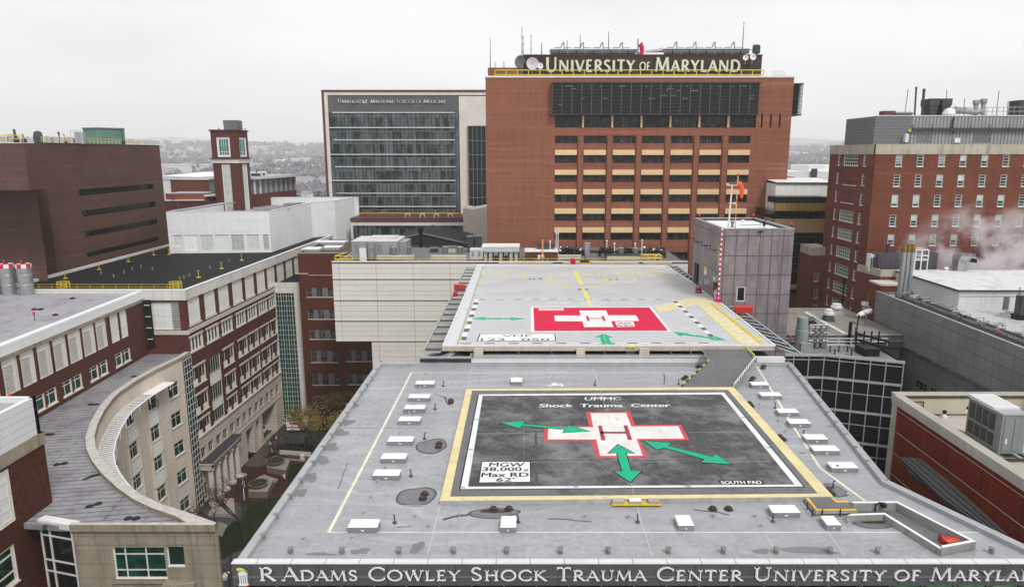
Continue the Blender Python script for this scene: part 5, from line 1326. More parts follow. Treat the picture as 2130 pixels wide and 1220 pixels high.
# sunshade canopy
sc_=thing('sunshade_canopy',(-55,95,23),'curved white slatted sunshade wrapped around the concave pale wall','sunshade')
In=V_[5:17];Ou=shift(V_,-1.75)[5:17];Ou[-1]=Ou[-1]
m=MB();z=23.35
def cpt(A,t):
    n=len(A)-1;t=min(max(t,0),.99999)*n;i=int(t);return A[i].lerp(A[i+1],t-i)
for i in range(72):
    t=i/72;a,b=cpt(In,t),cpt(Ou,t);a2,b2=cpt(In,t+.45/72),cpt(Ou,t+.45/72)
    if t>.8:a2,b2=cpt(In,t+1/72),cpt(Ou,t+1/72)
    m.poly([(a.x,a.y,z),(b.x,b.y,z),(b2.x,b2.y,z),(a2.x,a2.y,z)],M_WHITE)
    m.poly([(a2.x,a2.y,z-.08),(b2.x,b2.y,z-.08),(b.x,b.y,z-.08),(a.x,a.y,z-.08)],M_WHITE)
m.build('slat',sc_)
m=MB()
for A,r in ((In,.07),(Ou,.11)):
    for p,q_ in zip(A,A[1:]):m.tube((p.x,p.y,z-.1),(q_.x,q_.y,z-.1),r,M_WHITE,6)
for i in range(12):
    b=cpt(Ou,i/12);a=cpt(In,i/12);m.tube((b.x,b.y,z-.1),(a.x,a.y,z-1.1),.06,M_WHITE,5)
    b2=cpt(shift(Ou,-.12),i/12);m.tube((b2.x,b2.y,z-1.0),(b2.x,b2.y,z),.05,M_WHITE,5)
m.build('frame',sc_)
# front face
CF=Fac((-42.5,60.5),(-28.95,60.5))
wh=zrect(CF,'3',735,965,1040,1165);wh2=zrect(CF,'3',1062,962,1160,1090)
m=MB();wallholes(m,CF,GZ,25.3,[wh,wh2],M_CONCW,.4,M_FRW)
m.poly([(-28.95,60.5,GZ),(-28.9,60.7,GZ),(-28.9,60.7,25.3),(-28.95,60.5,25.3)],M_CONCW)
z1c=CF.zuv('3',900,945)[1];fbox(m,CF,0,CF.L,z1c-.06,z1c+.02,.002,.06,M_CONCW);m.build('front_wall',cb)
window(cb,CF,wh,M_FRW,M_GGB,(.22,.62),(.26,.76),fw=.12,mw=.13,rev=.2)
window(cb,CF,wh2,M_FRW,M_GGL,1,1,fw=.1,rev=.3)
m=MB();u0,u1=wh[0]-.3,wh[1]+2.6;a=CF.pt(u0+.4,wh[2]-.4,0)
m.hexa([CF.pt(wh[1]-.2,wh[2]-.9,.9),CF.pt(u1,wh[2]-1.2,.3),CF.pt(u1,wh[2]-1.2,.01),CF.pt(wh[1]-.2,wh[2]-.9,.01)],[CF.pt(wh[1]-.2,wh[2]-.2,.9),CF.pt(u1,wh[2]-.3,.3),CF.pt(u1,wh[2]-.3,.01),CF.pt(wh[1]-.2,wh[2]-.1,.01)],M_CONCW)
fbox(m,CF,u0,wh[1]-.25,wh[2]-.35,wh[2]-.02,.01,.25,M_CONCW);m.build('sill_ledge',cb)
# glazed stair strip
gs=Fac((-46.4,61.6),(-42.45,60.5));m=MB();fbox(m,gs,0,gs.L-.15,GZ,25.2,-.4,-.05,M_GLASSD);fbox(m,gs,-.1,gs.L,25.21,25.8,-.8,.1,M_WHITE);m.build('stair_glazing',cb)
m=MB()
for u in (0.05,1.1,gs.L-.3):fbox(m,gs,u,u+.14,GZ,25.2,-.04,.08,M_FRW)
for z in (24.2,21.6,20.4,17.8,16.6,14,12.8):fbox(m,gs,.2,gs.L-.31,z,z+.13,-.04,.06,M_FRW)
m.build('stair_mullion',cb)
for i,(x,y) in enumerate(((575,855),(608,855),(845,677),(873,677))):
    c=Q('2',x,y,25.555);m=MB();m.lathe(c,[(.42,0),(.3,.1),(.1,.16)],M_BLACK,10);m.build('roof_drain',label='black dished roof drain on the far end of the plank-like roof',cat='roof drain',group='roof drains, far end of the plank-like roof')
for i,(x,y,s) in enumerate(((300,253,'beside the white near-left parapet'),(325,253,'beside the white near-left parapet'),(362,443,'above the middle of the roof'),(408,436,'above the middle of the roof'),(568,707,'toward the pointed end'),(622,690,'toward the pointed end'),(812,783,'next to the front edge'),(862,783,'next to the front edge'))):
    c=Q('3',x,y,25.555);m=MB();m.lathe(c,[(.42,0),(.3,.1),(.1,.16)],M_BLACK,10);m.build('roof_drain',label='black dished drain of the plank-like roof, %s, %s one' % (s,('left','right')[i % 2]),cat='roof drain')
m=MB();sheet(m,zs(K('3',(578,508),(632,495),(636,512),(590,522),(520,545),(518,538)),25.555),M_BLACK,.004);m.build('tar_patch',cb)

# ---------------------------------------------------------------- near-left brick end N
nb=thing('brick_end_building',(-56,50,GZ),'near brick building end with white parapet at the lower left corner','building')
NF=Fac((-47.6,30),(-47.6,65.4));NO=10
h1=(25.7,30.4,26.4,32.1)[0:4];h1=(NO+15.6,NO+20.35,26.45,32.0);h2=(NO+15.9,NO+19.65,20.7,24.4)
m=MB();wallholes(m,NF,GZ,32.0-.1,[(h1[0],h1[1],h1[2],31.6),h2],M_BRN,.3,M_TRIM)
nn2=Fac((-47.6,65.4),(-75,65.4));wallholes(m,nn2,GZ,31.9,[],M_BRN);m.build('brick_wall',nb)
m=MB();fbox(m,NF,0,NF.L+.15,31.9,33.1,-.5,.12,M_CONCW);fbox(m,nn2,-.1,nn2.L,31.9,33.1,-.5,.12,M_CONCW);m.build('concrete_band',nb)
m=MB();M_NW=wallm('white_plank',(.72,.74,.74),joint=(30,.75),jc=.72,jw=.035,var=.05)
fbox(m,NF,0,NF.L-.1,33.101,36.8,-.6,-.1,M_NW,M_WHITE);fbox(m,nn2,.1,nn2.L,33.101,36.8,-.6,-.1,M_NW,M_WHITE);m.build('parapet',nb)
m=MB();m.box(-90,-48.3,30,64.8,35.6,36.3,M_GREYR);m.build('roof',nb)
window(nb,NF,(h1[0],h1[1],h1[2],31.6),M_FRW,M_WPAN,(.3,.62),4,fw=.35,mw=.12,rev=.1)
window(nb,NF,h2,M_FRW,M_GGB,(.3,),(.3,.75),fw=.25,mw=.2,rev=.2,sill=M_TRIM)
red_beacon(Q('2',68,830,36.3),'red and yellow warning light on the roof of the near left brick building',.4,.9)

# ---------------------------------------------------------------- link and old brick building, beige block
lk=thing('glazed_link',(-53,160,GZ),'white framed glass link between the long brick building and the older brick block','building')
KF=Fac((-57.4,158),(-45,158));gx=zrect(KF,'2',1750,150,1880,900)
zt=KF.zuv('2',1800,82)[1];zg=KF.zuv('2',1800,150)[1];uR=KF.zuv('2',1868,300)[0];uW=KF.zuv('2',1898,300)[0]
m=MB();wallholes(m,KF,GZ,zt,[(.3,uR,GZ+.1,zg)],M_CAPW,.3,M_WHITE,u1=uW+.3);m.box(-57.35,-57.4+uW+.25,158.6,172,GZ,zt-.5,M_DARK,M_BLKR) ;m.build('frame_wall',lk)
m=MB();fbox(m,KF,.3,uR,GZ+.1,zg,-.28,-.24,M_GGL);m.build('glass',lk)
M_GMUL=flat('green_mullion',(.32,.5,.42),.4)
m=MB()
for i in range(1,7):u=.3+(uR-.3)*i/7;fbox(m,KF,u-.04,u+.04,GZ+.1,zg,-.238,-.1,M_GMUL if i % 2 else M_FRW)
z=GZ+1
while z<zg:fbox(m,KF,.3,uR,z,z+.1,-.235,-.12,M_GMUL);z+=1.15
m.build('mullion',lk)
ob=thing('old_brick_block',(-40,140,GZ),'older red brick block with grey panelled windows between glass link and beige wall','building')
OY=156.0;OA=PYd(*q('7',188,150),OY)
OF=Fac((OA.x,OY),(-24,OY));M_BR3=wallm('brick_old',(.125,.038,.021),var=.25,fine=.4,hband=.4,streak=.3)
hs_=[]
for x0,x1,y0,y1 in ((252,424,378,441),(262,436,525,588),(273,440,660,722),(283,457,797,877),(292,466,950,1027),(517,684,797,870),(525,690,955,1024)):
    hs_.append(zrect(OF,'7',x0,y0,x1,y1))
zo=OF.zuv('7',300,150)[1]
m=MB();wallholes(m,OF,GZ,zo,hs_,M_BR3,.25,M_TRIM);OW=Fac((OA.x,185),(OA.x,OY));wallholes(m,OW,GZ,zo,[],M_BR3);m.build('brick_wall',ob)
m=MB();m.box(OA.x+.1,-24,OY+.1,185,zo-.8,zo-.3,flat('dark_brown_roof',(.07,.05,.045),.8));fbox(m,OF,0,11,zo+.001,zo+.15,-.4,.05,M_COPE);m.build('roof',ob)
M_PURP=flat('grey_mauve_panel',(.19,.155,.17),.6)
def ex_mv(bx,w,hh):
    for a,b in ((.2,.36),(.6,.8)):bx(w*a,w*b,.05,hh-.05,-.05,.09,M_PURP)
for h in hs_:window(ob,OF,h,M_PURP,glassm('brick_block_glass',(.015,.016,.018),(.09,.095,.1),.15,.3) if 'brick_block_glass' not in MATS else MATS['brick_block_glass'],(.2,.36,.48,.6,.8),(.5,),fw=.06,mw=.05,rev=.15,sill=M_TRIM,extra=ex_mv)
zl=OF.zuv('7',200,285)[1];m=MB();fbox(m,OF,.05,2.2,zl-.2,zl+.2,.01,.12,flat('tan_brick',(.4,.26,.12)));fbox(m,OF,2.3,8.5,zl-.4,zl-.3,.01,.06,M_TRIM);m.build('tan_lintel',ob)
bb=thing('beige_panel_block',(-5,150,GZ),'beige ribbed panel block with yellow rail and rooftop plant behind the far deck','building')
BA,BB=PYd(*q('7',418,205),133),PYd(*q('8',1022,205),133)
BF=Fac((BA.x,133),(BB.x+1.2,133));M_BEI=wallm('beige_panel',(.74,.71,.65),joint=(7.1,40),jc=.5,jw=.05,var=.04,streak=.1)
ztb=BA.z;uo=BF.zuv('7',687,800)[0];zov=BF.zuv('7',560,737)[1]
m=MB();wallholes(m,BF,zov,ztb-.35,[],M_BEI);wallholes(m,BF,GZ,zov,[],M_BEI,u0=uo)
m.poly([(BA.x,155.9,zov),(BA.x+uo,155.9,zov),(BA.x+uo,133,zov),(BA.x,133,zov)][::-1],M_DARK)
fw_=Fac((BA.x,155.9),(BA.x,133));wallholes(m,fw_,zov,ztb-.35,[],M_BEI);fx_=Fac((BA.x+uo,155.9),(BA.x+uo,133));wallholes(m,fx_,GZ,zov,[],M_BEI);m.build('wall',bb)
m=MB()
for y in (322,463,600,736):
    z=BF.zuv('7',600,y)[1];fbox(m,BF,0,BF.L,z-.06,z+.08,.002,.12,M_DSTEEL,M_COPEW)
for y in (250,285,360,400,430,500,535,570,635,670,700,770,800,840):
    z=BF.zuv('7',600,y)[1];fbox(m,BF,0 if y<736 else uo,BF.L,z,z+.03,.002,.02,flat('joint_grey',(.3,.28,.26)))
m.build('drip_rail',bb)
m=MB();fbox(m,BF,-.1,BF.L,ztb-.35,ztb-.12,-.5,.06,M_DSTEEL);fbox(m,BF,-.1,BF.L,ztb-.118,ztb+.05,-.55,.1,M_COPEW);m.build('coping',bb)
m=MB();m.box(BA.x,BB.x+1.2,133.56,158,ztb-1.3,ztb-.6,roofm('plant_roof',(.2,.2,.205),var=.2,vs=.1,grit=.2));m.build('roof',bb)
m=MB();z0=ztb-.6
rail(m,(BA.x+.6,133.9,z0),(BB.x-3,133.9,z0),28,1.05,.05);m.build('guard_rail',bb)
ZB0=z0
M_UGREY=wallm('unit_grey',(.30,.315,.33),joint=(2.2,30),jc=.75,var=.08,streak=.2)
M_UPALE=wallm('unit_pale',(.52,.53,.53),joint=(2.2,30),jc=.7,var=.06,streak=.2)
M_BEIGEP=wallm('beige_duct',(.56,.51,.42),var=.08,streak=.2)
def unit(k,x0,y0,x1,y1,Y,depth,mat,top,label,cat='rooftop unit',name='rooftop_unit',feet=True,group=None):
    a=PYd(*q(k,x0,y1),Y);b=PYd(*q(k,x1,y0),Y)
    t=thing(name,((a.x+b.x)/2,Y+depth/2,max(ZB0,a.z)),label,cat,group);zb2=max(ZB0,a.z)
    m=MB();m.box(a.x,b.x,Y,Y+depth,zb2,b.z-.12,mat);m.build('casing',t)
    m=MB();m.box(a.x-.08,b.x+.08,Y-.08,Y+depth+.08,b.z-.119,b.z,top);m.build('lid',t)
    if feet:
        m=MB();w=b.x-a.x
        for i in range(max(2,int(w/2.2))):
            u=a.x+w*(i+.25)/max(2,int(w/2.2));m.box(u,u+min(.9,w*.2),Y-.03,Y-.002,zb2+(b.z-zb2)*.3,zb2+(b.z-zb2)*.78,M_SKYF)
        m.build('louvre',t)
    return t
unit('d',75,185,630,410,137,9,M_UGREY,M_COPEW,'large blue-grey air handling unit at the left end of the beige block roof')
unit('d',640,195,735,380,138,6,M_UGREY,M_COPE,'narrow blue-grey unit joined to the right of the large air handler')
unit('d',285,138,600,178,141,4,M_UPALE,M_COPEW,'low pale unit raised behind the large blue-grey air handler',feet=False)
unit('d',380,368,830,415,134.6,1.2,M_BEIGEP,M_BEIGEP,'long beige duct behind the yellow rail, left one',feet=False,cat='duct',name='duct')
unit('d',1045,368,1475,415,134.6,1.2,M_BEIGEP,M_BEIGEP,'long beige duct behind the yellow rail, second from left',feet=False,cat='duct',name='duct')
unit('d',1525,290,1680,410,135.2,3,M_UPALE,M_COPEW,'pale grey box at the left end of the white roofed modules')
unit('d',1672,252,2130,318,136,5,M_UPALE,M_WHITE,'white roofed plant module with open bays',feet=False)
m=MB();a=PYd(*q('d',1685,410),136);b=PYd(*q('d',2125,318),136);n=7
for i in range(n+1):
    x=a.x+(b.x-a.x)*i/n;m.box(x-.12,x+.12,136,136.3,ZB0,b.z,M_DARK)
for i in range(n):
    x=a.x+(b.x-a.x)*i/n
    if i not in (2,4):m.box(x+.2,x+(b.x-a.x)/n-.2,136.3,136.5,ZB0,b.z,M_UPALE)
    else:m.box(x+.2,x+(b.x-a.x)/n-.3,137.3,138.5,ZB0,b.z-1.1,M_DARK)
m.build('open_bay_rack',label='open steel bays below the white roofed plant module',cat='plant frame')
unit('e',172,280,535,372,137,5,wallm('unit_brown',(.11,.055,.04)),M_WHITE,'dark brown plant box with white roof left of the pipework',feet=False)
unit('e',305,210,490,250,140,3,M_DSTEEL,M_DSTEEL,'dark flat hood above the brown plant box',feet=False)
unit('e',540,325,790,372,134.8,1,M_BEIGEP,M_BEIGEP,'beige duct in front of the dark pipework, narrow one',feet=False,cat='duct',name='duct')
unit('e',1085,322,1500,374,134.8,2.4,M_BEIGEP,M_DSTEEL,'beige sided low unit with dark top below the two grey tanks',feet=False)
def tank(k,x0,x1,y0,y1,Y,label,mat=None,cap=False):
    a=PYd(*q(k,x0,y1),Y);b=PYd(*q(k,x1,y0),Y);r=(b.x-a.x)/2;c=Vector(((a.x+b.x)/2,Y+r,max(a.z,ZB0)));h=b.z-c.z;mat=mat or M_STEEL
    t=thing('exhaust_fan',c,label,'exhaust fan');m=MB();m.lathe(c,[(r*.96,0),(r*.96,h*.5),(r,h*.52),(r,h*.95)],mat,16);m.build('drum',t)
    m=MB();m.lathe(c+Vector((0,0,h*.951)),[(r*1.05,0),(r*1.05,h*.05),(r*.8,h*.05)],M_COPE,16);m.build('rim',t)
tank('d',262,345,195,400,135.5,'tall light grey round exhaust fan in front of the large blue-grey air handler',M_GALV)
tank('d',545,615,262,345,136,'grey drum fan right of the tall exhaust fan')
tank('d',722,792,258,345,139,'grey drum fan left of the black gabled roof')
tank('d',1178,1252,255,345,139,'grey drum fan right of centre below the black gabled roof')
tank('d',1362,1436,258,345,139,'grey drum fan at the right end below the black gabled roof')
tank('e',825,903,190,370,136,'tall shiny cylinder stack among the dark pipework',M_GALV)
tank('e',1205,1273,245,325,138,'grey drum left of the pair behind the long beige unit')
tank('e',1365,1433,245,325,138,'grey drum right of the pair behind the long beige unit')
tank('e',310,342,320,372,134.9,'small white cylinder beside the orange mast',M_WHITE)
tank('e',1612,1636,312,370,134.9,'small white pair post near the right end of the yellow rail',M_WHITE)
m=MB();a=PYd(*q('d',172,400),136.9);b=PYd(*q('d',252,268),136.9);m.box(a.x,b.x,136.5,136.9,ZB0,b.z,M_WHITE,M_WHITE);m.build('cabinet',label='white electrical cabinet against the large blue-grey air handler',cat='cabinet')
# pipework clutter: many dark and pale pipes, one thing each
rr=random.Random(11)
pg=None
for i in range(46):
    x=rr.uniform(545,1720);
    if 815<x<910:continue
    Y=rr.uniform(137.5,148);a=PYd(*q('e',x,330),Y);zt_=PYd(*q('e',x,rr.choice((250,262,275,285))),Y).z
    m=MB();w=rr.uniform(.5,1.6)
    m.path([(a.x,Y,ZB0),(a.x,Y,zt_),(a.x+w,Y+.1,zt_),(a.x+w,Y+.2,ZB0)],rr.uniform(.12,.3),M_DARK if i % 3 else M_BROWN,5)
    m.lathe((a.x,Y,zt_),[(.15,0),(.28,.15),(.25,.4),(.08,.5)],M_WHITE if i % 3==0 else M_DSTEEL,7)
    m.build('pipe_loop',label='dark looped pipe with capped top in the pipework behind the far deck',cat='pipe',group='looped pipes in the rooftop pipework')
m=MB();
a=PYd(*q('e',545,330),149);b=PYd(*q('e',1735,262),149);m.box(a.x,b.x,149,150.5,ZB0,b.z-.3,flat('dark_maroon_plant',(.035,.02,.02),.7));m.build('plant_bund',label='long low dark maroon bund wall behind the rooftop pipework',cat='bund wall')
for i,(x,y0,col) in enumerate(((1075,172,M_WHITE),(1160,200,M_WHITE),(1388,200,M_WHITE),(1463,165,M_WHITE),(448,175,M_WHITE),(515,90,M_COPEW),(535,90,M_COPEW))):
    Y=140;a=PYd(*q('e',x,300),Y);z1=PYd(*q('e',x,y0),Y).z;m=MB();m.tube((a.x,Y,ZB0),(a.x,Y,z1),.09,col,6);m.lathe((a.x,Y,z1),[(.12,0),(.2,.1),(.1,.3)],col,6)
    m.build('vent_pipe',label='tall thin pale vent pipe, %s from the left among the plant' % ['third','fourth','fifth','sixth','first','second','second'][i] if i not in (5,6) else 'twin tall pale pipe against the hospital wall',cat='vent pipe',group='tall pale vent pipes of the plant roof')
m=MB();a=PYd(*q('e',365,365),134.8);z1=PYd(*q('e',362,150),134.8).z;m.tube((a.x,134.8,ZB0),(a.x,134.8,z1),.14,flat('mast_orange',(.75,.36,.2)),6);m.lathe((a.x,134.8,ZB0+.9),[(.2,0),(.4,.3),(.2,.9)],MATS['mast_orange'],8)
m.build('mast',label='short orange mast rising behind the yellow rail',cat='mast')
m=MB();m.box(BB.x-2.5,BB.x-.3,134.2,135.2,ZB0,ZB0+1.3,M_YEL) if False else None
mm_=MB();rail(mm_,(BB.x-7.5,134.6,ZB0+.3),(BB.x-3.6,134.6,ZB0+.3),3,1.3,.09);rail(mm_,(BB.x-7.5,136,ZB0+.3),(BB.x-3.6,136,ZB0+.3),3,1.3,.09);mm_.build('walk_rail',label='yellow double handrail frame at the right end of the beige block',cat='railing')
mm_=MB();rail(mm_,(BA.x+.3,134.3,ZB0),(BA.x+3.6,134.3,ZB0),3,1.5,.1);mm_.tube((BA.x+.3,134.3,ZB0+1.5),(BA.x+2.2,136.5,ZB0+1.9),.1,M_YEL);mm_.build('walk_rail',label='yellow ladder rail at the left corner of the beige block',cat='railing')
# strips between deck back edge and the beige block
gp=thing('deck_link_beams',(0,131,ZU),'tan beams bridging the back edge of the far deck and the beige block','beams')
for k,x0,x1 in (('e',-120,480),('e',905,1420),('e',590,800),('e',1480,1790)):
    a=PYd(*q(k,x0,400),131.6);b=PYd(*q(k,x1,400),131.6);m=MB();m.box(a.x,b.x,131.0,132.4,ZU-.8,ZU+.12,M_BEAM);m.build('beam',gp)
m=MB();c=PYd(*q('e',703,408),131.2);m.lathe((c.x,131.2,ZU),[(.5,0),(.5,.7),(.2,.9)],M_MRED,10);m.build('foam_monitor',label='red and white foam monitor at the back edge of the far deck',cat='fire monitor')
m=MB();c=PYd(*q('e',838,440),130.2);m.box(c.x-1.1,c.x+1.1,130.0,130.7,ZU+.005,ZU+.1,M_YEL);m.box(c.x-.9,c.x+.8,130.9,131.4,ZU+.1,ZU+.55,M_BROWN);m.build('deck_locker',label='yellow step with dark red locker at the back edge of the far deck',cat='locker')
# skylights on the old brick block
for i,(k,x0,x1,y0,y1) in enumerate((('7',212,335,112,140),('7',345,470,105,136),('7',300,505,78,100))):
    Y=(161,164,174)[i];a=PYd(*q(k,x0,y1),Y);b=PYd(*q(k,x1,y1),Y);m=MB();m.box(a.x,b.x,Y,Y+4.5,zo-.29,zo+.25,M_COPE,M_SKYL);m.build('roof_skylight',label='flat white skylight on the older brick block, %s' % ('left one','right front one','rear one')[i],cat='skylight')
# ================================================================ hospital tower with the large sign
HY=160.0
hA=PYd(*q('5',60,400),HY);hB=PYd(*q('5',2015,400),HY)
HF=Fac((hA.x,HY),(hB.x,HY));HT=hA.z
hs=thing('hospital_tower',((hA.x+hB.x)/2,HY+20,GZ),'large red brick hospital tower with University of Maryland sign and black louvre band','building')
M_HBR=wallm('hospital_brick',(.32,.128,.08),var=.16,vs=.1,fine=.33,hband=.55,streak=.45,joint=(400,4.56),jc=.7,jw=.06)
M_TAN=wallm('tan_band',(.76,.56,.31),var=.06,joint=(9,50),jc=.8)
M_HGL=glassm('hospital_glass',(.010,.010,.010),(.05,.05,.04),.12,.3)
n_=M_HGL.node_tree
M_LVD=flat('louvre_black',(.05,.05,.054),.6,0,.3,.2,.5)
cols=[zrect(HF,'5',x0,768,x1,815)[:2] for x0,x1 in ((500,641),(682,825),(866,1009),(1050,1192),(1232,1374),(1415,1556),(1598,1739))]
zy=lambda y:HF.uv(1400,y)[1]
rows=[(zy(265.6),zy(240.3))]+[(zy(b),zy(a)) for a,b in ((282.4,297.8),(323.1,338.9),(363.6,378.6),(404.4,420.2),(444.3,459.4),(483.6,498.7))]
rows+=[(rows[-1][0]-4.5*i,rows[-1][1]-4.5*i) for i in (1,2)]
hh=[]
for ri,(z0,z1) in enumerate(rows):
    for ci,(a,b) in enumerate(cols):
        w=b-a
        hh.append(((a,b+(1.0 if ri==0 else 0),z0,z1),ri,ci))
slits=[zrect(HF,'5',x0,630,x1,716) for x0,x1 in ((1802,1818),(1858,1875),(1915,1932))]
m=MB();wallholes(m,HF,GZ,HT,[h for h,_,_ in hh]+slits,M_HBR,.9)
HR=Fac((hB.x,HY),(hB.x,HY+34));HL=Fac((hA.x,HY+34),(hA.x,HY));HB_=Fac((hB.x,HY+34),(hA.x,HY+34))
for f in (HR,HL,HB_):wallholes(m,f,GZ,HT,[],M_HBR)
for i in range(8):   # brick piers standing proud
    u=(cols[0][0]-.0 if i==0 else None)
for i in range(6):
    fbox(m,HF,cols[i][1]+.25,cols[i+1][0]-.25,GZ,rows[1][1]+.1,.002,.55,M_HBR)
m.build('brick_wall',hs)
m=MB();fbox(m,HF,-.15,HF.L+.15,HT+.001,HT+.35,-.6,.15,M_WHITE);fbox(m,HR,.15,HR.L,HT+.001,HT+.35,-.6,.15,M_WHITE);fbox(m,HL,0,HL.L-.15,HT+.001,HT+.35,-.6,.15,M_WHITE);m.build('parapet',hs)
m=MB();m.box(hA.x+.5,hB.x-.5,HY+.7,HY+33.5,HT-1,HT-.4,M_GREYR);m.build('roof',hs)
def ex_v(bx,w,hh):
    for i in range(1,9):c=w*i/9;bx(c-.05,c+.05,.08,hh-.08,-.05,.04,M_DARK)
def ex_blind(bx,w,hh):
    for i in range(1,9):c=w*i/9;bx(c-.05,c+.05,.08,hh-.08,-.05,.04,M_DARK)
    for i in (0,3,4,7):bx(w*i/9+.08,w*(i+1)/9-.08,hh*.12,hh-.1,-.03,.015,M_BLIND)
M_BLIND=flat('window_blind',(.12,.115,.10),.7,0,.2,.3,.6)
rr=random.Random(21)
for h,ri,ci in hh:window(hs,HF,h,M_DARK,M_HGL,1,1,fw=.1,rev=.8,extra=rr.choice((ex_v,ex_v,ex_blind)))
for h in slits:window(hs,HF,h,M_DARK,M_GLASSD,1,1,fw=.08,rev=.6)
m=MB()
for a,b in ((321.8,311.6),(363.0,352.9),(403.6,393.2),(443.6,433.2),(482.8,472.4)):
    for c0,c1 in cols:fbox(m,HF,c0+.02,c1-.02,zy(a)-.05,zy(b),.003,.25,M_TAN)
for i in range(6):fbox(m,HF,cols[i][1]+1.05,cols[i+1][0]-.05,rows[0][0]+.05,rows[0][1],.003,.2,M_TAN)
islands(m,'tan_panel',hs)
def louvre(f,r,o0,o1,nm,nv):
    m=MB();fbox(m,f,r[0],r[1],r[2],r[3],.0,o0,M_DARK)
    n=22
    for i in range(n):z=r[2]+(r[3]-r[2])*i/n;fbox(m,f,r[0],r[1],z+.02,z+(r[3]-r[2])/n*.5,o0+.001,o1,M_LVD)
    for i in range(nv+1):u=r[0]+(r[1]-r[0])*i/nv;fbox(m,f,u-.06,u+.06,r[2],r[3],o1+.002,o1+.06,flat('louvre_rib',(.12,.12,.125),.6))
    fbox(m,f,r[0]-.15,r[1]+.15,r[3],r[3]+.25,0,o1+.15,M_LVD);fbox(m,f,r[0]-.15,r[1]+.15,r[2]-.2,r[2],0,o1+.15,M_LVD)
    rq=random.Random(3)
    for i in range(26 if nv>10 else 3):
        u=rq.uniform(r[0],r[1]-2);z=r[2]+(r[3]-r[2])*rq.choice((.9,.82,.75,.6,.88,.5,.3));fbox(m,f,u,u+rq.uniform(.3,1.6),z,z+.07,o1+.003,o1+.05,M_COPE)
    return m.build(nm,hs)
lr=zrect(HF,'5',480,440,1786,632);louvre(HF,lr,1.0,1.5,'louvre_band',21)
zz=(HF.zuv('5',2000,632)[1],HF.zuv('5',2000,440)[1]);louvre(HR,(1.0,30,zz[0],zz[1]),1.6,2.4,'side_louvre',12)
# penthouse and sign
PYY=167.0
pA,pB=PYd(*q('5',300,262),PYY),PYd(*q('5',1812,262),PYY);pf2=Fac((pA.x,PYY),(pB.x,PYY));zp0=HT-.4
ph=thing('sign_penthouse',((pA.x+pB.x)/2,PYY+7,HT-.4),'dark slatted rooftop penthouse carrying the cream University of Maryland letters','penthouse')
M_SLAT=wallm('brown_slats',(.085,.058,.046),joint=(60,.42),jc=.35,jw=.08,var=.12,streak=.2)
m=MB();m.box(pA.x,pB.x,PYY,PYY+16,zp0,pA.z,M_SLAT);m.build('slat_wall',ph)
m=MB();fbox(m,pf2,-.1,pf2.L+.1,pA.z+.001,pA.z+.25,-16,.15,M_BROWN,M_GREYR)
u=.6
while u<pf2.L:fbox(m,pf2,u,u+.08,zp0,pA.z,.01,.12,M_DSTEEL);u+=3.05
m.build('roof_edge',ph)
M_SIGN,n_,b_=newmat('sign_letter_cream');b_.inputs['Base Color'].default_value=(.66,.68,.50,1);b_.inputs['Roughness'].default_value=.5  # plain cream letter colour, no emission
M_SIGE=flat('sign_letter_edge',(.12,.14,.08),.6)
m=MB()
for w_,x0,x1 in (('UNIVERSITY',440,1003),('|OF',1035,1101),('MARYLAND',1133,1668)):
    ua,ub=pf2.zuv('5',x0,300)[0],pf2.zuv('5',x1,300)[0];zb_,zt_=pf2.zuv('5',900,364)[1],pf2.zuv('5',900,274)[1]
    if w_=='|OF':zb_=pf2.zuv('5',900,355)[1];zt_=zb_+(zt_-zb_)*.76
    put_letters(m,pf2,w_,ua,ub,zb_,zt_,M_SIGN,depth=.62,thick=.17,thin=.12,serif=False,small=.80)
    put_letters(m,pf2,w_,ua-.06,ub+.06,zb_-.08,zt_+.05,M_SIGE,depth=.5,thick=.24,thin=.18,serif=False,small=.80)
m.build('sign_lettering',ph)
m=MB();a=PYd(*q('5',75,337),HY+6);m.box(a.x,pA.x-.05,HY+6,HY+14,zp0,a.z,M_HBR,M_COPE);m.build('brick_stair_head',label='low brick stair head at the left corner of the hospital roof',cat='roof structure')
m=MB();zr1=HT-.4;rail(m,(hA.x+2,HY+2.2,zr1),(pB.x-1,HY+2.2,zr1),24,2.2,.11);m.build('roof_railing',label='yellow railing in front of the big sign on the hospital roof',cat='railing')
m=MB();rail(m,(pB.x+1,HY+2,zr1),(hB.x-1.5,HY+2,zr1),8,2.0,.05,M_COPEW);m.build('roof_railing',label='thin white railing at the right corner of the hospital roof',cat='railing')
def rooftank(x0,x1,y0,y1,Y,label):
    a=PYd(*q('5',x0,y1),Y);b=PYd(*q('5',x1,y0),Y);t=thing('cooling_unit',((a.x+b.x)/2,Y+2,pA.z+.3),label,'cooling unit')
    m=MB();zb_=pA.z+.26;m.box(a.x,b.x,Y,Y+4,zb_+.5,b.z,M_SKYF if 0 else flat('cooler_grey',(.11,.125,.125),.5,.3));m.build('casing',t)
    m=MB();w=b.x-a.x
    m.box(a.x-.15,b.x+.15,Y-.15,Y+4.15,b.z,b.z+.15,M_STEEL);m.box(a.x-.1,b.x+.1,Y-.12,Y-.002,zb_+.9,zb_+1.05,M_STEEL)
    for i in range(11):x=a.x+w*i/10;m.box(x-.08,x+.08,Y-.13,Y-.005,zb_,b.z,M_DARK if i % 2 else M_STEEL)
    m.build('frame',t)
    m=MB()
    for i in range(4):
        x=a.x+w*(i+.55)/4.4;m.path([(x-1.6,Y+1,b.z+.6),(x,Y+1,b.z+.6),(x+.2,Y+1,b.z+1.4),(x+.6,Y+1,b.z+1.8),(x+.7,Y+1,b.z+.2)],.13,M_STEEL,5);m.path([(x+.6,Y+1,b.z+.6),(x+2.4,Y+1,b.z+.6)],.1,M_STEEL,5)
    m.build('pipework',t)
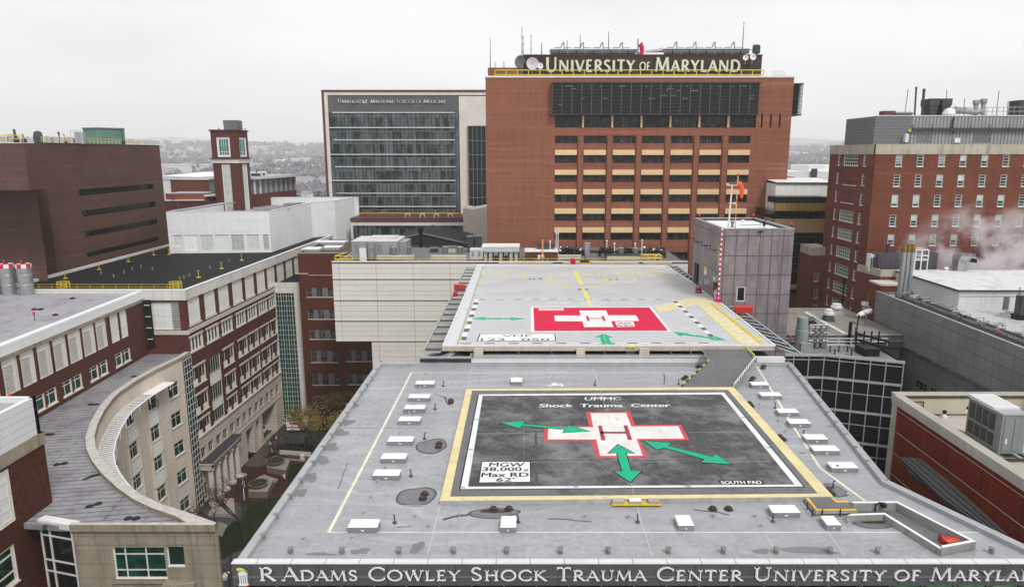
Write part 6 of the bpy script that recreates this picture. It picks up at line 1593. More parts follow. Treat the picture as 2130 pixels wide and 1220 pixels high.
rooftank(472,1018,225,258,168.5,'long grey cooling unit on the sign penthouse, left of the red windsock')
rooftank(1190,1728,222,258,168.5,'long grey cooling unit on the sign penthouse, right of the red windsock')
m=MB();a=PYd(*q('5',1050,245),169);b=PYd(*q('5',1185,225),169);m.tube((a.x,169,a.z),(b.x,169,a.z+.6),.45,M_STEEL,8);m.box(a.x-1.5,b.x,168.4,170,pA.z+.26,pA.z+.9,M_WHITE);m.tube((a.x+1,168.6,pA.z+1),(b.x,168.6,pA.z+1.1),.1,M_MRED);m.build('duct',label='pale duct with red pipe between the two long cooling units',cat='duct')
ws2=thing('windsock',PYd(*q('5',1030,255),168),'red windsock hanging limp above the big sign on the hospital roof','windsock')
a=PYd(*q('5',1027,250),168);b=PYd(*q('5',1025,155),168);m=MB();m.tube((a.x,168,pA.z+.25),(b.x,168,b.z),.12,M_DSTEEL,6);m.build('mast',ws2)
m=MB();z=b.z-1.1;prev=None
for dx,dz,r in ((.5,0,.62),(.9,-.4,.6),(1.0,-1.6,.48),(.8,-3.2,.3),(1.0,-4.6,.5)):
    p=(b.x+dx,168,z+dz)
    if prev:m.tube(prev[0],p,prev[1],M_MRED,10,r)
    prev=(p,r)
m.build('sock',ws2)
for i,(x,yt,yb,Y,base) in enumerate(((90,150,335,166.5,zp0),(291,80,262,166,zp0),(299,137,262,166.6,zp0),(349,127,262,166.5,zp0),(416,180,262,169,pA.z),(577,165,225,170,pA.z),(661,133,225,171,pA.z),(841,108,225,171,pA.z),(1697,45,225,170,pA.z),(1760,185,258,169,pA.z),(121,298,360,164,zp0),(177,300,360,166.3,zp0),(1172,208,250,171,pA.z))):
    t0=PYd(*q('5',x,yt),Y);m=MB();n=7
    for j in range(n):
        z0=base+(t0.z-base)*j/n;z1=base+(t0.z-base)*(j+1)/n;m.tube((t0.x,Y,z0),(t0.x,Y,z1),.13-.012*j,M_DSTEEL,5)
        if j>2 and i not in (0,10):m.lathe((t0.x,Y,z1-.5),[(.05,0),(.16,.1),(.05,.25)],M_DSTEEL,5)
    m.build('antenna',label='thin whip antenna on the hospital roof, %s from the left' % ('first','fourth','fifth','sixth','seventh','eighth','ninth','tenth','twelfth','thirteenth','second','third','eleventh')[i],cat='antenna',group='whip antennas on the hospital roof')
def dish(k,x,y,rpx,Y,mat,label,base,face=(-.2,-1,.1)):
    c=PYd(*q(k,x,y),Y);r=rpx/ZM[k][2]/1475*Y;t=thing('satellite_dish',(c.x,c.y,base),label,'satellite dish',None)
    d=Vector(face).normalized();m=MB();m.lathe(c,[(r*.15,-r*.34),(r*.5,-r*.28),(r*.85,-r*.1),(r,0),(r*.97,.02),(r*.8,-r*.08),(r*.45,-r*.22),(.03,-r*.28)],mat,20,axis=d);m.build('reflector',t)
    m=MB();m.tube(c-d*r*.3,(c.x-d.x*r*.5,c.y-d.y*r*.5,c.z-.2),.1,M_STEEL);m.tube((c.x-d.x*r*.5,c.y-d.y*r*.5,c.z),(c.x-d.x*r*.5,c.y-d.y*r*.5,base),.14,M_STEEL,6);m.build('mount',t)
    m=MB();m.tube(c+d*r*.6,c-d*r*.25,.05,M_STEEL,5);m.lathe(c+d*r*.6,[(.14,-.1),(.14,.1)],M_STEEL,8,axis=d);m.build('feed',t)
dish('5',277,298,38,165.5,flat('dish_dark',(.13,.13,.14),.5),'dark grey satellite dish at the left end of the large sign',zp0,(-.7,-1,.2))
dish('5',358,312,38,164.5,flat('dish_pale',(.55,.55,.56),.5),'large pale satellite dish just left of the sign letter U',zp0,(.1,-1,.15))
dish('5',407,326,19,164,M_WHITE,'small white satellite dish touching the first letter of the sign',zp0,(.3,-1,.1))
dish('5',1707,274,17,165.5,M_WHITE,'small white dish right of the sign, lower of the pair',pA.z-2,(-.2,-1,.1))
dish('5',1754,268,21,165.5,M_WHITE,'white dish right of the sign, larger of the pair',pA.z-2,(.2,-1,.1))
m=MB();a=PYd(*q('5',1775,225),168);m.lathe((a.x,168,a.z-.9),[(.5,0),(.9,.2),(.9,1.8),(.5,2)],M_DSTEEL,10,axis=(0,0,1));m.tube((a.x-1.5,168,a.z),(a.x,168,a.z),.1,M_STEEL);m.tube((a.x,168,pA.z),(a.x,168,a.z),.15,M_STEEL);m.build('horn_antenna',label='dark drum antenna at the right end of the sign penthouse roof',cat='antenna')

# ================================================================ school of medicine
SY=230.0
sch=thing('medicine_school',(-38,SY+15,GZ),'tall grey glass office tower with School of Medicine lettering left of the hospital','building')
sA=PYd(*q('4',85,82),SY);sB=PYd(*q('4',1500,82),SY);SF=Fac((sA.x,SY),(sB.x,SY));ST=sA.z
su=lambda x,y=500:SF.zuv('4',x,y)[0]
szz=lambda y:SF.zuv('4',600,y)[1]
M_MAR=flat('maroon_trim',(.10,.035,.045),.5);M_PST=wallm('pale_stone_panel',(.72,.68,.61),joint=(3,2.2),jc=.82,var=.06,streak=.25)
m=MB();fbox(m,SF,0,SF.L,szz(95),ST,-30,0,M_MAR);fbox(m,SF,0,su(100,95),GZ,szz(95)-.01,-30,0,M_MAR)
fbox(m,SF,su(100,95)+.01,su(122,95),GZ,szz(95)-.01,-30,-.2,M_PST);fbox(m,SF,su(122,95)+.01,SF.L,szz(115),szz(95)-.01,-30,-.2,M_PST);m.build('frame',sch)
gx0,gx1=su(122,95)+.02,su(958,120)
sg_m,n,b=newmat('school_curtain_glass');b.inputs['Roughness'].default_value=.15;b.inputs['Specular IOR Level'].default_value=.35
uv,pos,u_,z_=uvz(n)
t=nd(n,'ShaderNodeTexBrick');t.offset=0;t.inputs['Scale'].default_value=1;t.inputs['Brick Width'].default_value=1.5;t.inputs['Row Height'].default_value=4.2;t.inputs['Mortar Size'].default_value=0;t.inputs['Color1'].default_value=(.0,.0,.0,1);t.inputs['Color2'].default_value=(1,1,1,1);t.inputs['Bias'].default_value=0;L(n,uv,t.inputs[0])
f=noise(n,uv,.5,4,(1.6,.5,1));mm=nd(n,'ShaderNodeMath',operation='MULTIPLY_ADD');L(n,t.outputs[0],mm.inputs[0]);mm.inputs[1].default_value=.35;L(n,f,mm.inputs[2])
col=mixc(n,ramp(n,mm.outputs[0],.45,.85),(.012,.018,.02),(.125,.155,.16));L(n,col,b.inputs['Base Color'])
ys=[226,322,400,492,570,657,738,822]
for a,b_ in zip(ys,ys[1:]+[890]):
    m=MB();fbox(m,SF,gx0,gx1,szz(b_),szz(a)-.002,-1.0,-.5,sg_m);m.build('glass_band',sch)
m=MB();fbox(m,SF,gx0,gx1,szz(225),szz(115)-.01,-1.0,-.35,wallm('grey_metal_band',(.115,.125,.13),joint=(3,1.2),jc=.75));m.build('sign_band',sch)
m=MB()
for i,y in enumerate(ys):
    z=szz(y);fbox(m,SF,gx0+(0 if i % 2 else 1.2),gx1-1.5,z-.12,z+.16,-.5,.1 if i % 2 else -.25,M_COPEW)
    fbox(m,SF,gx0+1,gx1-1.5,z-1.15,z-1.0,-.49,-.42,M_STEEL);
    for k in range(3):fbox(m,SF,gx0,gx1,z-1.9-k*.95,z-1.85-k*.95,-.49,-.44,M_DARK)
islands(m,'floor_edge',sch)
m=MB();n_=33
for i in range(n_+1):
    u=gx0+(gx1-gx0)*i/n_;fbox(m,SF,u-.05,u+.05,szz(890),szz(226),-.5,-.38,M_DARK)
m.build('mullion',sch)
m=MB();z=szz(866);fbox(m,SF,gx0,gx1-.5,z-.1,z+.35,-.3,.1,M_ORG if 0 else flat('rail_ochre',(.55,.36,.03),.6));fbox(m,SF,gx0,gx1,szz(905),szz(880),-1,-.2,M_DARK);m.build('ochre_rail',sch)
m=MB();fbox(m,SF,gx1+.02,SF.L,GZ,szz(122),-30,-.1,M_PST);m.build('stone_pier',sch)
m=MB();a,b_=su(1018,310),SF.L
fbox(m,SF,a,b_,szz(832),szz(310),-.09,.3,M_GLASSD);
for i in range(8):u=a+1.4*i;fbox(m,SF,u-.08,u+.08,szz(832),szz(310),.31,.45,M_STEEL)
for y in (310,402,492,583,672,762):fbox(m,SF,a,b_,szz(y)-.2,szz(y),.31,.7,M_STEEL)
fbox(m,SF,a-.2,a-.01,szz(835),szz(308),-.05,.7,M_SKYF);m.build('corner_glazing',sch)
m=MB()
qs,w=letters('UNIVERSITY')
for w_,x0,x1 in (('UNIVERSITY',191,357),('MARYLAND',398,552),('SCHOOL',563,680),('|OF',688,722),('MEDICINE',734,878)):
    put_letters(m,SF,w_,su(x0,150),su(x1,150),szz(166),szz(140),M_WHITE,depth=-.1,thick=.2,thin=.11,small=.82)
text_on(m,'of',[SF.pt(su(366),szz(168),-.15),SF.pt(su(389),szz(168),-.15),SF.pt(su(392),szz(143),-.15),SF.pt(su(370),szz(143),-.15)],M_WHITE,.01)
m.build('sign_lettering',sch)
# podium
pdm=thing('podium',(-40,215,GZ),'low maroon edged glass podium in front of the School of Medicine tower','building')
QF=Fac((PYd(*q('4',270,920),212).x,212),(PYd(*q('4',1012,920),212).x,212));qz=lambda y:QF.zuv('4',600,y)[1];qu=lambda x,y=980:QF.zuv('4',x,y)[0]
m=MB();fbox(m,QF,0,QF.L,qz(920),qz(895),-16,0,M_MAR);m.build('roof_edge',pdm)
m=MB();fbox(m,QF,.1,qu(288),GZ,qz(921),-16,-.1,M_PST);fbox(m,QF,qu(1000),QF.L-.1,GZ,qz(921),-16,-.1,M_PST);fbox(m,QF,qu(288)+.01,qu(1000)-.01,qz(943),qz(921),-16,-.15,M_PST);m.build('frame',pdm)
m=MB();fbox(m,QF,qu(290),qu(998),qz(1037),qz(944),-1,-.6,sg_m);fbox(m,QF,qu(290),qu(998),GZ,qz(1038),-1,-.3,M_STEEL);m.build('glass',pdm)
m=MB()
for i in range(25):u=qu(290)+(qu(998)-qu(290))*i/24;fbox(m,QF,u-.07,u+.07,qz(1037),qz(944),-.59,-.4,M_DARK)
m.build('mullion',pdm)
for i,x in enumerate((610,705,795,885)):
    c=QF.pt(qu(x,900),qz(895),-3);m=MB();m.path([c,c+Vector((0,0,.9)),c+Vector((1.2,0,1.1)),c+Vector((1.4,0,.2))],.14,M_COPEW,5);m.build('roof_pipe',label='pale bent pipe on the maroon podium roof edge',cat='pipe',group='bent pipes on the podium roof')
st_=thing('stone_stair_block',(-12,200,GZ),'pale stone block with sloping top between the podium and the hospital','building')
SB=Fac((PYd(*q('4',985,830),205).x,205),(hA.x-.1,205));zq=lambda y:SB.zuv('4',1060,y)[1]
m=MB();L_=SB.L;p=[SB.pt(0,GZ),SB.pt(L_,GZ),SB.pt(L_,zq(815)),SB.pt(L_*.3,zq(840)),SB.pt(0,zq(830))];m.poly(p,M_PST)
bk=[v+Vector((0,12,0)) for v in p]
for i in range(5):m.poly([p[i],bk[i],bk[(i+1) % 5],p[(i+1) % 5]][::-1],M_PST)
m.build('wall',st_)
# black gable roof
gb=thing('gabled_hall',(-30,176,GZ),'black gabled roof hall with pale ridge trim behind the drum fans','building')
GYd=172.0;pk=PYd(*q('d',930,95),GYd);gl_=PYd(*q('d',560,185),GYd);gr_=PYd(*q('d',1490,215),GYd)
m=MB();zlow=PYd(*q('d',900,300),GYd).z-8
pr_=[Vector((gl_.x,GYd,zlow)),Vector((gr_.x,GYd,zlow)),Vector((gr_.x,GYd,gr_.z)),Vector((pk.x,GYd,pk.z)),Vector((gl_.x,GYd,gl_.z))]
m.poly(pr_,flat('black_gable',(.014,.014,.016),.8));bk=[v+Vector((0,22,0)) for v in pr_]
for i in range(5):m.poly([pr_[i],bk[i],bk[(i+1) % 5],pr_[(i+1) % 5]][::-1],MATS['black_gable'])
m.build('gable_wall',gb)
m=MB();m.bar(pk+Vector((0,-.2,0)),gl_+Vector((0,-.2,0)),.5,.3,M_STEEL);m.bar(pk+Vector((0,-.2,0)),gr_+Vector((0,-.2,0)),.5,.3,M_STEEL);m.build('ridge_trim',gb)
m=MB();c=PYd(*q('d',922,290),165);m.lathe((c.x,165,c.z),[(.3,0),(.5,1),(.4,3.5),(.6,4.5),(.8,5.2),(.2,5.6)],M_DARK,8);m.build('flue',label='dark flue with pale cap in front of the black gable',cat='flue')
fm_=MB();a=PYd(*q('d',790,350),150);b=PYd(*q('d',1500,300),170);fm_.box(a.x,b.x,158.2,171.9,b.z-2,b.z-.5,flat('mauve_roof',(.33,.30,.34),.7));fm_.build('flat_roof',label='pale mauve flat roof below the black gabled hall',cat='flat roof')
for i,(x,y) in enumerate(((1080,318),(1300,300),(1540,230),(1620,225))):
    c=PYd(*q('d',x,y+30),150);m=MB();m.box(c.x-.8,c.x+.8,150,151.5,ZB0,c.z+1.2+(i>1)*1.0,M_DSTEEL if i != 1 else M_BEIGEP);m.box(c.x-1,c.x+1,149.8,151.7,c.z+1.2+(i>1)*1.0,c.z+1.4+(i>1)*1.0,M_STEEL)
    m.build('roof_fan',label=('dark bench-like roof fan in front of the black gable','beige curved cowl between the two grey drum fans','black plant box left of the brick hospital wall','black plant box touching the brick hospital wall')[i],cat='roof fan')

# ================================================================ brown windowless building far left
bn=thing('brown_brick_block',(-120,165,GZ),'windowless dark brown brick block with four long black slots at the far left','building')
bA=PYd(85,298,140);bB=PYd(331,299,185);NB=Fac((bA.x,bA.y),(bB.x,bB.y));ZN=bA.z
M_BN=wallm('brown_brick',(.135,.075,.060),var=.18,vs=.2,fine=.4,hband=.45,joint=(7.2,40),jc=.82,jw=.08)
sl_=[zrect(NB,'1',503,530,970,570)]
sl_=[]
for y0,y1,y2,y3,x0,x1 in ((530,570,493,525,504,970),(662,703,605,637,521,982),(795,832,715,748,538,992),(922,960,825,855,554,1002)):
    a=NB.zuv('1',x0,y1);b=NB.zuv('1',x1,y2);sl_.append((a[0],b[0],a[1],b[1]))
m=MB();wallholes(m,NB,GZ,ZN,sl_,M_BN,.8,M_DARK);e=Fac((bB.x,bB.y),(bB.x-28,bB.y+4));wallholes(m,e,GZ,ZN,[],M_BN);w0=Fac((bA.x-60,bA.y-8),(bA.x,bA.y));wallholes(m,w0,GZ,ZN,[],M_BN)
m.poly([(bA.x-60,bA.y-8,ZN-.2),(bA.x,bA.y,ZN-.2),(bB.x,bB.y,ZN-.2),(bB.x-60,bB.y+4,ZN-.2)],M_GREYR)
fbox(m,NB,0,NB.L,ZN+.001,ZN+.15,-.4,.1,M_DSTEEL);m.build('brick_wall',bn)
for h in sl_:
    m=MB();fbox(m,NB,h[0],h[1],h[2],h[3],-.8,-.75,M_GLASSD);m.build('window',bn)
b2=thing('brown_brick_block',(-120,120,GZ),'dark brown brick block with overhanging upper storeys, cut by the left edge of the picture','building')
cA=PYd(0,298,118);cB=PYd(68,298,124);zov=PYd(*q('1',160,532),122).z
f1=Fac((cA.x-25,cA.y-2),(PYd(*q('1',158,300),121).x,121));f2_=Fac((f1.b.x,f1.b.y),(cB.x,127.5))
m=MB();wallholes(m,f1,zov,ZN-.3,[],M_BN);wallholes(m,f2_,zov,ZN-.3,[],M_BN)
m.poly([f1.pt(0,zov),f1.pt(f1.L,zov),f2_.pt(f2_.L,zov),Vector((f1.a.x,150,zov))][::-1],M_DARK);m.poly([f1.pt(0,ZN-.3),f1.pt(f1.L,ZN-.3),f2_.pt(f2_.L,ZN-.3),Vector((f1.a.x,150,ZN-.3))],M_GREYR)
g1=Fac((f1.a.x,128.2),(PYd(72,400,130).x,130.5));wallholes(m,g1,GZ,ZN-.5,[],M_BN);m.build('brick_wall',b2)
# roof furniture on the brown block
CY_=175;tk=PYd(*q('1',530,205),CY_);tk2=PYd(*q('1',728,145),CY_)
t=thing('cooling_tower',((tk.x+tk2.x)/2,CY_+3,ZN),'pale green glazed cooling tower box on the brown block roof','cooling tower')
m=MB();M_TEAL=wallm('teal_panel',(.12,.22,.19),joint=(1.7,30),jc=.8);m.hexa([(tk.x,CY_,ZN),(tk2.x-3.6,CY_-1.5,ZN),(tk2.x,CY_+4,ZN),(tk.x+1,CY_+6,ZN)],[(tk.x,CY_,tk2.z),(tk2.x-3.6,CY_-1.5,tk2.z),(tk2.x,CY_+4,tk2.z),(tk.x+1,CY_+6,tk2.z)],M_TEAL,M_STEEL);m.build('casing',t)
m=MB();m.bar((tk.x-.1,CY_-.1,tk2.z),(tk2.x-3.6,CY_-1.6,tk2.z),.3,.25,M_STEEL);m.bar((tk2.x-3.6,CY_-1.6,tk2.z),(tk2.x+.1,CY_+4,tk2.z),.3,.25,M_STEEL);m.build('rim',t)
m=MB();a=NB.pt(2,ZN,-1.2);b=NB.pt(NB.L-6,ZN,-1.2);rail(m,a,b,26,1.3,.05);m.build('roof_railing',label='yellow railing along the roof edge of the slotted brown block',cat='railing')
m=MB();rail(m,(f1.a.x,121.5,ZN-.3),(f1.b.x-1,122.5,ZN-.3),8,1.4,.06);m.build('roof_railing',label='yellow railing on the overhanging brown block at the left edge',cat='railing')
rr=random.Random(9)
for i,(x,y0,w,k) in enumerate(((105,148,18,0),(155,180,14,1),(245,165,50,2),(20,195,36,3),(70,190,30,3),(378,178,6,4),(415,175,6,1),(780,150,8,1),(497,165,44,3),(300,200,24,3),(440,205,30,3))):
    Y=130 if x<200 else 152;c=PYd(*q('1',x,228),Y);zt_=PYd(*q('1',x,y0),Y).z;ww_=w/3.043/1475*Y;m=MB()
    if k==2:m.lathe((c.x,Y,ZN),[(ww_*.5,0),(ww_*.55,(zt_-ZN)*.6),(ww_*.4,zt_-ZN),(ww_*.1,zt_-ZN+.2)],M_DSTEEL,12)
    elif k==3:m.box(c.x-ww_/2,c.x+ww_/2,Y,Y+1.5,ZN+.2,zt_,M_COPE,M_STEEL);m.path([(c.x-ww_,Y,ZN),(c.x-ww_,Y,zt_+.2),(c.x+ww_*.6,Y,zt_+.3),(c.x+ww_*.6,Y,ZN)],.1,M_COPEW,5)
    elif k==4:m.tube((c.x,Y,ZN),(c.x,Y,zt_),.12,M_DSTEEL);m.lathe((c.x,Y,zt_-.1),[(.2,0),(.3,.3),(.1,.6)],M_MRED,8)
    else:m.tube((c.x,Y,ZN),(c.x-.2,Y,zt_),ww_*.5,M_DSTEEL,8,ww_*.35);m.box(c.x-ww_*.7,c.x+ww_*.7,Y-.3,Y+.3,ZN,ZN+.6,M_BROWN)
    m.build('roof_machine' if k != 4 else 'beacon_mast',label=('tall dark flue near the left edge on the brown block','leaning dark vent beside the tall flue','round dark fan housing on the brown block roof','grey pipe-wrapped unit at the left frame edge','second grey pipe-wrapped unit from the left frame edge','red tipped mast on the brown block roof','short dark vent right of the red tipped mast','leaning dark flue right of the green cooling tower','grey unit just left of the green cooling tower','grey unit behind the yellow rail left of the red tipped mast','grey unit between the red mast and the cooling tower')[i],cat='roof machine')
# white low roof left of black roof (behind stacks)
m=MB();pts=[P(0,556,36),P(180,553,36),P(150,575,36),P(20,600,36),P(-60,600,36),P(-60,556,36)]
m.prism([(-100,119.5),(-92.9,119.5),(-93.1,148),(-102,150),(-150,140),(-150,119.5)],30,36.0,M_PENT,roofm('white_roof',(.6,.6,.58),var=.1,vs=.1));m.build('low_roof_block',label='low white roofed block between the black roof and the brown buildings',cat='building')

# ================================================================ clock-less brick tower beyond
tb_=thing('brick_bell_tower',(-82,202,GZ),'slender brick tower with green glazed top and steel chimney beyond the white penthouse','tower')
Lc,Cc,Rc=Vector((-87.0,199.5)),Vector((-79.4,198.6)),Vector((-80.4,208));Rc=Vector((PYd(525,420,207).x,207))
M_TBR=wallm('tower_brick',(.125,.042,.036),var=.1,fine=.15)
fa,fb=Fac(Lc,Cc),Fac(Cc,Rc);back=Lc+(Rc-Cc)
tz=lambda y:fa.zuv('g',900,y)[1];ZTT=PYd(*q('1',1470,160),199).z;zband1,zband0=tz(272),tz(332)
def tbox(m,z0,z1,o,mat):
    c=(Lc+Rc)/2;pts=[Lc,Cc,Rc,back]
    pts=[p+(p-c).normalized()*o for p in pts];m.prism([(p.x,p.y) for p in pts],z0,z1,mat)
sA_=[(fa,'g',820,925,340,775,7),(fb,'g',1062,1112,340,775,7)]
win_t=[]
m=MB();low=[];up=[]
fa2=Fac(fa.pt(-.25,0,.25).to_2d(),fa.pt(fa.L+.25,0,.25).to_2d())
def fr(f,a,b):return (f.L*a,f.L*b)
for f,(a,b) in ((fa,(.34,.66)),(fb,(.3,.72))):
    wallholes(m,f,GZ,zband0,[(*fr(f,a,b),30,zband0-.3)],M_TBR,.2,M_WPAN)
for f,(a,b) in ((fa,(.22,.72)),(fb,(.2,.8))):
    wallholes(m,f,zband1,ZTT,[(*fr(f,a,b),zband1+.3,tz(30))],M_TBR,.3,M_WPAN)
for f in (Fac(Rc,back),Fac(back,Lc)):wallholes(m,f,GZ,ZTT,[],M_TBR)
m.prism([(p.x,p.y) for p in (Lc,Cc,Rc,back)],ZTT-.3,ZTT-.29,M_TBR);m.build('brick_shaft',tb_)
m=MB();tbox(m,zband0,zband1-.25,.35,M_PST);tbox(m,zband1-.249,zband1,.8,M_BROWN);tbox(m,ZTT-.01,ZTT+.4,.4,M_BROWN);m.build('cornice',tb_)
for f,(a,b) in ((fa,(.34,.66)),(fb,(.3,.72))):window(tb_,f,(*fr(f,a,b),30,zband0-.3),M_WPAN,M_CURT,3,12,fw=.12,mw=.08,rev=.15)
M_TGL=glassm('teal_glass',(.03,.13,.12),(.06,.2,.18),.1,.5)
for f,(a,b) in ((fa,(.22,.72)),(fb,(.2,.8))):window(tb_,f,(*fr(f,a,b),zband1+.3,tz(30)),M_WHITE,M_TGL,(.34,.5,.66),(.25,),fw=.55,mw=.12,rev=.2)
m=MB();c0=PYd(*q('1',1428,150),203);c1=PYd(*q('1',1505,92),203);m.hexa([(c0.x,202,ZTT),(c1.x,202,ZTT),(c1.x,206,ZTT),(c0.x,206,ZTT)],[(c0.x-.2,202,c1.z),(c1.x,202,c1.z),(c1.x,206,c1.z),(c0.x-.2,206,c1.z)],wallm('steel_rib',(.2,.2,.205),joint=(.6,30),jc=.5,jw=.08));m.build('steel_chimney',tb_)
for i,x in enumerate((1385,1490,1552)):red_beacon(PYd(*q('1',x,160),200.2),'red warning light on the slender brick tower, %s' % ('left','middle','right')[i],.3,1.2)
# low halls beyond
hl_=thing('brick_hall',(-100,232,GZ),'low brick hall with white pitched roof edge left of the slender tower','building')
a,b=PYd(*q('g',90,520),230),PYd(*q('g',760,540),226);f=Fac((a.x,230),(b.x,226));zt_=f.zuv('g',200,525)[1]
m=MB();wallholes(m,f,GZ,zt_,[],wallm('hall_brick',(.17,.065,.045),var=.1,fine=.1));fbox(m,f,.1,f.zuv('g',198,600)[0],zt_-8,zt_,.01,.1,M_WPAN);m.build('wall',hl_)
m=MB();m.hexa([f.pt(0,zt_,.3),f.pt(f.L,zt_,.3),f.pt(f.L,zt_,-22),f.pt(0,zt_,-22)],[f.pt(0,zt_+1.2,.3),f.pt(f.L,zt_+.8,.3),f.pt(f.L,zt_+2,-22),f.pt(0,zt_+2,-22)],M_COPEW,M_WHITE);m.build('roof',hl_)
hr_=thing('louvred_hall',(-76,233,GZ),'low hall with tall grey louvre panels over brick, right of the slender tower','building')
a,b=PYd(*q('g',1180,520),214),PYd(*q('g',1650,465),240);f=Fac((a.x,214),(b.x,240));zt_=f.zuv('g',1400,505)[1];zm=f.zuv('g',1400,672)[1]
m=MB();fbox(m,f,0,f.L,GZ,zm,-16,0,M_TBR);m.build('brick_base',hr_)
m=MB();fbox(m,f,0,f.L,zm+.001,zt_,-15,-.5,flat('hall_grey',(.17,.175,.18),.6));
for i in range(9):u=f.L*i/8;fbox(m,f,u-.25,u+.25,zm+.01,zt_,-.49,-.1,M_COPEW if i<2 else M_COPE)
m.build('louvre_wall',hr_)
m=MB();fbox(m,f,-1,f.L+1.5,zt_,zt_+.7,-17,1,M_COPEW,M_COPE);m.build('roof',hr_)
for i in range(4):
    c=f.pt(f.L*(.3+.12*i),zt_+.7,-4-i);m=MB();m.box(c.x-1.2,c.x+1.2,c.y-.8,c.y+.8,c.z,c.z+.8+.5*(i % 2),M_WHITE if i % 2 else M_DSTEEL);m.tube(c+Vector((0,0,.5)),c+Vector((.5,0,2)),.15,M_DSTEEL);m.build('roof_fan',label='small roof fan on the louvred hall',cat='roof fan',group='small fans on the louvred hall roof')
ml=thing('maroon_shed',(-92,205,GZ),'low maroon block with pale roof edge in front of the brick hall','building')
a,b=PYd(*q('g',110,760),205),PYd(*q('g',765,715),207);f=Fac((a.x,205),(b.x,207));zt_=f.zuv('g',400,770)[1]
m=MB();wallholes(m,f,GZ,zt_,[(f.L*.215,f.L*.275,zt_-5,zt_-.3)],flat('maroon_wall',(.10,.02,.03),.6),.6,M_DARK);m.build('wall',ml)
m=MB();fbox(m,f,f.L*.18,f.L*.72,zt_,zt_+.25,-8,.3,M_COPEW);fbox(m,f,0,f.L*.75,zt_+.26,zt_+2.0,-14,-2,flat('rust_wall',(.22,.06,.03),.6),M_COPE);fbox(m,f,f.L*.72,f.L,zt_+1.2,zt_+1.6,-14,0,M_WHITE);m.build('roof',ml)
# ================================================================ right: old brick hospital wing
rb=thing('brick_ward_building',(90,130,GZ),'wide dark red brick ward building with small sash windows at the right','building')
RY=124.0;rc=PYd(*q('f',590,385),RY);RX=rc.x;RF=Fac((RX,RY),(RX+75,RY));RL=Fac((RX,142.5),(RX,RY))
M_WBR=wallm('ward_brick',(.20,.070,.043),var=.22,vs=.2,fine=.4,hband=.45,streak=.4)
RT=rc.z;RB=RF.zuv('f',700,452)[1]
u0s=[RF.zuv('f',x,455)[0] for x in (720,865,1006,1147,1292,1437)];pitch=(u0s[-1]-u0s[0])/5;wW=RF.zuv('f',764,455)[0]-u0s[0]
rz_=[(RF.zuv('f',700,b)[1],RF.zuv('f',700,a)[1]) for a,b in ((456,533),(588,667),(722,800),(855,932),(985,1060))]
dzr=(rz_[0][0]-rz_[4][0])/4
for i in range(1,7):rz_.append((rz_[4][0]-dzr*i,rz_[4][1]-dzr*i))
mh=[(u0s[0]+pitch*c,u0s[0]+pitch*c+wW,a,b) for a,b in rz_ for c in range(9)]
lh=[]
for i,(a,b) in enumerate(rz_):
    for x0,x1,wide in ((333,347,0),(372,469,1),(502,522,0)):
        ua,ub=RL.zuv('f',x0,490)[0],RL.zuv('f',x1,490)[0]
        if wide and i in (1,2):continue
        lh.append((ua,ub,a-(0 if not wide else .0),b))
m=MB();wallholes(m,RF,GZ,RB,mh,M_WBR,.25,M_TRIM);wallholes(m,RL,GZ,RB,lh,M_WBR,.25,M_TRIM)
f=Fac((RX+75,RY),(RX+75,142));wallholes(m,f,GZ,RB,[],M_WBR);f=Fac((RX+75,142.5),(RX,142.5));wallholes(m,f,GZ,RB,[],M_WBR);m.build('brick_wall',rb)
M_RPAR=wallm('ward_parapet',(.46,.42,.33),var=.12,streak=.9,sc=(.16,.15,.12),stain=.35)
m=MB();fbox(m,RF,-.12,RF.L,RB+.001,RT,-.5,.12,M_RPAR);fbox(m,RL,0,RL.L-.1,RB+.001,RT,-.5,.12,M_RPAR);m.box(RX+.4,RX+75,RY+.5,142.4,RT-1,RT-.5,M_GREYR);m.build('parapet',rb)
M_SASH=flat('sash_pale',(.55,.58,.54),.5);
def sash_glass(nm,c,c2):return glassm(nm,c,c2,.15,.35)
G1,G2,G3=sash_glass('sash_dark',(.012,.013,.014),(.03,.035,.035)),sash_glass('sash_blind',(.30,.38,.35),(.4,.48,.45)),sash_glass('sash_mid',(.10,.13,.12),(.16,.2,.19))
def ex_up(bx,w,hh):bx(.09,w-.09,hh*.52,hh*.74,-.03,.012,G2);bx(.09,w-.09,hh*.77,hh-.09,-.03,.012,G2)
def ex_up3(bx,w,hh):bx(.09,w-.09,hh*.28,hh-.09,-.03,.012,G2)
rr=random.Random(4)
for h in mh:
    e=rr.choice((ex_up,ex_up3,ex_none,ex_none,ex_up));row=[i for i,z in enumerate(rz_) if z[0]==h[2]][0]
    if row in (1,):e=ex_none if rr.random()<.8 else ex_up
    if row in (3,4):e=rr.choice((ex_up3,ex_up,ex_none,ex_up))
    if row==0:e=rr.choice((ex_up,ex_up3,ex_none))
    window(rb,RF,h,M_SASH,G1,1,4,fw=.13,mw=.09,rev=.15,sill=M_SASH,extra=e)
for h in lh:
    w=h[1]-h[0]
    if w>2:window(rb,RL,h,M_SASH,G3 if h[3]<50 else G1,7,3,fw=.12,mw=.12,rev=.15,sill=M_SASH)
    else:window(rb,RL,h,M_SASH,G1,1,4,fw=.12,mw=.1,rev=.15,sill=M_SASH)
m=MB();fbox(m,RL,RL.zuv('f',365,600)[0],RL.zuv('f',460,600)[0],RL.zuv('f',400,661)[1],RL.zuv('f',400,655)[1],.01,.1,M_TRIM);fbox(m,RL,RL.zuv('f',355,700)[0],RL.zuv('f',445,700)[0],RL.zuv('f',400,783)[1],RL.zuv('f',400,776)[1],.01,.1,M_TRIM)
u=RL.zuv('j',720,300)[0];
m.build('string_course',rb)
m=MB();
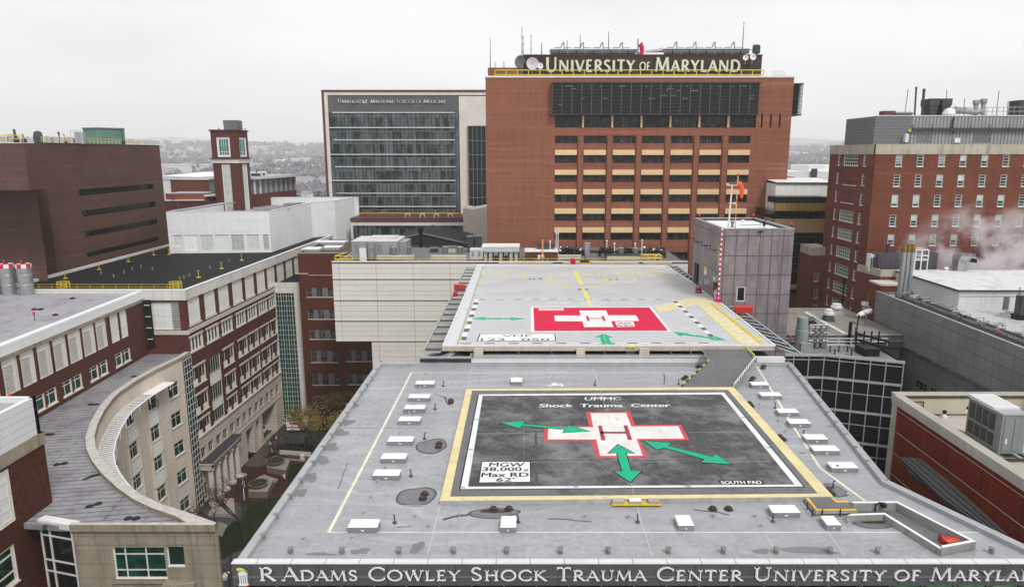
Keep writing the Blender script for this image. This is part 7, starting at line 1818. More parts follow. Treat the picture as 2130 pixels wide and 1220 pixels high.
for du in (0,.5):fbox(m,RL,u-.8+du,u-.72+du,GZ,37,.1,.25,M_DARK)
for k in range(22):fbox(m,RL,u-.9,u-.1,20+k*.75,20.08+k*.75,.1,.8 if k % 4==0 else .2,M_DARK)
m.build('fire_escape',rb)
# its penthouse
rp=thing('ribbed_penthouse',(90,134,RT),'grey ribbed metal penthouse with flues on top of the brick ward building','penthouse')
PY0=128.0;pc=PYd(*q('f',583,198),PY0);PFx=Fac((pc.x,PY0),(pc.x+68,PY0));PLx=Fac((pc.x,139.5),(pc.x,PY0));zt_=pc.z;zb_=RT-.6
M_SID=wallm('grey_siding',(.18,.18,.185),joint=(60,.55),jc=.7,jw=.06,var=.06);M_RIB=wallm('ribbed_metal',(.32,.335,.33),joint=(.62,60),jc=.45,jw=.10,var=.08,streak=.35,stain=.2)
us=PFx.zuv('f',820,250)[0]
m=MB();wallholes(m,PLx,zb_,zt_,[],M_SID);wallholes(m,PFx,zb_,zt_,[],M_SID,u1=us);m.build('siding_wall',rp)
m=MB();lz=zrect(PFx,'f',850,318,962,375);lz2=zrect(PFx,'f',1230,313,1350,375);lz3=(lz2[0]+(lz2[0]-lz[0]),lz2[1]+(lz2[0]-lz[0]),lz2[2],lz2[3])
wallholes(m,PFx,zb_,zt_,[lz,lz2,lz3],M_RIB,.3,M_DSTEEL,u0=us);m.poly([(pc.x,PY0,zt_),(pc.x+68,PY0,zt_),(pc.x+68,139.5,zt_),(pc.x,139.5,zt_)],M_GREYR)
f=Fac((pc.x+68,139.5),(pc.x,139.5));wallholes(m,f,zb_,zt_,[],M_SID);fbox(m,PFx,0,PFx.L,zt_+.002,zt_+.15,-.3,.1,M_COPEW)
m.build('ribbed_wall',rp)
for r_ in (lz,lz2,lz3):
    m=MB();fbox(m,PFx,r_[0],r_[1],r_[2],r_[3],-.3,-.25,M_DARK)
    for i in range(10):z=r_[2]+(r_[3]-r_[2])*i/10;fbox(m,PFx,r_[0],r_[1],z,z+.12,-.24,-.05,M_STEEL)
    m.build('louvre',rp)
m=MB();z=PFx.zuv('f',1000,298)[1];fbox(m,PFx,us,PFx.L,z,z+.55,.01,.5,M_DSTEEL)
u=us
while u<PFx.L:fbox(m,PFx,u,u+.1,z-.4,z+1.2,.51,.6,M_DSTEEL);u+=3.4
m.build('ledge',rp)
m=MB();r_=zrect(PFx,'f',762,316,790,372);fbox(m,PFx,r_[0],r_[1],r_[2],r_[3],.01,.8,M_COPEW);r_=zrect(PFx,'f',800,283,834,303);fbox(m,PFx,r_[0],r_[1],r_[2],r_[3],.01,.3,M_YELS);r_=zrect(PFx,'f',1102,343,1142,375);fbox(m,PFx,r_[0],r_[1],r_[2],r_[3],.01,.3,M_WPAN);islands(m,'wall_box',rp)
def flue(x,y0,x2,wpx,Y,label,mat=None,lean=0,hood=0):
    a=PYd(*q('f',x2,190),Y);b=PYd(*q('f',x,y0),Y);r=wpx/3.21/1480*Y/2;t=thing('flue',(a.x,Y,zt_+.01),label,'flue');mat=mat or M_DSTEEL
    m=MB();m.tube((a.x,Y,zt_+.01),(b.x,Y,b.z-(.8 if hood else 0)),r,mat,10)
    m.build('pipe',t)
    m=MB();m.lathe((b.x,Y,b.z-(.8 if hood else .05)),[(r*1.15,0),(r*1.2,.1),(r*1.5 if hood else r,.35),(r*1.5 if hood else r*.9,.9 if hood else .4)],mat,10);m.build('cap',t)
flue(853,15,843,11,131,'tall dark flue on the ribbed penthouse, left of the pair');flue(905,28,893,16,131,'thicker tall dark flue on the ribbed penthouse, right of the pair')
flue(798,30,776,4,131,'thin leaning antenna pole on the ribbed penthouse');flue(1057,35,1052,4,130,'thin pole rising in front of the right dark cooler');flue(1405,45,1385,4,131,'thin tall antenna pole at the far right of the ribbed penthouse');flue(1175,95,1172,4,131,'short thin pole with round top on the ribbed penthouse');flue(1508,142,1508,12,131,'short dark pipe at the far right of the ribbed penthouse');flue(1466,110,1460,4,131,'thin short pole between the far right pipes on the penthouse')
flue(1256,95,1252,28,133,'bulbous steel fan outlet on the penthouse, left one',M_GALV,hood=1);flue(1306,86,1300,28,133,'bulbous steel fan outlet on the penthouse, right one',M_GALV,hood=1)
for x0,x1,lab in ((940,1008,'left'),(1020,1092,'right')):
    a=PYd(*q('f',x0,190),131);b=PYd(*q('f',x1,80),131);t=thing('cooler',((a.x+b.x)/2,132,zt_),'dark box cooler with flared top on the ribbed penthouse, %s one of two' % lab,'cooler')
    m=MB();w=b.x-a.x;m.hexa([(a.x+.3,131,zt_),(b.x-.3,131,zt_),(b.x-.3,134,zt_),(a.x+.3,134,zt_)],[(a.x,131,b.z-1.2),(b.x,131,b.z-1.2),(b.x,134,b.z-1.2),(a.x,134,b.z-1.2)],M_DSTEEL);m.build('casing',t)
    m=MB();m.box(a.x-.1,b.x+.1,130.9,134.1,b.z-1.19,b.z,flat('cooler_dark',(.045,.05,.055),.5));m.build('flared_top',t)
m=MB();pts=[PYd(*q('f',x,y),132) for x,y in ((1075,180),(1110,158),(1180,162),(1240,172),(1290,165))]
for a,b,r0,r1 in zip(pts,pts[1:],(.9,.7,.55,.5),(.7,.55,.5,.5)):m.tube(a,b,r0,M_GALV,10,r1)
c=PYd(*q('f',1070,185),129.5);m.lathe((c.x,129.5,zt_),[(.9,0),(1.1,.5),(.8,1.2),(.2,1.5)],M_WHITE,12);m.path([(c.x,127.8,zt_-.2),(c.x-.3,127.6,zt_-1.5),(c.x+.1,127.6,zt_-3)],.12,M_DARK);m.build('duct',label='twisted silver duct with white wrapped elbow on the ribbed penthouse roof',cat='duct')
m=MB();c=PYd(*q('f',640,190),131);d=PYd(*q('f',718,162),131);m.box(c.x,d.x,131,133,zt_,d.z,flat('maroon_box',(.14,.03,.035),.6),M_DSTEEL);m.build('plant_box',label='small maroon plant box on the left end of the ribbed penthouse',cat='plant box')
m=MB();c=PYd(*q('f',1550,90),131);m.box(c.x,c.x+4,131,134,zt_,c.z,M_DSTEEL);m.build('plant_box',label='tall dark box cut by the right edge on the ribbed penthouse',cat='plant box')
m=MB();rail(m,(PYd(*q('f',1140,190),129).x,129,zt_),(PYd(*q('f',1573,190),129).x+4,129,zt_),16,1.6,.05,M_STEEL);m.build('roof_railing',label='thin grey railing on the right part of the ribbed penthouse',cat='railing')
for i in range(3):m=MB();c=PYd(*q('f',735+i*35,190),131);m.lathe((c.x,131,zt_),[(.6,0),(.5,.5),(.9,.6),(.3,.9)],M_STEEL,10);m.build('roof_vent',label='low round steel vent left of the dark flues on the ribbed penthouse',cat='roof vent',group='low vents on the ribbed penthouse')
# annex with concrete parapet and coolers
ax=thing('brick_annex',(62,120,GZ),'low brick annex with concrete parapet in front of the brick ward building','building')
AY=118.0;a0=PYd(*q('6',1130,640),AY+3);a1=PYd(*q('6',1225,672),AY)
AF=Fac((a1.x,AY),(a1.x+30,AY));AL=Fac((a0.x,RY),(a1.x,AY));zA=a1.z;zA2=AF.zuv('6',1300,715)[1]
m=MB();wh_=zrect(AL,'6',1135,815,1180,900)
wallholes(m,AL,GZ,zA2,[wh_],M_WBR,.3,M_TRIM);wallholes(m,AF,GZ,zA2,[],M_WBR);m.build('brick_wall',ax)
m=MB();fbox(m,AL,0,AL.L,zA2,zA,-.4,.1,M_RPAR);fbox(m,AF,0,AF.L,zA2,zA,-.4,.1,M_RPAR);m.prism([(a0.x,RY-.1),(a1.x+.2,AY+.3),(a1.x+30,AY+.3),(a1.x+30,RY-.1)],zA-1,zA-.7,M_GREYR);m.build('parapet',ax)
window(ax,AL,wh_,M_SASH,G1,3,4,fw=.1,rev=.15)
def unit2(k,x0,y0,x1,y1,Y,depth,mat,top,label,zb=None):
    a=PYd(*q(k,x0,y1),Y);b=PYd(*q(k,x1,y0),Y);zb=a.z if zb is None else zb;t=thing('rooftop_unit',((a.x+b.x)/2,Y+depth/2,zb),label,'rooftop unit')
    m=MB();m.box(a.x,b.x,Y,Y+depth,zb,b.z-.1,mat);m.build('casing',t);m=MB();m.box(a.x-.06,b.x+.06,Y-.06,Y+depth+.06,b.z-.099,b.z,top);m.build('lid',t)
    m=MB();n=max(3,int((b.x-a.x)/.8))
    for i in range(n):x=a.x+(b.x-a.x)*(i+.15)/n;m.box(x,x+(b.x-a.x)/n*.6,Y-.03,Y-.002,zb+.3,b.z-.5,M_DSTEEL)
    m.build('louvre',t)
M_VIO=flat('violet_grey',(.075,.055,.075),.5)
unit2('6',1205,572,1345,660,AY+1.2,3,M_VIO,M_VIO,'dark violet louvred rooftop unit left of the three steel flues',zA-.7)
unit2('6',1435,568,1588,655,AY+1.2,3,M_VIO,M_VIO,'dark violet louvred rooftop unit right of the three steel flues',zA-.7)
unit2('6',1155,575,1205,645,AY+2.5,1.5,M_WPAN,M_COPEW,'narrow white cabinet left of the violet rooftop unit',zA-.7)
m=MB();c=PYd(*q('6',1275,570),AY+2);m.lathe((c.x,AY+2.5,c.z),[(.35,0),(.35,1.6)],M_DSTEEL,8);m.build('vent_pipe',label='short grey pipe above the left violet rooftop unit',cat='vent pipe')
# white brick-edged lower bay behind flues
m=MB();c0,c1=PYd(*q('9',908,110),114),PYd(*q('9',1035,108),114);m.box(c0.x,c1.x+3,114,117.9,GZ,c0.z-.3,M_WBR);m.box(c0.x-.1,c1.x+3,113.9,117.9,c0.z-.299,c0.z,M_CREAML if 0 else M_TRIM);m.build('brick_bay',label='small brick bay with cream roof edge behind the three steel flues',cat='building part')

# ================================================================ dark banded building behind the lilac tower
db=thing('banded_building',(57,155,GZ),'dark glass building with tan bands between the lilac tower and the ward building','building')
DY=148.0;DF=Fac((PYd(*q('6',560,210),DY).x,DY),(PYd(*q('6',895,210),DY).x,DY));dz_=lambda y:DF.zuv('6',750,y)[1]
m=MB();fbox(m,DF,0,DF.L,dz_(250),dz_(212),-5,-.3,M_DARK,M_DSTEEL);fbox(m,DF,0,DF.L,dz_(350),dz_(301),-18,-.3,M_GLASSD);fbox(m,DF,0,DF.L,GZ,dz_(437),-18,-.8,M_GLASSD);m.build('glass_wall',db)
M_TANR=wallm('tan_ribbed',(.30,.21,.075),joint=(.55,30),jc=.6,jw=.1,streak=.3);M_TANF=wallm('tan_flat',(.33,.23,.13),var=.08,streak=.3)
m=MB();fbox(m,DF,0,DF.L,dz_(300),dz_(251),-.9,0,M_TANR);fbox(m,DF,0,DF.L,dz_(436),dz_(351),-1.5,.3,M_TANF);fbox(m,DF,0,DF.L,dz_(795),dz_(770),-.79,-.1,M_TANF);islands(m,'tan_band',db)
m=MB();fbox(m,DF,0,DF.L*.62,GZ,dz_(835),-.79,.2,flat('brown_base',(.11,.06,.055),.7));
for k in range(7):z=dz_(470+k*42);fbox(m,DF,0,DF.L,z,z+.12,-.79,-.6,M_DSTEEL)
m.build('base_wall',db)
ld=thing('brick_link_block',(60,142,GZ),'small dark brick block with concrete edge squeezed beside the banded building','building')
LY=141.0;LF=Fac((PYd(*q('6',792,530),LY).x,LY),(PYd(*q('6',900,530),LY).x,LY));zl_=LF.zuv('6',820,530)[1];zl2=LF.zuv('6',820,582)[1]
wl=[zrect(LF,'6',797,690,832,745),zrect(LF,'6',797,790,828,850),zrect(LF,'6',790,890,822,945)]
m=MB();wallholes(m,LF,GZ,zl2,wl,M_WBR,.2);f=Fac((LF.a.x,147.8),(LF.a.x,LY));wallholes(m,f,GZ,zl2,[],M_WBR);m.build('brick_wall',ld)
m=MB();fbox(m,LF,-.1,LF.L,zl2,zl_,-6,.1,M_RPAR);m.build('parapet',ld)
for h in wl:window(ld,LF,h,M_SASH,G1,3,2,fw=.1,rev=.12,sill=M_SASH)
# white roofed buildings behind
wb=thing('white_roof_building',(75,215,GZ),'white roofed low building glimpsed between hospital tower and ward building','building')
a=PYd(*q('6',560,128),154);b=PYd(*q('6',905,128),154);z3=PYd(*q('6',800,100),162).z
m=MB();m.box(a.x,b.x+1,154,164,GZ,a.z,M_WPAN);m.build('wall',wb);m=MB();m.hexa([(a.x,153.7,a.z),(b.x+1,153.7,a.z),(b.x+1,164,a.z),(a.x,164,a.z)],[(a.x,153.7,a.z+.3),(b.x+1,153.7,a.z+.3),(b.x+1,164,z3+.3),(a.x,164,z3+.3)],M_DSTEEL,M_WHITE);m.build('roof',wb)
a=PYd(*q('6',560,50),260);b=PYd(*q('6',905,18),260);m=MB();m.box(a.x,b.x+6,260,285,GZ,a.z,M_WPAN,M_WHITE);c=PYd(*q('6',770,10),262);m.box(c.x,b.x+6,262,280,a.z+.01,c.z,M_WPAN,M_WHITE);m.box(c.x,c.x+2,259,259.9,a.z-3,a.z+1,M_DSTEEL);m.build('white_warehouse',label='pale white roofed warehouse farther behind, beside the hospital tower',cat='building')
m=MB();a=PYd(*q('6',600,85),175);b=PYd(*q('6',682,85),175);m.box(a.x,b.x,175,190,GZ,a.z,wallm('mauve_brick',(.27,.17,.15),var=.1));m.build('mauve_block',label='narrow mauve brick block at the foot of the hospital tower right side',cat='building')

# ================================================================ long grey panel building on the right
gw=thing('grey_panel_building',(75,90,GZ),'long dark grey panelled building with pipework along its roof edge at the right','building')
GX=57.5;Gy=P(*q('9',870,165),38.0).y;ZG=38.0
M_GRP=wallm('grey_panel',(.23,.235,.24),joint=(3.6,1.75),jc=.45,jw=.05,var=.12,streak=.3,sc=(.07,.07,.07),cvar=.1,rough=.4)
GF=Fac((GX,Gy),(GX,58));zg_=31.6
wg=[]
LF2=Fac((GX+.6,Gy),(GX+.6,58))
for x0,x1,y0,y1 in ((1158,1245,812,902),(1262,1350,868,960)):
    a=LF2.zuv('9',x0,y0);b=LF2.zuv('9',x1,y1);wg.append((a[0],b[0],b[1]+.6,a[1]))
wg=[(h[0],h[1],min(h[2],h[3]-1.3),h[3]) for h in wg]
m=MB();wallholes(m,GF,zg_,ZG,[],M_GRP);wallholes(m,LF2,GZ,zg_,wg,M_GRP,.3);m.poly([(GX,Gy,zg_),(GX+.6,Gy,zg_),(GX+.6,58,zg_),(GX,58,zg_)],M_GRP);f=Fac((GX+40,Gy),(GX,Gy));wallholes(m,f,GZ,ZG,[],M_GRP);m.build('panel_wall',gw)
for h in wg:window(gw,LF2,h,M_COPE,M_GLASSD,3,2,fw=.12,rev=.2)
m=MB();m.box(GX+.3,GX+45,58,Gy-.1,ZG-.9,ZG-.5,roofm('wet_white_roof',(.50,.51,.52),var=.2,vs=.15,dk=(.12,.12,.125),dkp=(.54,.62),wet=.4));m.build('roof',gw)
m=MB();m.box(GX-.06,GX+.32,58,Gy+.05,ZG+.001,ZG+.12,M_COPE);m.build('parapet',gw)
m=MB();m.bar((GX-.25,Gy,zg_-.1),(GX-.25,58,zg_-.1),.2,.2,M_STEEL)
for i in range(9):
    y=Gy-2-i*4.2;m.box(GX-.9,GX-.36,y-.15,y+.15,zg_-.05,zg_+.02,M_STEEL)
m.build('gutter',gw)
# pipework on roof edge
rr=random.Random(13)
for i in range(7):
    x=GX+1.1+i*.42;z=ZG-.2+rr.uniform(0,.7);m=MB();y0=Gy-rr.uniform(1.5,5);m.tube((x,y0,z),(x,58,z),rr.uniform(.07,.16),M_STEEL if i % 2 else M_DSTEEL,6)
    for k in range(9):y=y0-1-k*5.2;m.tube((x,y,ZG-.5),(x,y,z),.05,M_DSTEEL,4)
    m.build('roof_pipe',label='long straight pipe running along the grey panel building roof edge',cat='pipe',group='pipes along the grey panel building roof')
for i in range(26):
    y=Gy-2-i*1.9;x=GX+rr.uniform(.9,3.6);m=MB();h=rr.uniform(.4,1.0);m.box(x,x+rr.uniform(.3,.9),y,y+rr.uniform(.3,1),ZG-.5,ZG-.5+h,rr.choice((M_DSTEEL,M_STEEL,M_COPEW,M_DARK)));m.path([(x,y,ZG-.3),(x,y,ZG+.5),(x+1.1,y,ZG+.6),(x+1.1,y,ZG-.4)],.06,M_STEEL,5)
    m.build('pipe_support',label='small valve box and hoop among the roof edge pipes',cat='pipe support',group='valve boxes along the grey panel building roof')
c=Q('9',1797,508,ZG-.2);red_beacon(Vector((max(c.x,GX+1),c.y,ZG-.4)),'red warning light among the pipes on the grey panel building',.6,1.0)
m=MB();c=Q('9',1912,370,ZG-.4);m.path([c,c+Vector((0,0,4.3))],.05,M_DSTEEL);m.lathe(c+Vector((0,0,4.2)),[(.1,0),(.13,.2),(.05,.3)],flat('orange_lamp',(.8,.25,.1)),8)
for k in range(12):m.box(c.x-.3,c.x+.3,c.y-.05,c.y+.05,c.z+.2+k*.3,c.z+.25+k*.3,M_DSTEEL)
m.build('ladder_post',label='thin ladder post with orange lamp beside the white roofed penthouse',cat='post')
m=MB();c=Q('9',1955,375,ZG-.4);m.box(c.x-.5,c.x+3,c.y,c.y+1.5,ZG-.5,ZG+.2,M_DARK);m.box(c.x-.2,c.x+3,c.y+.1,c.y+1.4,ZG+.2,ZG+2.8,M_DSTEEL);m.build('chiller',label='dark tall chiller box cut by the right picture edge',cat='chiller')
# white penthouse on the grey building
wp2=thing('white_plant_house',(75,110,ZG),'low white plant house with snowy white roof on the grey panel building','plant house')
cb0=Q('9',1475,308,ZG-.5);WX,WY=cb0.x,cb0.y;WZ=PYd(*q('9',1495,165),WY).z;WY2=P(*q('9',1400,12),WZ).y
M_PWH=wallm('white_siding',(.60,.61,.62),joint=(.9,30),jc=.93,jw=.03,var=.06,streak=.25)
f=Fac((WX,WY),(WX+26,WY));lv=zrect(f,'9',1810,198,1870,302);lv2=(lv[1]+1.3,lv[1]+4,lv[2],lv[3])
m=MB();wallholes(m,f,ZG-.5,WZ,[lv,lv2],M_PWH,.2);wallholes(m,Fac((WX,WY2),(WX,WY)),ZG-.5,WZ,[],M_PWH);m.build('wall',wp2)
m=MB();m.box(WX-.3,WX+26,WY-.3,WY2,WZ+.001,WZ+.28,M_DSTEEL,roofm('snow_roof',(.74,.75,.76),var=.08,vs=.3,dk=(.42,.43,.44),dkp=(.5,.68),wr=.5));m.build('roof',wp2)
m=MB();fbox(m,f,-.02,f.L,WZ-.75,WZ-.65,.01,.06,M_COPE);m.build('trim',wp2)
for r_ in (lv,lv2):
    m=MB();
    for i in range(9):z=r_[2]+(r_[3]-r_[2])*i/9;fbox(m,f,r_[0],r_[1],z,z+.14,-.15,.02,M_STEEL)
    fbox(m,f,r_[0],r_[1],r_[2],r_[3],-.2,-.16,M_DSTEEL);m.build('louvre',wp2)
for i,x in enumerate((1040,1072,1105)):
    c=Q('9',x,222-i*3,ZG-.5);t=thing('steel_flue',c,'tall insulated steel flue with yellow-brown collar, %s of three' % ('left','middle','right')[i],'flue','three tall steel flues')
    top=PYd(*q('6',1365+i*25,560),c.y).z;r=.37;h=top-c.z
    m=MB();m.lathe(c,[(r*1.1,0),(r,.1)]+[v for k in range(1,5) for v in ((r,h*k/5-.06),(r*1.06,h*k/5-.05),(r*1.06,h*k/5+.05),(r,h*k/5+.06))]+[(r,h)],M_GALV,14);m.build('barrel',t)
    m=MB();m.lathe(c+Vector((0,0,h+.001)),[(r*1.08,0),(r*1.1,.7),(r*.8,.75),(r*.75,1.2)],flat('heat_yellow',(.26,.16,.03),.4,.4),14);m.build('collar',t)
lf=thing('steel_platform',Q('9',1190,240,ZG-.5),'white steel access platform frame beside the three steel flues','platform')
c0=Q('6',1440,690,ZG-.5);c0.y=117;c0.x=PYd(*q('6',1432,690),117).x;x1=PYd(*q('6',1512,690),117).x;zt2=PYd(*q('6',1470,548),117).z
m=MB()
for x in (c0.x,(c0.x+x1)/2,x1):
    for y in (117,119):m.tube((x,y,ZG-.5),(x,y,zt2),.09,M_WHITE,5)
for z in (ZG+2,ZG+4.5,zt2-1,zt2):
    m.bar((c0.x,117,z),(x1,117,z),.12,.12,M_WHITE);m.bar((c0.x,119,z),(x1,119,z),.12,.12,M_WHITE);m.bar((c0.x,117,z),(c0.x,119,z),.12,.12,M_WHITE);m.bar((x1,117,z),(x1,119,z),.12,.12,M_WHITE)
m.build('frame',lf)
m=MB();m.box(c0.x,x1,117,119,ZG+4.35,ZG+4.45,M_COPE);m.build('deck',lf)
hv=thing('cowl_vent',(79,119,WZ),'big square galvanised cowl with dark mouth on the white plant house roof','roof vent')
c=PYd(*q('6',1712,655),WY2-2);d=PYd(*q('6',1770,605),WY2-2);Yc=WY2-2;m=MB()
m.box(c.x,d.x,Yc,Yc+1.8,WZ+.28,d.z,M_GALV);e=PYd(*q('6',1815,580),Yc)
m.hexa([(c.x,Yc-.2,d.z),(e.x,Yc-.9,d.z-.6),(e.x,Yc+2,d.z-.6),(c.x,Yc+2,d.z)],[(c.x+.3,Yc-.2,e.z),(e.x-.2,Yc-.9,e.z-.2),(e.x-.2,Yc+2,e.z-.2),(c.x+.3,Yc+2,e.z)],M_GALV);m.build('duct',hv)
m=MB();m.poly([(d.x,Yc-.85,d.z-.35),(e.x+.02,Yc-.93,d.z-.45),(e.x-.05,Yc-.93,e.z-.5),(d.x+.2,Yc-.85,e.z-.4)],M_DARK);m.build('mouth',hv)
m=MB();c=PYd(*q('6',1640,655),WY2-1);m.lathe((c.x,WY2-1,WZ+.28),[(.3,0),(.3,.3),(.5,.35),(.1,.6)],M_WHITE,8);m.tube((c.x,WY2-1,WZ+.5),(c.x+3,WY2-1.5,WZ+.4),.12,M_STEEL);m.build('roof_vent',label='small white vent with pipe left of the big square cowl',cat='roof vent')

# ================================================================ brown gravel roof, lower grey roof and black glass building
mb_=thing('gravel_roof_block',(50,113,GZ),'block with brown-grey gravel roof and ladder lying on it, right of the lilac tower','building')
MZ=33.0;y0,y1=P(1700,697,MZ).y,122.8
m=MB();m.box(37.3,GX-.1,y0,y1,20,MZ,wallm('mauve_concrete',(.20,.175,.18),var=.15,streak=.6),roofm('gravel_roof',(.30,.28,.245),var=.2,vs=.12,grit=.18,dk=(.19,.175,.15),dkp=(.5,.68)));m.build('block',mb_)
m=MB();m.box(37.3,GX-.1,y0-.15,y0+.25,MZ+.002,MZ+.12,M_COPE);m.box(37.3,GX-.1,y0-.35,y0-.151,MZ-.9,MZ-.75,M_COPE);m.box(37.3,GX-.1,y0-.4,y0-.151,MZ-1.9,MZ-1.75,M_DSTEEL);m.build('roof_edge',mb_)
m=MB();a,b=Q('6',745,940,MZ+.02),Q('6',1000,1080,MZ+.02);d=(b-a).normalized();nn_=Vector((-d.y,d.x,0))
for s in (-.35,.35):m.bar(a+nn_*s,b+nn_*s,.1,.1,M_WHITE)
n=30
for i in range(n):p=a.lerp(b,(i+.5)/n);m.bar(p-nn_*.35,p+nn_*.35,.16,.1,M_WHITE)
m.build('ladder',label='long white ladder lying diagonally on the brown gravel roof',cat='ladder')
def mush(k,x,y,r,h,mat,base,label):
    c=Q(k,x,y,MZ);t=thing('roof_ventilator',c,label,'roof ventilator');m=MB();m.hexa([(c.x-r,c.y-r,MZ),(c.x+r,c.y-r,MZ),(c.x+r,c.y+r,MZ),(c.x-r,c.y+r,MZ)],[(c.x-r*.7,c.y-r*.7,MZ+h*.45),(c.x+r*.7,c.y-r*.7,MZ+h*.45),(c.x+r*.7,c.y+r*.7,MZ+h*.45),(c.x-r*.7,c.y+r*.7,MZ+h*.45)],base);m.build('curb',t)
    m=MB();m.lathe(c+Vector((0,0,h*.451)),[(r*.6,0),(r*.95,h*.1),(r*.95,h*.3),(r*.7,h*.34),(r*.75,h*.5),(r*.3,h*.55)],mat,14);m.build('cowl',t)
mush('6',940,952,1.0,1.9,M_WHITE,M_COPE,'large white round ventilator at the back of the gravel roof');mush('6',890,995,.85,2.0,M_WHITE,M_DSTEEL,'white ventilator on a dark curb in the middle of the gravel roof');mush('6',766,1012,1.1,1.2,M_STEEL,M_DARK,'flat grey ventilator on dark curb at the left of the gravel roof')
m=MB();c=Q('6',1068,1072,MZ);m.tube(c,c+Vector((.15,0,3.0)),.1,M_DARK,6);m.lathe(c,[(.25,0),(.2,.1)],M_DARK,8);m.build('post',label='slim black post standing on the gravel roof',cat='post')
dish('6',1120,940,50,110,M_WHITE,'large white satellite dish lying tilted at the corner of the gravel roof',MZ,(-.45,.1,.8))
m=MB();c=Q('6',1150,1000,MZ)
for dx,dz in ((0,.4),(.6,1.4),(.2,2.2),(1.0,.9)):m.box(c.x+dx-.4,c.x+dx+.4,c.y+2,c.y+2.8,MZ+dz,MZ+dz+.6,M_WHITE if dx != .6 else M_COPE)
m.tube((c.x+.3,c.y+2.2,MZ),(c.x+.3,c.y+2.2,MZ+3),.1,M_DSTEEL);m.build('antenna_cluster',label='cluster of white antenna boxes behind the tilted satellite dish',cat='antenna')
lw=thing('black_glass_building',(45,95,GZ),'black glass curtain wall building with pale grid at the right of the near roof','building')
g2=Q('9',1083,687,31.5) if 0 else Q('9',1083,687,33)
LZ=31.8
g2,g1=Q('9',1083,687,LZ),Q('9',482,632,LZ);g0=Vector((g1.x-10,g1.y+.2,LZ))
m=MB();m.prism([(g0.x,g0.y),(g1.x,g1.y),(g2.x,g2.y),(g2.x+.3,y0-.5),(g0.x,y0-.5)],20,LZ-.3,M_DARK,roofm('low_grey_roof',(.23,.235,.24),var=.2,vs=.2,wet=.4,dk=(.33,.34,.35),dkp=(.55,.66)));m.build('roof',lw)
FA,FB=Fac(g0,g1),Fac(g1,g2);FC=Fac(g2,(g2.x+.3,y0-.5))
m=MB()
for f in (FA,FB,FC):fbox(m,f,0,f.L,GZ,LZ-.05,-.2,-.06,M_DARK if f is FC else flat('black_glass',(.004,.004,.005),.25,0,.1,.1))
m.build('glass',lw)
M_GRD=flat('grid_metal',(.5,.54,.54),.4,.1)
tz_=[FB.zuv('9',1070,y)[1] for y in (688,728,868,965,1105,1195)]
per=tz_[2]-tz_[4];pm_=tz_[2]-tz_[3]
for f,nm in ((FA,'a'),(FB,'b')):
    m=MB();fbox(m,f,-.02,f.L+.05,LZ-.3,LZ+.05,-.05,.2,M_GRD)
    z=tz_[1];fbox(m,f,0,f.L,z-.05,z+.05,-.05,.08,M_GRD);z=tz_[2]
    while z>GZ:fbox(m,f,0,f.L,z-.12,z+.2,-.05,.15,M_GRD);fbox(m,f,0,f.L,z-pm_-.05,z-pm_+.05,-.05,.08,M_GRD);z-=per
    us=[f.zuv('9',x,660)[0] for x in (598,715,833,950)]+[.06,f.L-.08] if f is FB else [f.L-2.15,f.L-4.3,f.L-6.4]
    for u in us:fbox(m,f,u-.06,u+.06,GZ,LZ-.301,-.05,.12,M_GRD)
    m.build('curtain_grid',lw)
m=MB();
a=Q('9',240,580,LZ);rail(m,(38,y0-1.5,LZ),(GX-3,y0-1.5,LZ),9,1.1,.07,M_COPEW);m.build('railing',label='pale pipe railing on the low grey roof behind the black glass',cat='railing')
m=MB();c=Q('9',305,600,LZ-.3);m.lathe(c,[(.9,0),(.9,3.0),(.85,3.1),(.75,4.9),(.7,5.0)],flat('scrubber_green',(.30,.34,.33),.5),14);m.box(c.x-.5,c.x+1.2,c.y-1.4,c.y-.8,LZ-.3,LZ+1.0,MATS['scrubber_green']);m.build('scrubber_tank',label='pale green upright cylinder tank on the low grey roof',cat='tank')
for i,x in enumerate((360,405,445)):
    c=Q('9',x,590,LZ-.3);m=MB();h=3.6
    m.path([c,c+Vector((0,0,h)),c+Vector((.9,0,h)),c+Vector((.9,0,0))],.13,M_GALV,6);m.path([c+Vector((0,.8,0)),c+Vector((0,.8,h-.6)),c+Vector((.9,.8,h-.6)),c+Vector((.9,.8,0))],.13,M_GALV,6)
    m.bar(c+Vector((-.2,0,1.2)),c+Vector((1.2,0,1.2)),.2,.15,M_COPEW);m.bar(c+Vector((-.2,0,2.4)),c+Vector((1.2,0,2.4)),.2,.15,M_COPEW);m.box(c.x-.1,c.x+1,c.y-.2,c.y+.1,c.z+.2,c.z+.9,M_STEEL)
    m.build('pipe_rack',label='silver pipe rack beside the pale green tank, %s' % ('left','middle','right')[i],cat='pipe rack')
m=MB();a=Q('9',470,572,LZ-.25);b=Q('9',690,560,LZ-.25);m.box(a.x,b.x,a.y,a.y+3,LZ-.29,LZ-.05,M_WPAN);m.build('skylight_strip',label='white flat skylight strip on the low grey roof',cat='skylight')
m=MB();a=Q('9',780,650,LZ-.3);b=Q('9',895,650,LZ-.3);m.box(a.x,b.x,a.y,a.y+3,LZ-.29,LZ+.8,M_DARK,M_DSTEEL)
for i in range(4):m.tube((a.x+.3+i*1.1,a.y+3.4,LZ-.3),(a.x+.3+i*1.1,a.y+3.4,LZ+2.6),.12,M_DARK,5)
m.tube((a.x,a.y+3.4,LZ+2.3),(b.x+2,a.y+1.5,LZ+1.5),.2,M_DARK,6);m.tube((a.x,a.y+3.4,LZ+1.4),(b.x+2,a.y+1.2,LZ+.6),.2,M_DARK,6);m.build('black_plant',label='black plant box with pipes at the foot of the grey panel wall',cat='plant box')
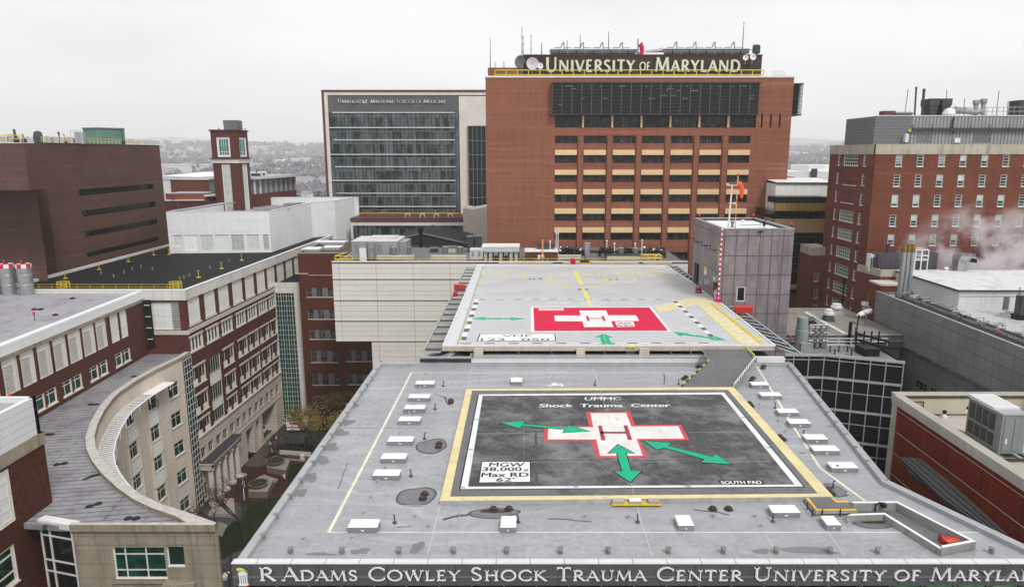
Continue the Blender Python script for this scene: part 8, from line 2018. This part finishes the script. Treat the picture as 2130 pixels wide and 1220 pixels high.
for i,x in enumerate((525,590,655,725,560,685)):
    c=Q('9',x,612 if i<4 else 638,LZ-.3);m=MB();m.lathe(c,[(.22,0),(.1,.1),(.08,.7),(.2,.72),(.1,.85)],M_DARK,8);m.build('roof_vent',label='short black vent on the low grey roof behind the black glass',cat='roof vent',group='short black vents on the low grey roof')
m=MB();x0=52.5;m.tube((PYd(1771,650,y0-.5).x,y0-.6,LZ-.3),(PYd(1771,650,y0-.5).x,y0-.6,MZ+2.2),.25,M_DARK,6);
m.tube((PYd(1771,650,y0-.5).x+.9,y0-.6,LZ-.3),(PYd(1771,650,y0-.5).x+.9,y0-.6,MZ+1.4),.15,M_DSTEEL,6);m.build('riser_pipes',label='pair of black riser pipes at the corner of the grey panel wall',cat='pipe')

# ================================================================ terracotta building
tcb=thing('terracotta_building',(55,60,GZ),'terracotta panelled building with pale concrete edge and beige roof at the right','building')
TXW=41.0;TYb=P(*q('9',985,927),34).y;ZTC=34.0
M_TER=wallm('terracotta_panel',(.20,.032,.012),joint=(5.2,2.45),jc=1.9,jw=.035,var=.1,fine=.15)
M_TED=flat('joint_dark',(.03,.012,.01))
TF=Fac((TXW,TYb),(TXW,25))
m=MB();wallholes(m,TF,GZ,ZTC-1.0,[],M_TER,u0=.9);m.poly([(TXW,TYb,GZ),(TXW+30,TYb,GZ),(TXW+30,TYb,ZTC-1),(TXW,TYb,ZTC-1)][::-1],M_TER)
u=5.2
while u<TF.L:fbox(m,TF,u-.05,u+.05,GZ,ZTC-1.0,.002,.02,M_TED);u+=5.2

for k in range(15):fbox(m,TF,.95,TF.L,ZTC-1.6-k*2.45,ZTC-1.555-k*2.45,.002,.03,M_TRIM)
m.build('panel_wall',tcb)
M_PC=wallm('parapet_concrete',(.56,.54,.47),var=.12,streak=.6,joint=(6,30),jc=.7)
m=MB();fbox(m,TF,0,.9,GZ,ZTC-1,-.4,.15,M_PC);fbox(m,TF,-.1,TF.L,ZTC-.999,ZTC-.6,-.6,.2,M_PC);fbox(m,TF,-.1,TF.L,ZTC-.599,ZTC,-.75,.25,M_PC);m.box(TXW-.2,GX+20,TYb-.6,TYb+.3,ZTC-.02,ZTC+.14,M_PC);m.box(TXW+.6,GX+20,TYb-.2,TYb+.2,ZTC-2.4,ZTC-.021,flat('beige_parapet',(.55,.51,.40),.7,var=.1,vs=.4));m.box(TXW+.6,GX+20,TYb-.24,TYb-.201,ZTC-.5,ZTC-.1,wallm('stained_drip',(.18,.17,.14),streak=.8));m.build('parapet',tcb)
m=MB();m.box(TXW+.3,GX+20,25,TYb-.25,ZTC-2.6,ZTC-2.2,roofm('beige_roof',(.50,.47,.40),var=.15,vs=.25,dk=(.30,.21,.09),dkp=(.55,.66),wet=.2));m.build('roof',tcb)
zr_=ZTC-2.2
ac=thing('air_conditioning_unit',Q('12',1650,510,zr_+.6),'tall grey air conditioning unit on steel skids on the beige roof','air conditioner')
a=Q('12',1640,515,zr_+.6);b=Q('12',1770,515,zr_+.6);zt_=PYd(*q('12',1700,312),a.y).z;y2=Q('12',1517,405,zr_+.6).y;AW=b.x-a.x
m=MB();M_AC=wallm('ac_grey',(.22,.235,.245),joint=(1.4,30),jc=.7,var=.08);m.box(a.x,a.x+AW,a.y,y2,zr_+.6,zt_,M_AC,M_COPE);m.build('casing',ac)
m=MB();m.box(a.x-.08,a.x+AW+.1,a.y-.08,a.y+1.2,zt_+.001,zt_+.12,M_COPE);m.box(a.x-.08,a.x+AW+.1,a.y+1.21,y2+.08,zt_+.001,zt_+.28,M_COPEW);m.build('lid',ac)
m=MB();f=Fac((a.x,y2),(a.x,a.y))
hA_=zt_-zr_-.6
for i in range(4):
    for z0,z1 in ((.1,.42),(.5,.92)):
        fbox(m,f,f.L*(.06+i*.2),f.L*(.22+i*.2),zr_+.6+z0*hA_,zr_+.6+z1*hA_,.005,.05,M_DSTEEL)
m.build('coil_grille',ac)
m=MB();f2=Fac((a.x,a.y),(a.x+AW,a.y));fbox(m,f2,AW*.1,AW*.46,zr_+.9,zt_-.3,.005,.05,M_AC);fbox(m,f2,AW*.52,AW*.9,zr_+.9,zt_-.3,.005,.05,M_AC);fbox(m,f2,AW*.2,AW*.28,zr_+1.6,zr_+2.1,.055,.08,M_COPEW);m.build('access_panel',ac)
m=MB();
for x in (a.x-.2,a.x+AW-.1):m.box(x,x+.3,a.y-.8,y2+.8,zr_+.3,zr_+.59,M_STEEL)
for k in range(4):y=a.y-.6+k*(y2-a.y+1)/3;m.box(a.x-.8,a.x+AW+.8,y,y+.2,zr_+.12,zr_+.299,M_DSTEEL);m.box(a.x-.7,a.x-.5,y,y+.2,zr_,zr_+.12,M_DARK);m.box(a.x+AW+.5,a.x+AW+.7,y,y+.2,zr_,zr_+.12,M_DARK)
m.build('skid',ac)
for i,(x,y) in enumerate(((1356,325),(1475,300))):
    c=Q('12',x,y,zr_);m=MB();m.lathe(c,[(.3,0),(.28,.25),(.15,.3),(.15,.5)],M_WHITE,10);m.lathe(c+Vector((0,0,.5)),[(.2,0),(.22,.25),(.1,.35)],M_DARK,10);m.build('roof_vent',label='white based black capped vent on the beige roof, %s one' % ('left','right')[i],cat='roof vent')
m=MB();a=Q('12',1150,235,zr_+1.9);b=Q('12',1250,235,zr_+1.9);c=Q('12',1250,292,zr_);Yw=TYb-.35;m.path([(a.x,Yw,ZTC-.8),(b.x+.6,Yw,ZTC-.8),(b.x+.6,Yw,zr_+.2),(b.x+1.2,Yw-.5,zr_+.1),(b.x+9,Yw-.5,zr_+.1)],.06,M_BROWN,5);m.build('conduit',label='thin brown conduit bending down the beige parapet',cat='pipe')
# dark glass canopy wedge between buildings
wd=thing('sloping_glass_canopy',(36,48,24),'dark sloping glazed canopy wedged between near roof and terracotta building','canopy')
zq_=31.0
A0,A1=Q('12',1122,536,zq_),Q('12',1150,540,zq_);B0,B1=Q('12',1345,745,zq_),Q('12',1420,690,zq_);C0,C1=Q('12',1600,930,zq_),Q('12',1690,940,zq_)
A1.x=min(A1.x+1.5,TXW-.1)
m=MB()
pp=[(A0,A1),(B0,B1),(C0,C1)]
for (a,b),(c,d) in zip(pp,pp[1:]):
    for k in range(7):
        a_,c_=a.lerp(b,k/7),c.lerp(d,k/7);b_,d_=a.lerp(b,(k+.92)/7),c.lerp(d,(k+.92)/7);z=Vector((0,0,(k % 2)*.07))
        m.hexa([v-Vector((0,0,.3)) for v in (a_,b_,d_,c_)],[a_+z,b_+z,d_+z,c_+z],M_DSTEEL,flat('canopy_dark',(.018,.018,.02),.5)) if (b_-a_).cross(c_-a_).z>0 else m.hexa([v-Vector((0,0,.3)) for v in (a_,c_,d_,b_)],[a_+z,c_+z,d_+z,b_+z],M_DSTEEL,flat('canopy_dark',(.018,.018,.02),.5))
m.build('canopy_panel',wd)
m=MB();a,b=Q('12',1165,615,zq_-2),Q('12',1340,760,zq_-2);m.bar(a,b,.35,.3,M_BROWN);m.bar(a+Vector((1.2,.2,0)),b+Vector((1.2,.2,0)),.3,.3,M_DSTEEL);m.build('canopy_beam',wd)
# ================================================================ courtyard
GT=GZ
def G(x,y,dz=0.0):return Q('c',x,y,GT+dz)
m=MB();m.poly([(-1500,-200,GZ-.05),(1500,-200,GZ-.05),(1500,420,GZ-.05),(-1500,420,GZ-.05)],roofm('asphalt',(.05,.05,.053),var=.25,vs=.3,grit=.2,wet=.3));m.build('ground',kind='structure')
m=MB();sheet(m,[Vector((-57.8,100,GZ-.03)),Vector((-20,100,GZ-.03)),Vector((-20,150,GZ-.03)),Vector((-57.8,150,GZ-.03))],roofm('road_asphalt',(.075,.075,.08),var=.2,vs=.3,grit=.2,wet=.3));m.build('road',kind='structure')
m=MB();M_PLZ=roofm('red_brick_paving',(.06,.014,.009),var=.2,vs=.3,grit=.25,seams=(1.2,1.2,.04,.7),wet=.2)
sheet(m,[G(300,1000),G(250,900),G(330,640),G(620,400),G(750,400),G(1300,545),G(1420,560),G(1120,930),G(940,940),G(640,1080),G(500,1010)],M_PLZ,.0);m.build('brick_plaza',kind='structure')
m=MB();sheet(m,[G(590,560),G(640,470),G(720,415),G(850,410),G(900,470),G(860,590),G(740,615),G(640,610)],roofm('gravel_patch',(.13,.11,.08),var=.25,vs=.8,grit=.4),.02);m.build('gravel_bed',kind='structure')
m=MB();M_LAWN=roofm('lawn',(.020,.035,.010),var=.4,vs=.5,grit=.4)
sheet(m,[G(560,1230),G(640,1080),G(940,950),G(1120,930),G(900,1230),G(700,1500),G(300,1700),G(200,1500),G(480,1230)],M_LAWN,.005);sheet(m,[G(1080,600),G(1300,560),G(1200,760),G(1110,800)],M_LAWN,.03);m.build('lawn',kind='structure')
rr=random.Random(31)
m=MB();M_GRS=flat('grass_blade',(.03,.06,.012),.8,var=.4,vs=.7)
for i in range(5000):
    c=G(rr.uniform(560,1100),rr.uniform(950,1500));
    if c.x>FL.x+3:pass
    a=rr.uniform(0,6.3);h=rr.uniform(.12,.3);w=.07;m.poly([c+Vector((-w*cos(a),-w*sin(a),0)),c+Vector((w*cos(a),w*sin(a),0)),c+Vector((rr.uniform(-.1,.1),rr.uniform(-.1,.1),h))],M_GRS)
m.build('grass',label='short dark grass on the lawn below the near roof edge',cat='grass',kind='stuff')
def stairs(p0,p1,p2,p3,n,name,label,rise=.16):
    """p0-p1 front edge, p3-p2 back edge"""
    t=thing(name,p0.lerp(p2,.5),label,'steps');m=MB()
    for i in range(n):
        a,b=p0.lerp(p3,i/n),p1.lerp(p2,i/n);c,d=p1.lerp(p2,(i+.55)/n),p0.lerp(p3,(i+.55)/n);up=Vector((0,0,rise*(i+1)*.35))
        q4=[a,b,c,d];ar=(b-a).cross(c-a).z
        if ar<0:q4=q4[::-1]
        m.hexa([Vector((v.x,v.y,GZ)) for v in q4],[v+up for v in q4],M_TRIM,M_PCW)
    m.build('tread',t)
    m=MB();m.hexa(*([[Vector((v.x,v.y,GZ)) for v in ql],[v+Vector((0,0,.03)) for v in ql]]) if 0 else ([Vector((v.x,v.y,GZ)) for v in (p0,p1,p2,p3)],[v+Vector((0,0,.05)) for v in (p0,p1,p2,p3)]),M_BLACK);m.build('base',t);return t
M_PCW=flat('paving_pale',(.30,.27,.24),.7,var=.15)
stairs(G(170,1180),G(500,1200),G(480,1000),G(290,995),11,'stone_steps','broad pale stone steps at the corner of the long brick building')
stairs(G(760,800),G(900,860),G(995,760),G(830,700),5,'slatted_bench','pale slatted bench or steps between the two round planters')
def planter(bx4,bowl,label,r=1.7,h=1.3):
    c=G(*bowl);t=thing('round_planter',c,label,'planter');m=MB();pts=[G(*p) for p in bx4]
    m.prism([(p.x,p.y) for p in pts],GZ,GZ+h,wallm('planter_stone',(.2,.16,.11),joint=(1.4,2),jc=.7,var=.15,streak=.4),M_PCW);m.build('stone_block',t)
    m=MB();cc=Vector((c.x,c.y,GZ+h+.01));m.lathe(cc,[(r*.7,0),(r*1.0,.35),(r*1.08,.7),(r*1.0,.72),(r*.92,.6)],flat('bowl_stone',(.17,.14,.09),.7,var=.2,vs=1),24);m.build('bowl',t)
    m=MB();rq=random.Random(int(c.x*10))
    for i in range(420):
        a=rq.uniform(0,6.28);d=r*.9*rq.random()**.5;p=cc+Vector((d*cos(a),d*sin(a),.62+rq.uniform(0,.25)));s=.13;v=Vector((rq.uniform(-1,1),rq.uniform(-1,1),rq.uniform(-.5,1))).normalized()*s;w=v.orthogonal().normalized()*s
        m.poly([p-v,p+w,p+v,p-w],M_LEAFD)
    m.build('foliage',t)
M_LEAFD=flat('planter_leaf',(.035,.045,.012),.8,var=.4,vs=2)
planter([(650,970),(870,970),(945,830),(800,780),(690,850)],(768,905),'round stone planter bowl nearer to the steps, full of dark plants')
planter([(860,680),(1085,720),(1130,600),(960,545),(880,590)],(965,640),'round stone planter bowl behind the person in the white coat')
# people
c=G(1065,775);person(c.x,c.y,GT+.01,1.75,radians(70),flat('white_coat',(.75,.77,.85),.7),flat('black_trousers',(.02,.02,.025)),'person in a long white coat and dark trousers facing the round planter',coat=1,bend=1)
# lamp posts
for i,(x,y,zt,lab) in enumerate(((600,990,715,'white disc-topped lamp post in front of the columned portico'),(915,560,345,'white disc-topped lamp post beside the far round planter'))):
    b=G(x,y);t=thing('lamp_post',b,lab,'lamp post');h=PYd(*q('c',x,zt),b.y).z-GT
    m=MB();m.tube(b,b+Vector((0,0,h)),.09,M_WHITE if i==0 else M_DSTEEL,6,.07);m.tube(b+Vector((.25,0,h*.55)),b+Vector((.25,0,h*.8)),.07,M_WHITE,5);m.build('pole',t)
    m=MB();m.lathe(b+Vector((0,0,h)),[(.3,0),(.75,.1),(.8,.16),(.3,.22)],flat('lamp_disc',(.5,.5,.5),.5),16);m.build('shade',t)
# low wall and rail
m=MB();a,b=G(1010,465),G(1370,490);m.bar(a,b,.3,.9,M_TRIM);a,b=G(980,520),G(1300,550);m.bar(a,b,.35,.3,flat('pink_kerb',(.35,.25,.23)));m.build('garden_wall',label='low pale garden wall running toward the near roof edge',cat='wall')
m=MB();a,b=G(1010,520),G(1270,530);rail(m,a,b,12,1.0,.04,M_BLACK);m.build('railing',label='black garden railing beside the low pale wall',cat='railing')
m=MB();c=G(1275,540);m.box(c.x-.4,c.x+.4,c.y-.4,c.y+.4,GT,GT+1.3,M_TRIM,M_WHITE);m.build('gate_pillar',label='white capped pillar at the end of the black garden railing',cat='pillar')
for i,(x,y) in enumerate(((1110,410),(1240,415),(1330,420),(1030,400))):
    c=G(x,y);m=MB();rq=random.Random(i)
    for k in range(500):
        p=c+Vector((rq.gauss(0,1.1),rq.gauss(0,.6),abs(rq.gauss(.5,.35))));s=.14;v=Vector((rq.uniform(-1,1),rq.uniform(-1,1),rq.uniform(-1,1))).normalized()*s;w=v.orthogonal().normalized()*s;m.poly([p-v,p+w,p+v,p-w],M_LEAFD)
    m.build('shrub',label='dark low shrub in the bed behind the garden wall',cat='shrub',group='low shrubs behind the garden wall')
m=MB();c=G(972,320);m.lathe(c,[(.25,0),(.2,.1),(.18,.7)],M_MRED,8);m.lathe(c+Vector((0,0,.7)),[(.17,0),(.15,.4),(.05,.6)],M_WHITE,8);m.build('bollard',label='small red and white bollard at the roadside',cat='bollard')
# ambulance
def wheel(parent,c,r=.38,w=.25):
    m=MB();m.lathe(Vector(c)-Vector((0,w/2,0)),[(r*.8,0),(r,.04),(r,w-.04),(r*.8,w)],M_BLACK,16,axis=(0,1,0));t=m.build('wheel',parent)
    m=MB();m.lathe(Vector(c)-Vector((0,w/2+.01,0)),[(r*.5,0),(r*.5,.03)],M_STEEL,12,axis=(0,1,0));m.build('rim',t)
am0=G(1090,215);am1=G(1440,215)
c=am0.lerp(am1,.5);Lx=am1.x-am0.x
am=thing('ambulance',(c.x,c.y,GT),'white and red ambulance parked behind the bare trees in the courtyard road','ambulance')
x0,yb=am0.x,c.y;kx=Lx/6.6
m=MB();m.box(x0,x0+4.6*kx,yb,yb+2.3,GT+.55,GT+3.3,M_WHITE);m.build('box_body',am)
m=MB();X=lambda v:x0+v*kx
pr2=[(4.61,.5),(6.6,.5),(6.6,1.35),(6.1,1.5),(5.5,2.3),(4.61,2.35)]
fr_=[Vector((X(a),yb+.1,GT+b)) for a,b in pr2];bk=[v+Vector((0,2.1,0)) for v in fr_];m.poly(fr_,M_WHITE);m.poly(bk[::-1],M_WHITE)
for i in range(6):m.poly([fr_[i],bk[i],bk[(i+1) % 6],fr_[(i+1) % 6]][::-1],M_WHITE)
m.build('cab',am)
m=MB();m.box(X(.05),X(4.5),yb-.02,yb-.003,GT+1.1,GT+1.35,M_MRED);m.box(X(.8),X(1.8),yb-.03,yb-.021,GT+2.0,GT+2.4,M_MRED);m.build('red_stripe',am)
m=MB();m.box(X(4.85),X(5.6),yb+.07,yb+.098,GT+1.5,GT+2.1,M_GLASSD);m.box(X(2.6),X(3.4),yb-.02,yb-.002,GT+2.2,GT+2.8,M_GLASSD);m.build('window',am)
m=MB();
for k in range(5):m.box(X(.2+k*.9),X(.7+k*.9),yb+.1,yb+.3,GT+3.301,GT+3.45,M_WHITE if k % 2 else M_MRED)
m.build('roof_light',am)
for v in (1.2,5.6):
    for y in (yb+.1,yb+2.2):wheel(am,(X(v),y,GT+.42),.42)
# pale car in the passage
cc=G(835,190);car=thing('parked_car',cc,'pale car half hidden in the dark passage under the long building','car')
m=MB();pf3=[(-2.1,.3),(2.1,.3),(2.15,.8),(1.2,.95),(.6,1.45),(-1.1,1.45),(-1.9,.95),(-2.15,.9)]
fr_=[Vector((cc.x-.85,cc.y+a,GT+b)) for a,b in pf3];bk=[v+Vector((1.7,0,0)) for v in fr_];n=len(fr_)
m.poly(fr_,M_COPEW);m.poly(bk[::-1],M_COPEW)
for i in range(n):m.poly([fr_[i],bk[i],bk[(i+1) % n],fr_[(i+1) % n]][::-1],M_COPEW)
m.build('body',car)
m=MB();m.hexa([(cc.x-.7,cc.y-1.75,GT+1.0),(cc.x+.7,cc.y-1.75,GT+1.0),(cc.x+.7,cc.y-1.2,GT+1.47),(cc.x-.7,cc.y-1.2,GT+1.47)],[(cc.x-.7,cc.y-1.8,GT+1.03),(cc.x+.7,cc.y-1.8,GT+1.03),(cc.x+.7,cc.y-1.22,GT+1.5),(cc.x-.7,cc.y-1.22,GT+1.5)],M_GLASSD);m.build('windscreen',car)
for dy in (-1.3,1.3):
    for dx in (-.8,.8):
        m=MB();m.lathe((cc.x+dx-.1,cc.y+dy,GT+.32),[(.25,0),(.32,.03),(.32,.17),(.25,.2)],M_BLACK,12,axis=(1,0,0));m.build('wheel',car)
# trees
M_BARK=flat('bark_dark',(.035,.025,.02),.9,var=.3,vs=2)
M_LEAFY=flat('leaf_olive',(.26,.20,.03),.8,var=.45,vs=1.2)
M_LEAFB=flat('leaf_brown',(.10,.05,.02),.8,var=.4,vs=1.2)
def tree(base,h,seed,label,leaves=0,lm=None,spread=.5,dens=1.0,depth=4,leafs=.16,group=None):
    r=random.Random(seed);t=thing('tree',base,label,'tree',group);tr=MB();cr=MB();lf=[]
    def br(p,d,l,rad,k,mb):
        q_=p+d*l;mb.tube(p,q_,rad,M_BARK,5 if k>1 else 3,rad*.68,caps=False)
        if k==0:
            lf.append(q_);return
        n=r.choice((2,3,3)) if k>1 else 3
        for i in range(n):
            nd_=(d+Vector((r.gauss(0,spread),r.gauss(0,spread),r.uniform(-.1,.35)))).normalized();lf.append(p.lerp(q_,r.random())) if k<3 else None
            br(q_ if i else p.lerp(q_,r.uniform(.7,1)),nd_,l*r.uniform(.62,.85),rad*.66,k-1,cr)
    br(Vector(base),Vector((r.gauss(0,.04),r.gauss(0,.04),1)).normalized(),h*.28,h*.017,depth,tr)
    tr.build('trunk',t)
    if leaves:
        for i in range(leaves):
            c=r.choice(lf);p=c+Vector((r.gauss(0,.5),r.gauss(0,.5),r.gauss(0,.4)));s=leafs*r.uniform(.6,1.3);v=Vector((r.uniform(-1,1),r.uniform(-1,1),r.uniform(-1,1))).normalized()*s;w=v.orthogonal().normalized()*s*.7
            cr.poly([p-v,p+w,p+v,p-w],lm if r.random()<.75 else M_LEAFB)
    cr.build('crown',t)
def gp(x,y):return P(x,y,GT)
tree(gp(655,955),12,2,'olive leaved tree right of the ambulance against the old brick block',2600,M_LEAFY,.55,depth=5)
tree(gp(640,935),11,5,'thin yellow-leaved tree in front of the glass link',2000,M_LEAFY,.5,depth=5)
tree(gp(690,915),13,8,'olive leaved tree half hidden by the near roof edge',3000,M_LEAFY,.6,depth=5)
tree(gp(620,870),9,12,'small yellow-leaved tree at the foot of the old brick block',2200,M_LEAFY,.5,depth=5)
tree(gp(735,870),12,14,'leafy tree farthest along the near roof edge',2600,M_LEAFY,.6,depth=5)
tree(gp(572,962),7.5,3,'small bare tree growing in the far round planter',60,M_LEAFB,.6,depth=5)
tree(gp(505,1130),13,21,'large bare black tree in front of the stone steps',30,M_LEAFB,.42,depth=6)
tree(gp(452,1120),9,33,'bare shrubby tree at the left of the stone steps',120,M_LEAFB,.6,depth=5)
tree(gp(480,1230),10,44,'bare tree by the curved building corner below the steps',40,M_LEAFB,.5,depth=5)
for i,(x,y) in enumerate(((492,1180),(470,1200))):
    c=gp(x,y);m=MB();m.box(c.x-.4,c.x+.4,c.y-.8,c.y+.8,GT,GT+.5,M_TRIM);m.build('stone_bench',label='pale stone bench on the lawn by the curved building',cat='bench',group='stone benches on the lawn')
m=MB();sheet(m,[Q('3',x,y,GZ) for x,y in ((1380,800),(1440,825),(1405,900),(1372,880))],M_PCW,.04);m.build('path',kind='structure')

# ================================================================ far terrain
from mathutils import noise as NZ
def th(x,y):
    d=hypot(x,y);t=min(max((d-900)/7200,0),1)
    h=GZ-8+t*205+NZ.noise(Vector((x*.0006+3,y*.0006,0)))*110*t+NZ.noise(Vector((x*.0035,y*.0035,5)))*16*min(1,max(0,(d-500)/900))
    return h
m=MB();nx,ny=150,75;xs=[(-6500+13000*i/nx) for i in range(nx+1)];ys_=[400+9200*(j/ny)**1.7 for j in range(ny+1)]
for y in ys_:
    for x in xs:m.v.append((x,y,th(x,y) if y>401 else GZ-.1))
mi_=m.mi(roofm('far_hillside',(.28,.275,.285),var=.4,vs=.004,grit=.3,dk=(.55,.55,.56),dkp=(.52,.62)))  # pale tones put part of the distance haze into the hill colour
for j in range(ny):
    for i in range(nx):a=j*(nx+1)+i;m.f.append((a,a+1,a+nx+2,a+nx+1));m.m.append(mi_)
o=m.build('hills',kind='structure',smooth=True)
m=MB();M_WOOD=flat('winter_wood',(.17,.16,.185),.95,var=.5,vs=.02);rr=random.Random(77)
def clump(mb,x,y,z,r,h,mat,rq):
    """ragged bare crown: spiky faces around a centre"""
    k=7
    for j in range(2):
        zz=z+h*(.3+.3*j);rad=r*(1-.3*j);ph=rq.uniform(0,6)
        ring=[Vector((x+rad*rq.uniform(.6,1.15)*cos(ph+2*pi*i/k),y+rad*rq.uniform(.6,1.15)*sin(ph+2*pi*i/k),zz+rq.uniform(-.15,.15)*h)) for i in range(k)]
        top=Vector((x+rq.uniform(-.3,.3)*r,y,z+h*(.75+.25*j)));bot=Vector((x,y,z))
        for i in range(k):
            if rq.random()<.85:mb.poly([ring[i],ring[(i+1) % k],top],mat)
            if rq.random()<.7:mb.poly([ring[(i+1) % k],ring[i],bot],mat)
N_=0
while N_<9000:
    y=420+4200*rr.random()**1.25;a=rr.choice(((-.72,-.26),(.33,.52),(-.3,.0)) if rr.random()<.95 else ((-.7,.7),));x=y*rr.uniform(*a)
    if NZ.noise(Vector((x*.006,y*.006,9)))<-.1+.12*rr.random():continue
    s=rr.uniform(3.5,7)*(1+y/2500);clump(m,x,y,th(x,y),s,s*1.5,M_WOOD,rr);N_+=1
m.build('winter_woods',label='hazy bare winter woods covering the far hillside',cat='woods',kind='stuff')
M_FW=[flat('far_wall_%s' % n,c,.8) for n,c in (('white',(.62,.61,.59)),('tan',(.42,.38,.33)),('brick',(.26,.16,.13)))]
M_FR=[flat('far_roof_%s' % n,c,.8) for n,c in (('pale',(.6,.6,.61)),('grey',(.25,.25,.26)),('dark',(.1,.095,.1)))]
protos=[]
def far_house(w,d,h,rf,wm_,rm_,lab,grp):
    t=thing('far_house',(0,0,0),lab,'house',grp);m=MB();m.box(-w/2,w/2,-d/2,d/2,-6,h,wm_);m.build('wall',t);m=MB()
    if rf:m.hexa([(-w/2-.4,-d/2-.4,h),(w/2+.4,-d/2-.4,h),(w/2+.4,d/2+.4,h),(-w/2-.4,d/2+.4,h)],[(-w/2,-.2,h+rf),(w/2,-.2,h+rf),(w/2,.2,h+rf),(-w/2,.2,h+rf)],rm_)
    else:m.box(-w/2-.3,w/2+.3,-d/2-.3,d/2+.3,h+.001,h+.5,rm_)
    m.build('roof',t)
    m=MB()
    n=max(2,int(w/4))
    for k in range(int(h/3.2) if h<20 else 1):
        for i in range(n):x=-w/2+w*(i+.5)/n;m.box(x-.7,x+.7,-d/2-.06,-d/2-.002,1+k*3.2,2.6+k*3.2,M_GLASSD)
    m.build('windows',t);return t
specs=[(14,10,6,4,0,1,'pitched grey roofed white house on the far hillside'),(26,10,6,3,1,0,'long pale roofed tan house row on the far hillside'),(18,14,9,0,2,2,'flat roofed brick house block on the far hillside'),(70,30,9,0,0,0,'wide white warehouse on the far hillside'),(24,16,24,0,1,1,'tall pale apartment block on the far hillside')]
cnt=0
for si,(w,d,h,rf,a,b,lab) in enumerate(specs):
    pr0=far_house(w,d,h,rf,M_FW[a],M_FR[b],lab,lab.replace('house','houses').split(' on ')[0]+' group');first=True
    for k in range((62,52,40,20,7)[si]):
        y=560+3400*rr.random();rg=rr.choice(((-.50,-.27),(-.50,-.27),(.37,.46)));x=y*rr.uniform(*rg)
        if k==0:pass
        t=pr0 if first else dup(pr0);first=False
        t.location=(x,y,th(x,y)+1.5);t.rotation_euler=(0,0,rr.uniform(-.8,.8))
# closer trees right behind the school and hall
for i in range(26):
    pass
# ================================================================ steam and haze
sv=bpy.data.materials.new('steam_volume');sv.use_nodes=True;n=sv.node_tree;n.nodes.clear();out=n.nodes.new('ShaderNodeOutputMaterial');pv=n.nodes.new('ShaderNodeVolumePrincipled')
tcn=n.nodes.new('ShaderNodeTexCoord');f=noise(n,tcn.outputs['Object'],.16,5,(1,1,1),.6)
ln_=n.nodes.new('ShaderNodeVectorMath');ln_.operation='LENGTH';mpn=n.nodes.new('ShaderNodeMapping');mpn.inputs['Scale'].default_value=(1/17,1/3.2,1/10.5);n.links.new(tcn.outputs['Object'],mpn.inputs[0]);n.links.new(mpn.outputs[0],ln_.inputs[0])
fall=ramp(n,ln_.outputs['Value'],.15,1.0,1,0);den=ramp(n,f,.45,.70,0,1.9);mu=n.nodes.new('ShaderNodeMath');mu.operation='MULTIPLY';n.links.new(fall,mu.inputs[0]);n.links.new(den,mu.inputs[1]);n.links.new(mu.outputs[0],pv.inputs['Density'])
pv.inputs['Color'].default_value=(.93,.90,.92,1);n.links.new(pv.outputs[0],out.inputs['Volume'])
c=PYd(2055,540,120.0);me=bpy.data.meshes.new('steam');m=MB();
m.lathe((0,0,0),[(1.0,-10.8),(9,-9.3),(14,-6),(16.8,0),(14,6),(9,9.3),(1,10.8)],sv,20);me.from_pydata([(v[0],v[1]*.185,v[2]) for v in m.v],[],m.f);me.materials.append(sv)
o=bpy.data.objects.new('steam',me);COL.objects.link(o);o.location=(c.x,120.0,c.z);tag(o,'pale steam drifting in front of the brick ward building','steam',kind='stuff')
hv_=bpy.data.materials.new('haze_volume');hv_.use_nodes=True;n=hv_.node_tree;n.nodes.clear();out=n.nodes.new('ShaderNodeOutputMaterial');pv=n.nodes.new('ShaderNodeVolumePrincipled');pv.inputs['Density'].default_value=.00018;pv.inputs['Color'].default_value=(1,1,1,1);n.links.new(pv.outputs[0],out.inputs['Volume'])
m=MB();m.box(-7000,7000,-320,10000,-90,330,hv_);m.build('haze',label='pale grey mist that swallows the far hills',cat='haze',kind='stuff')
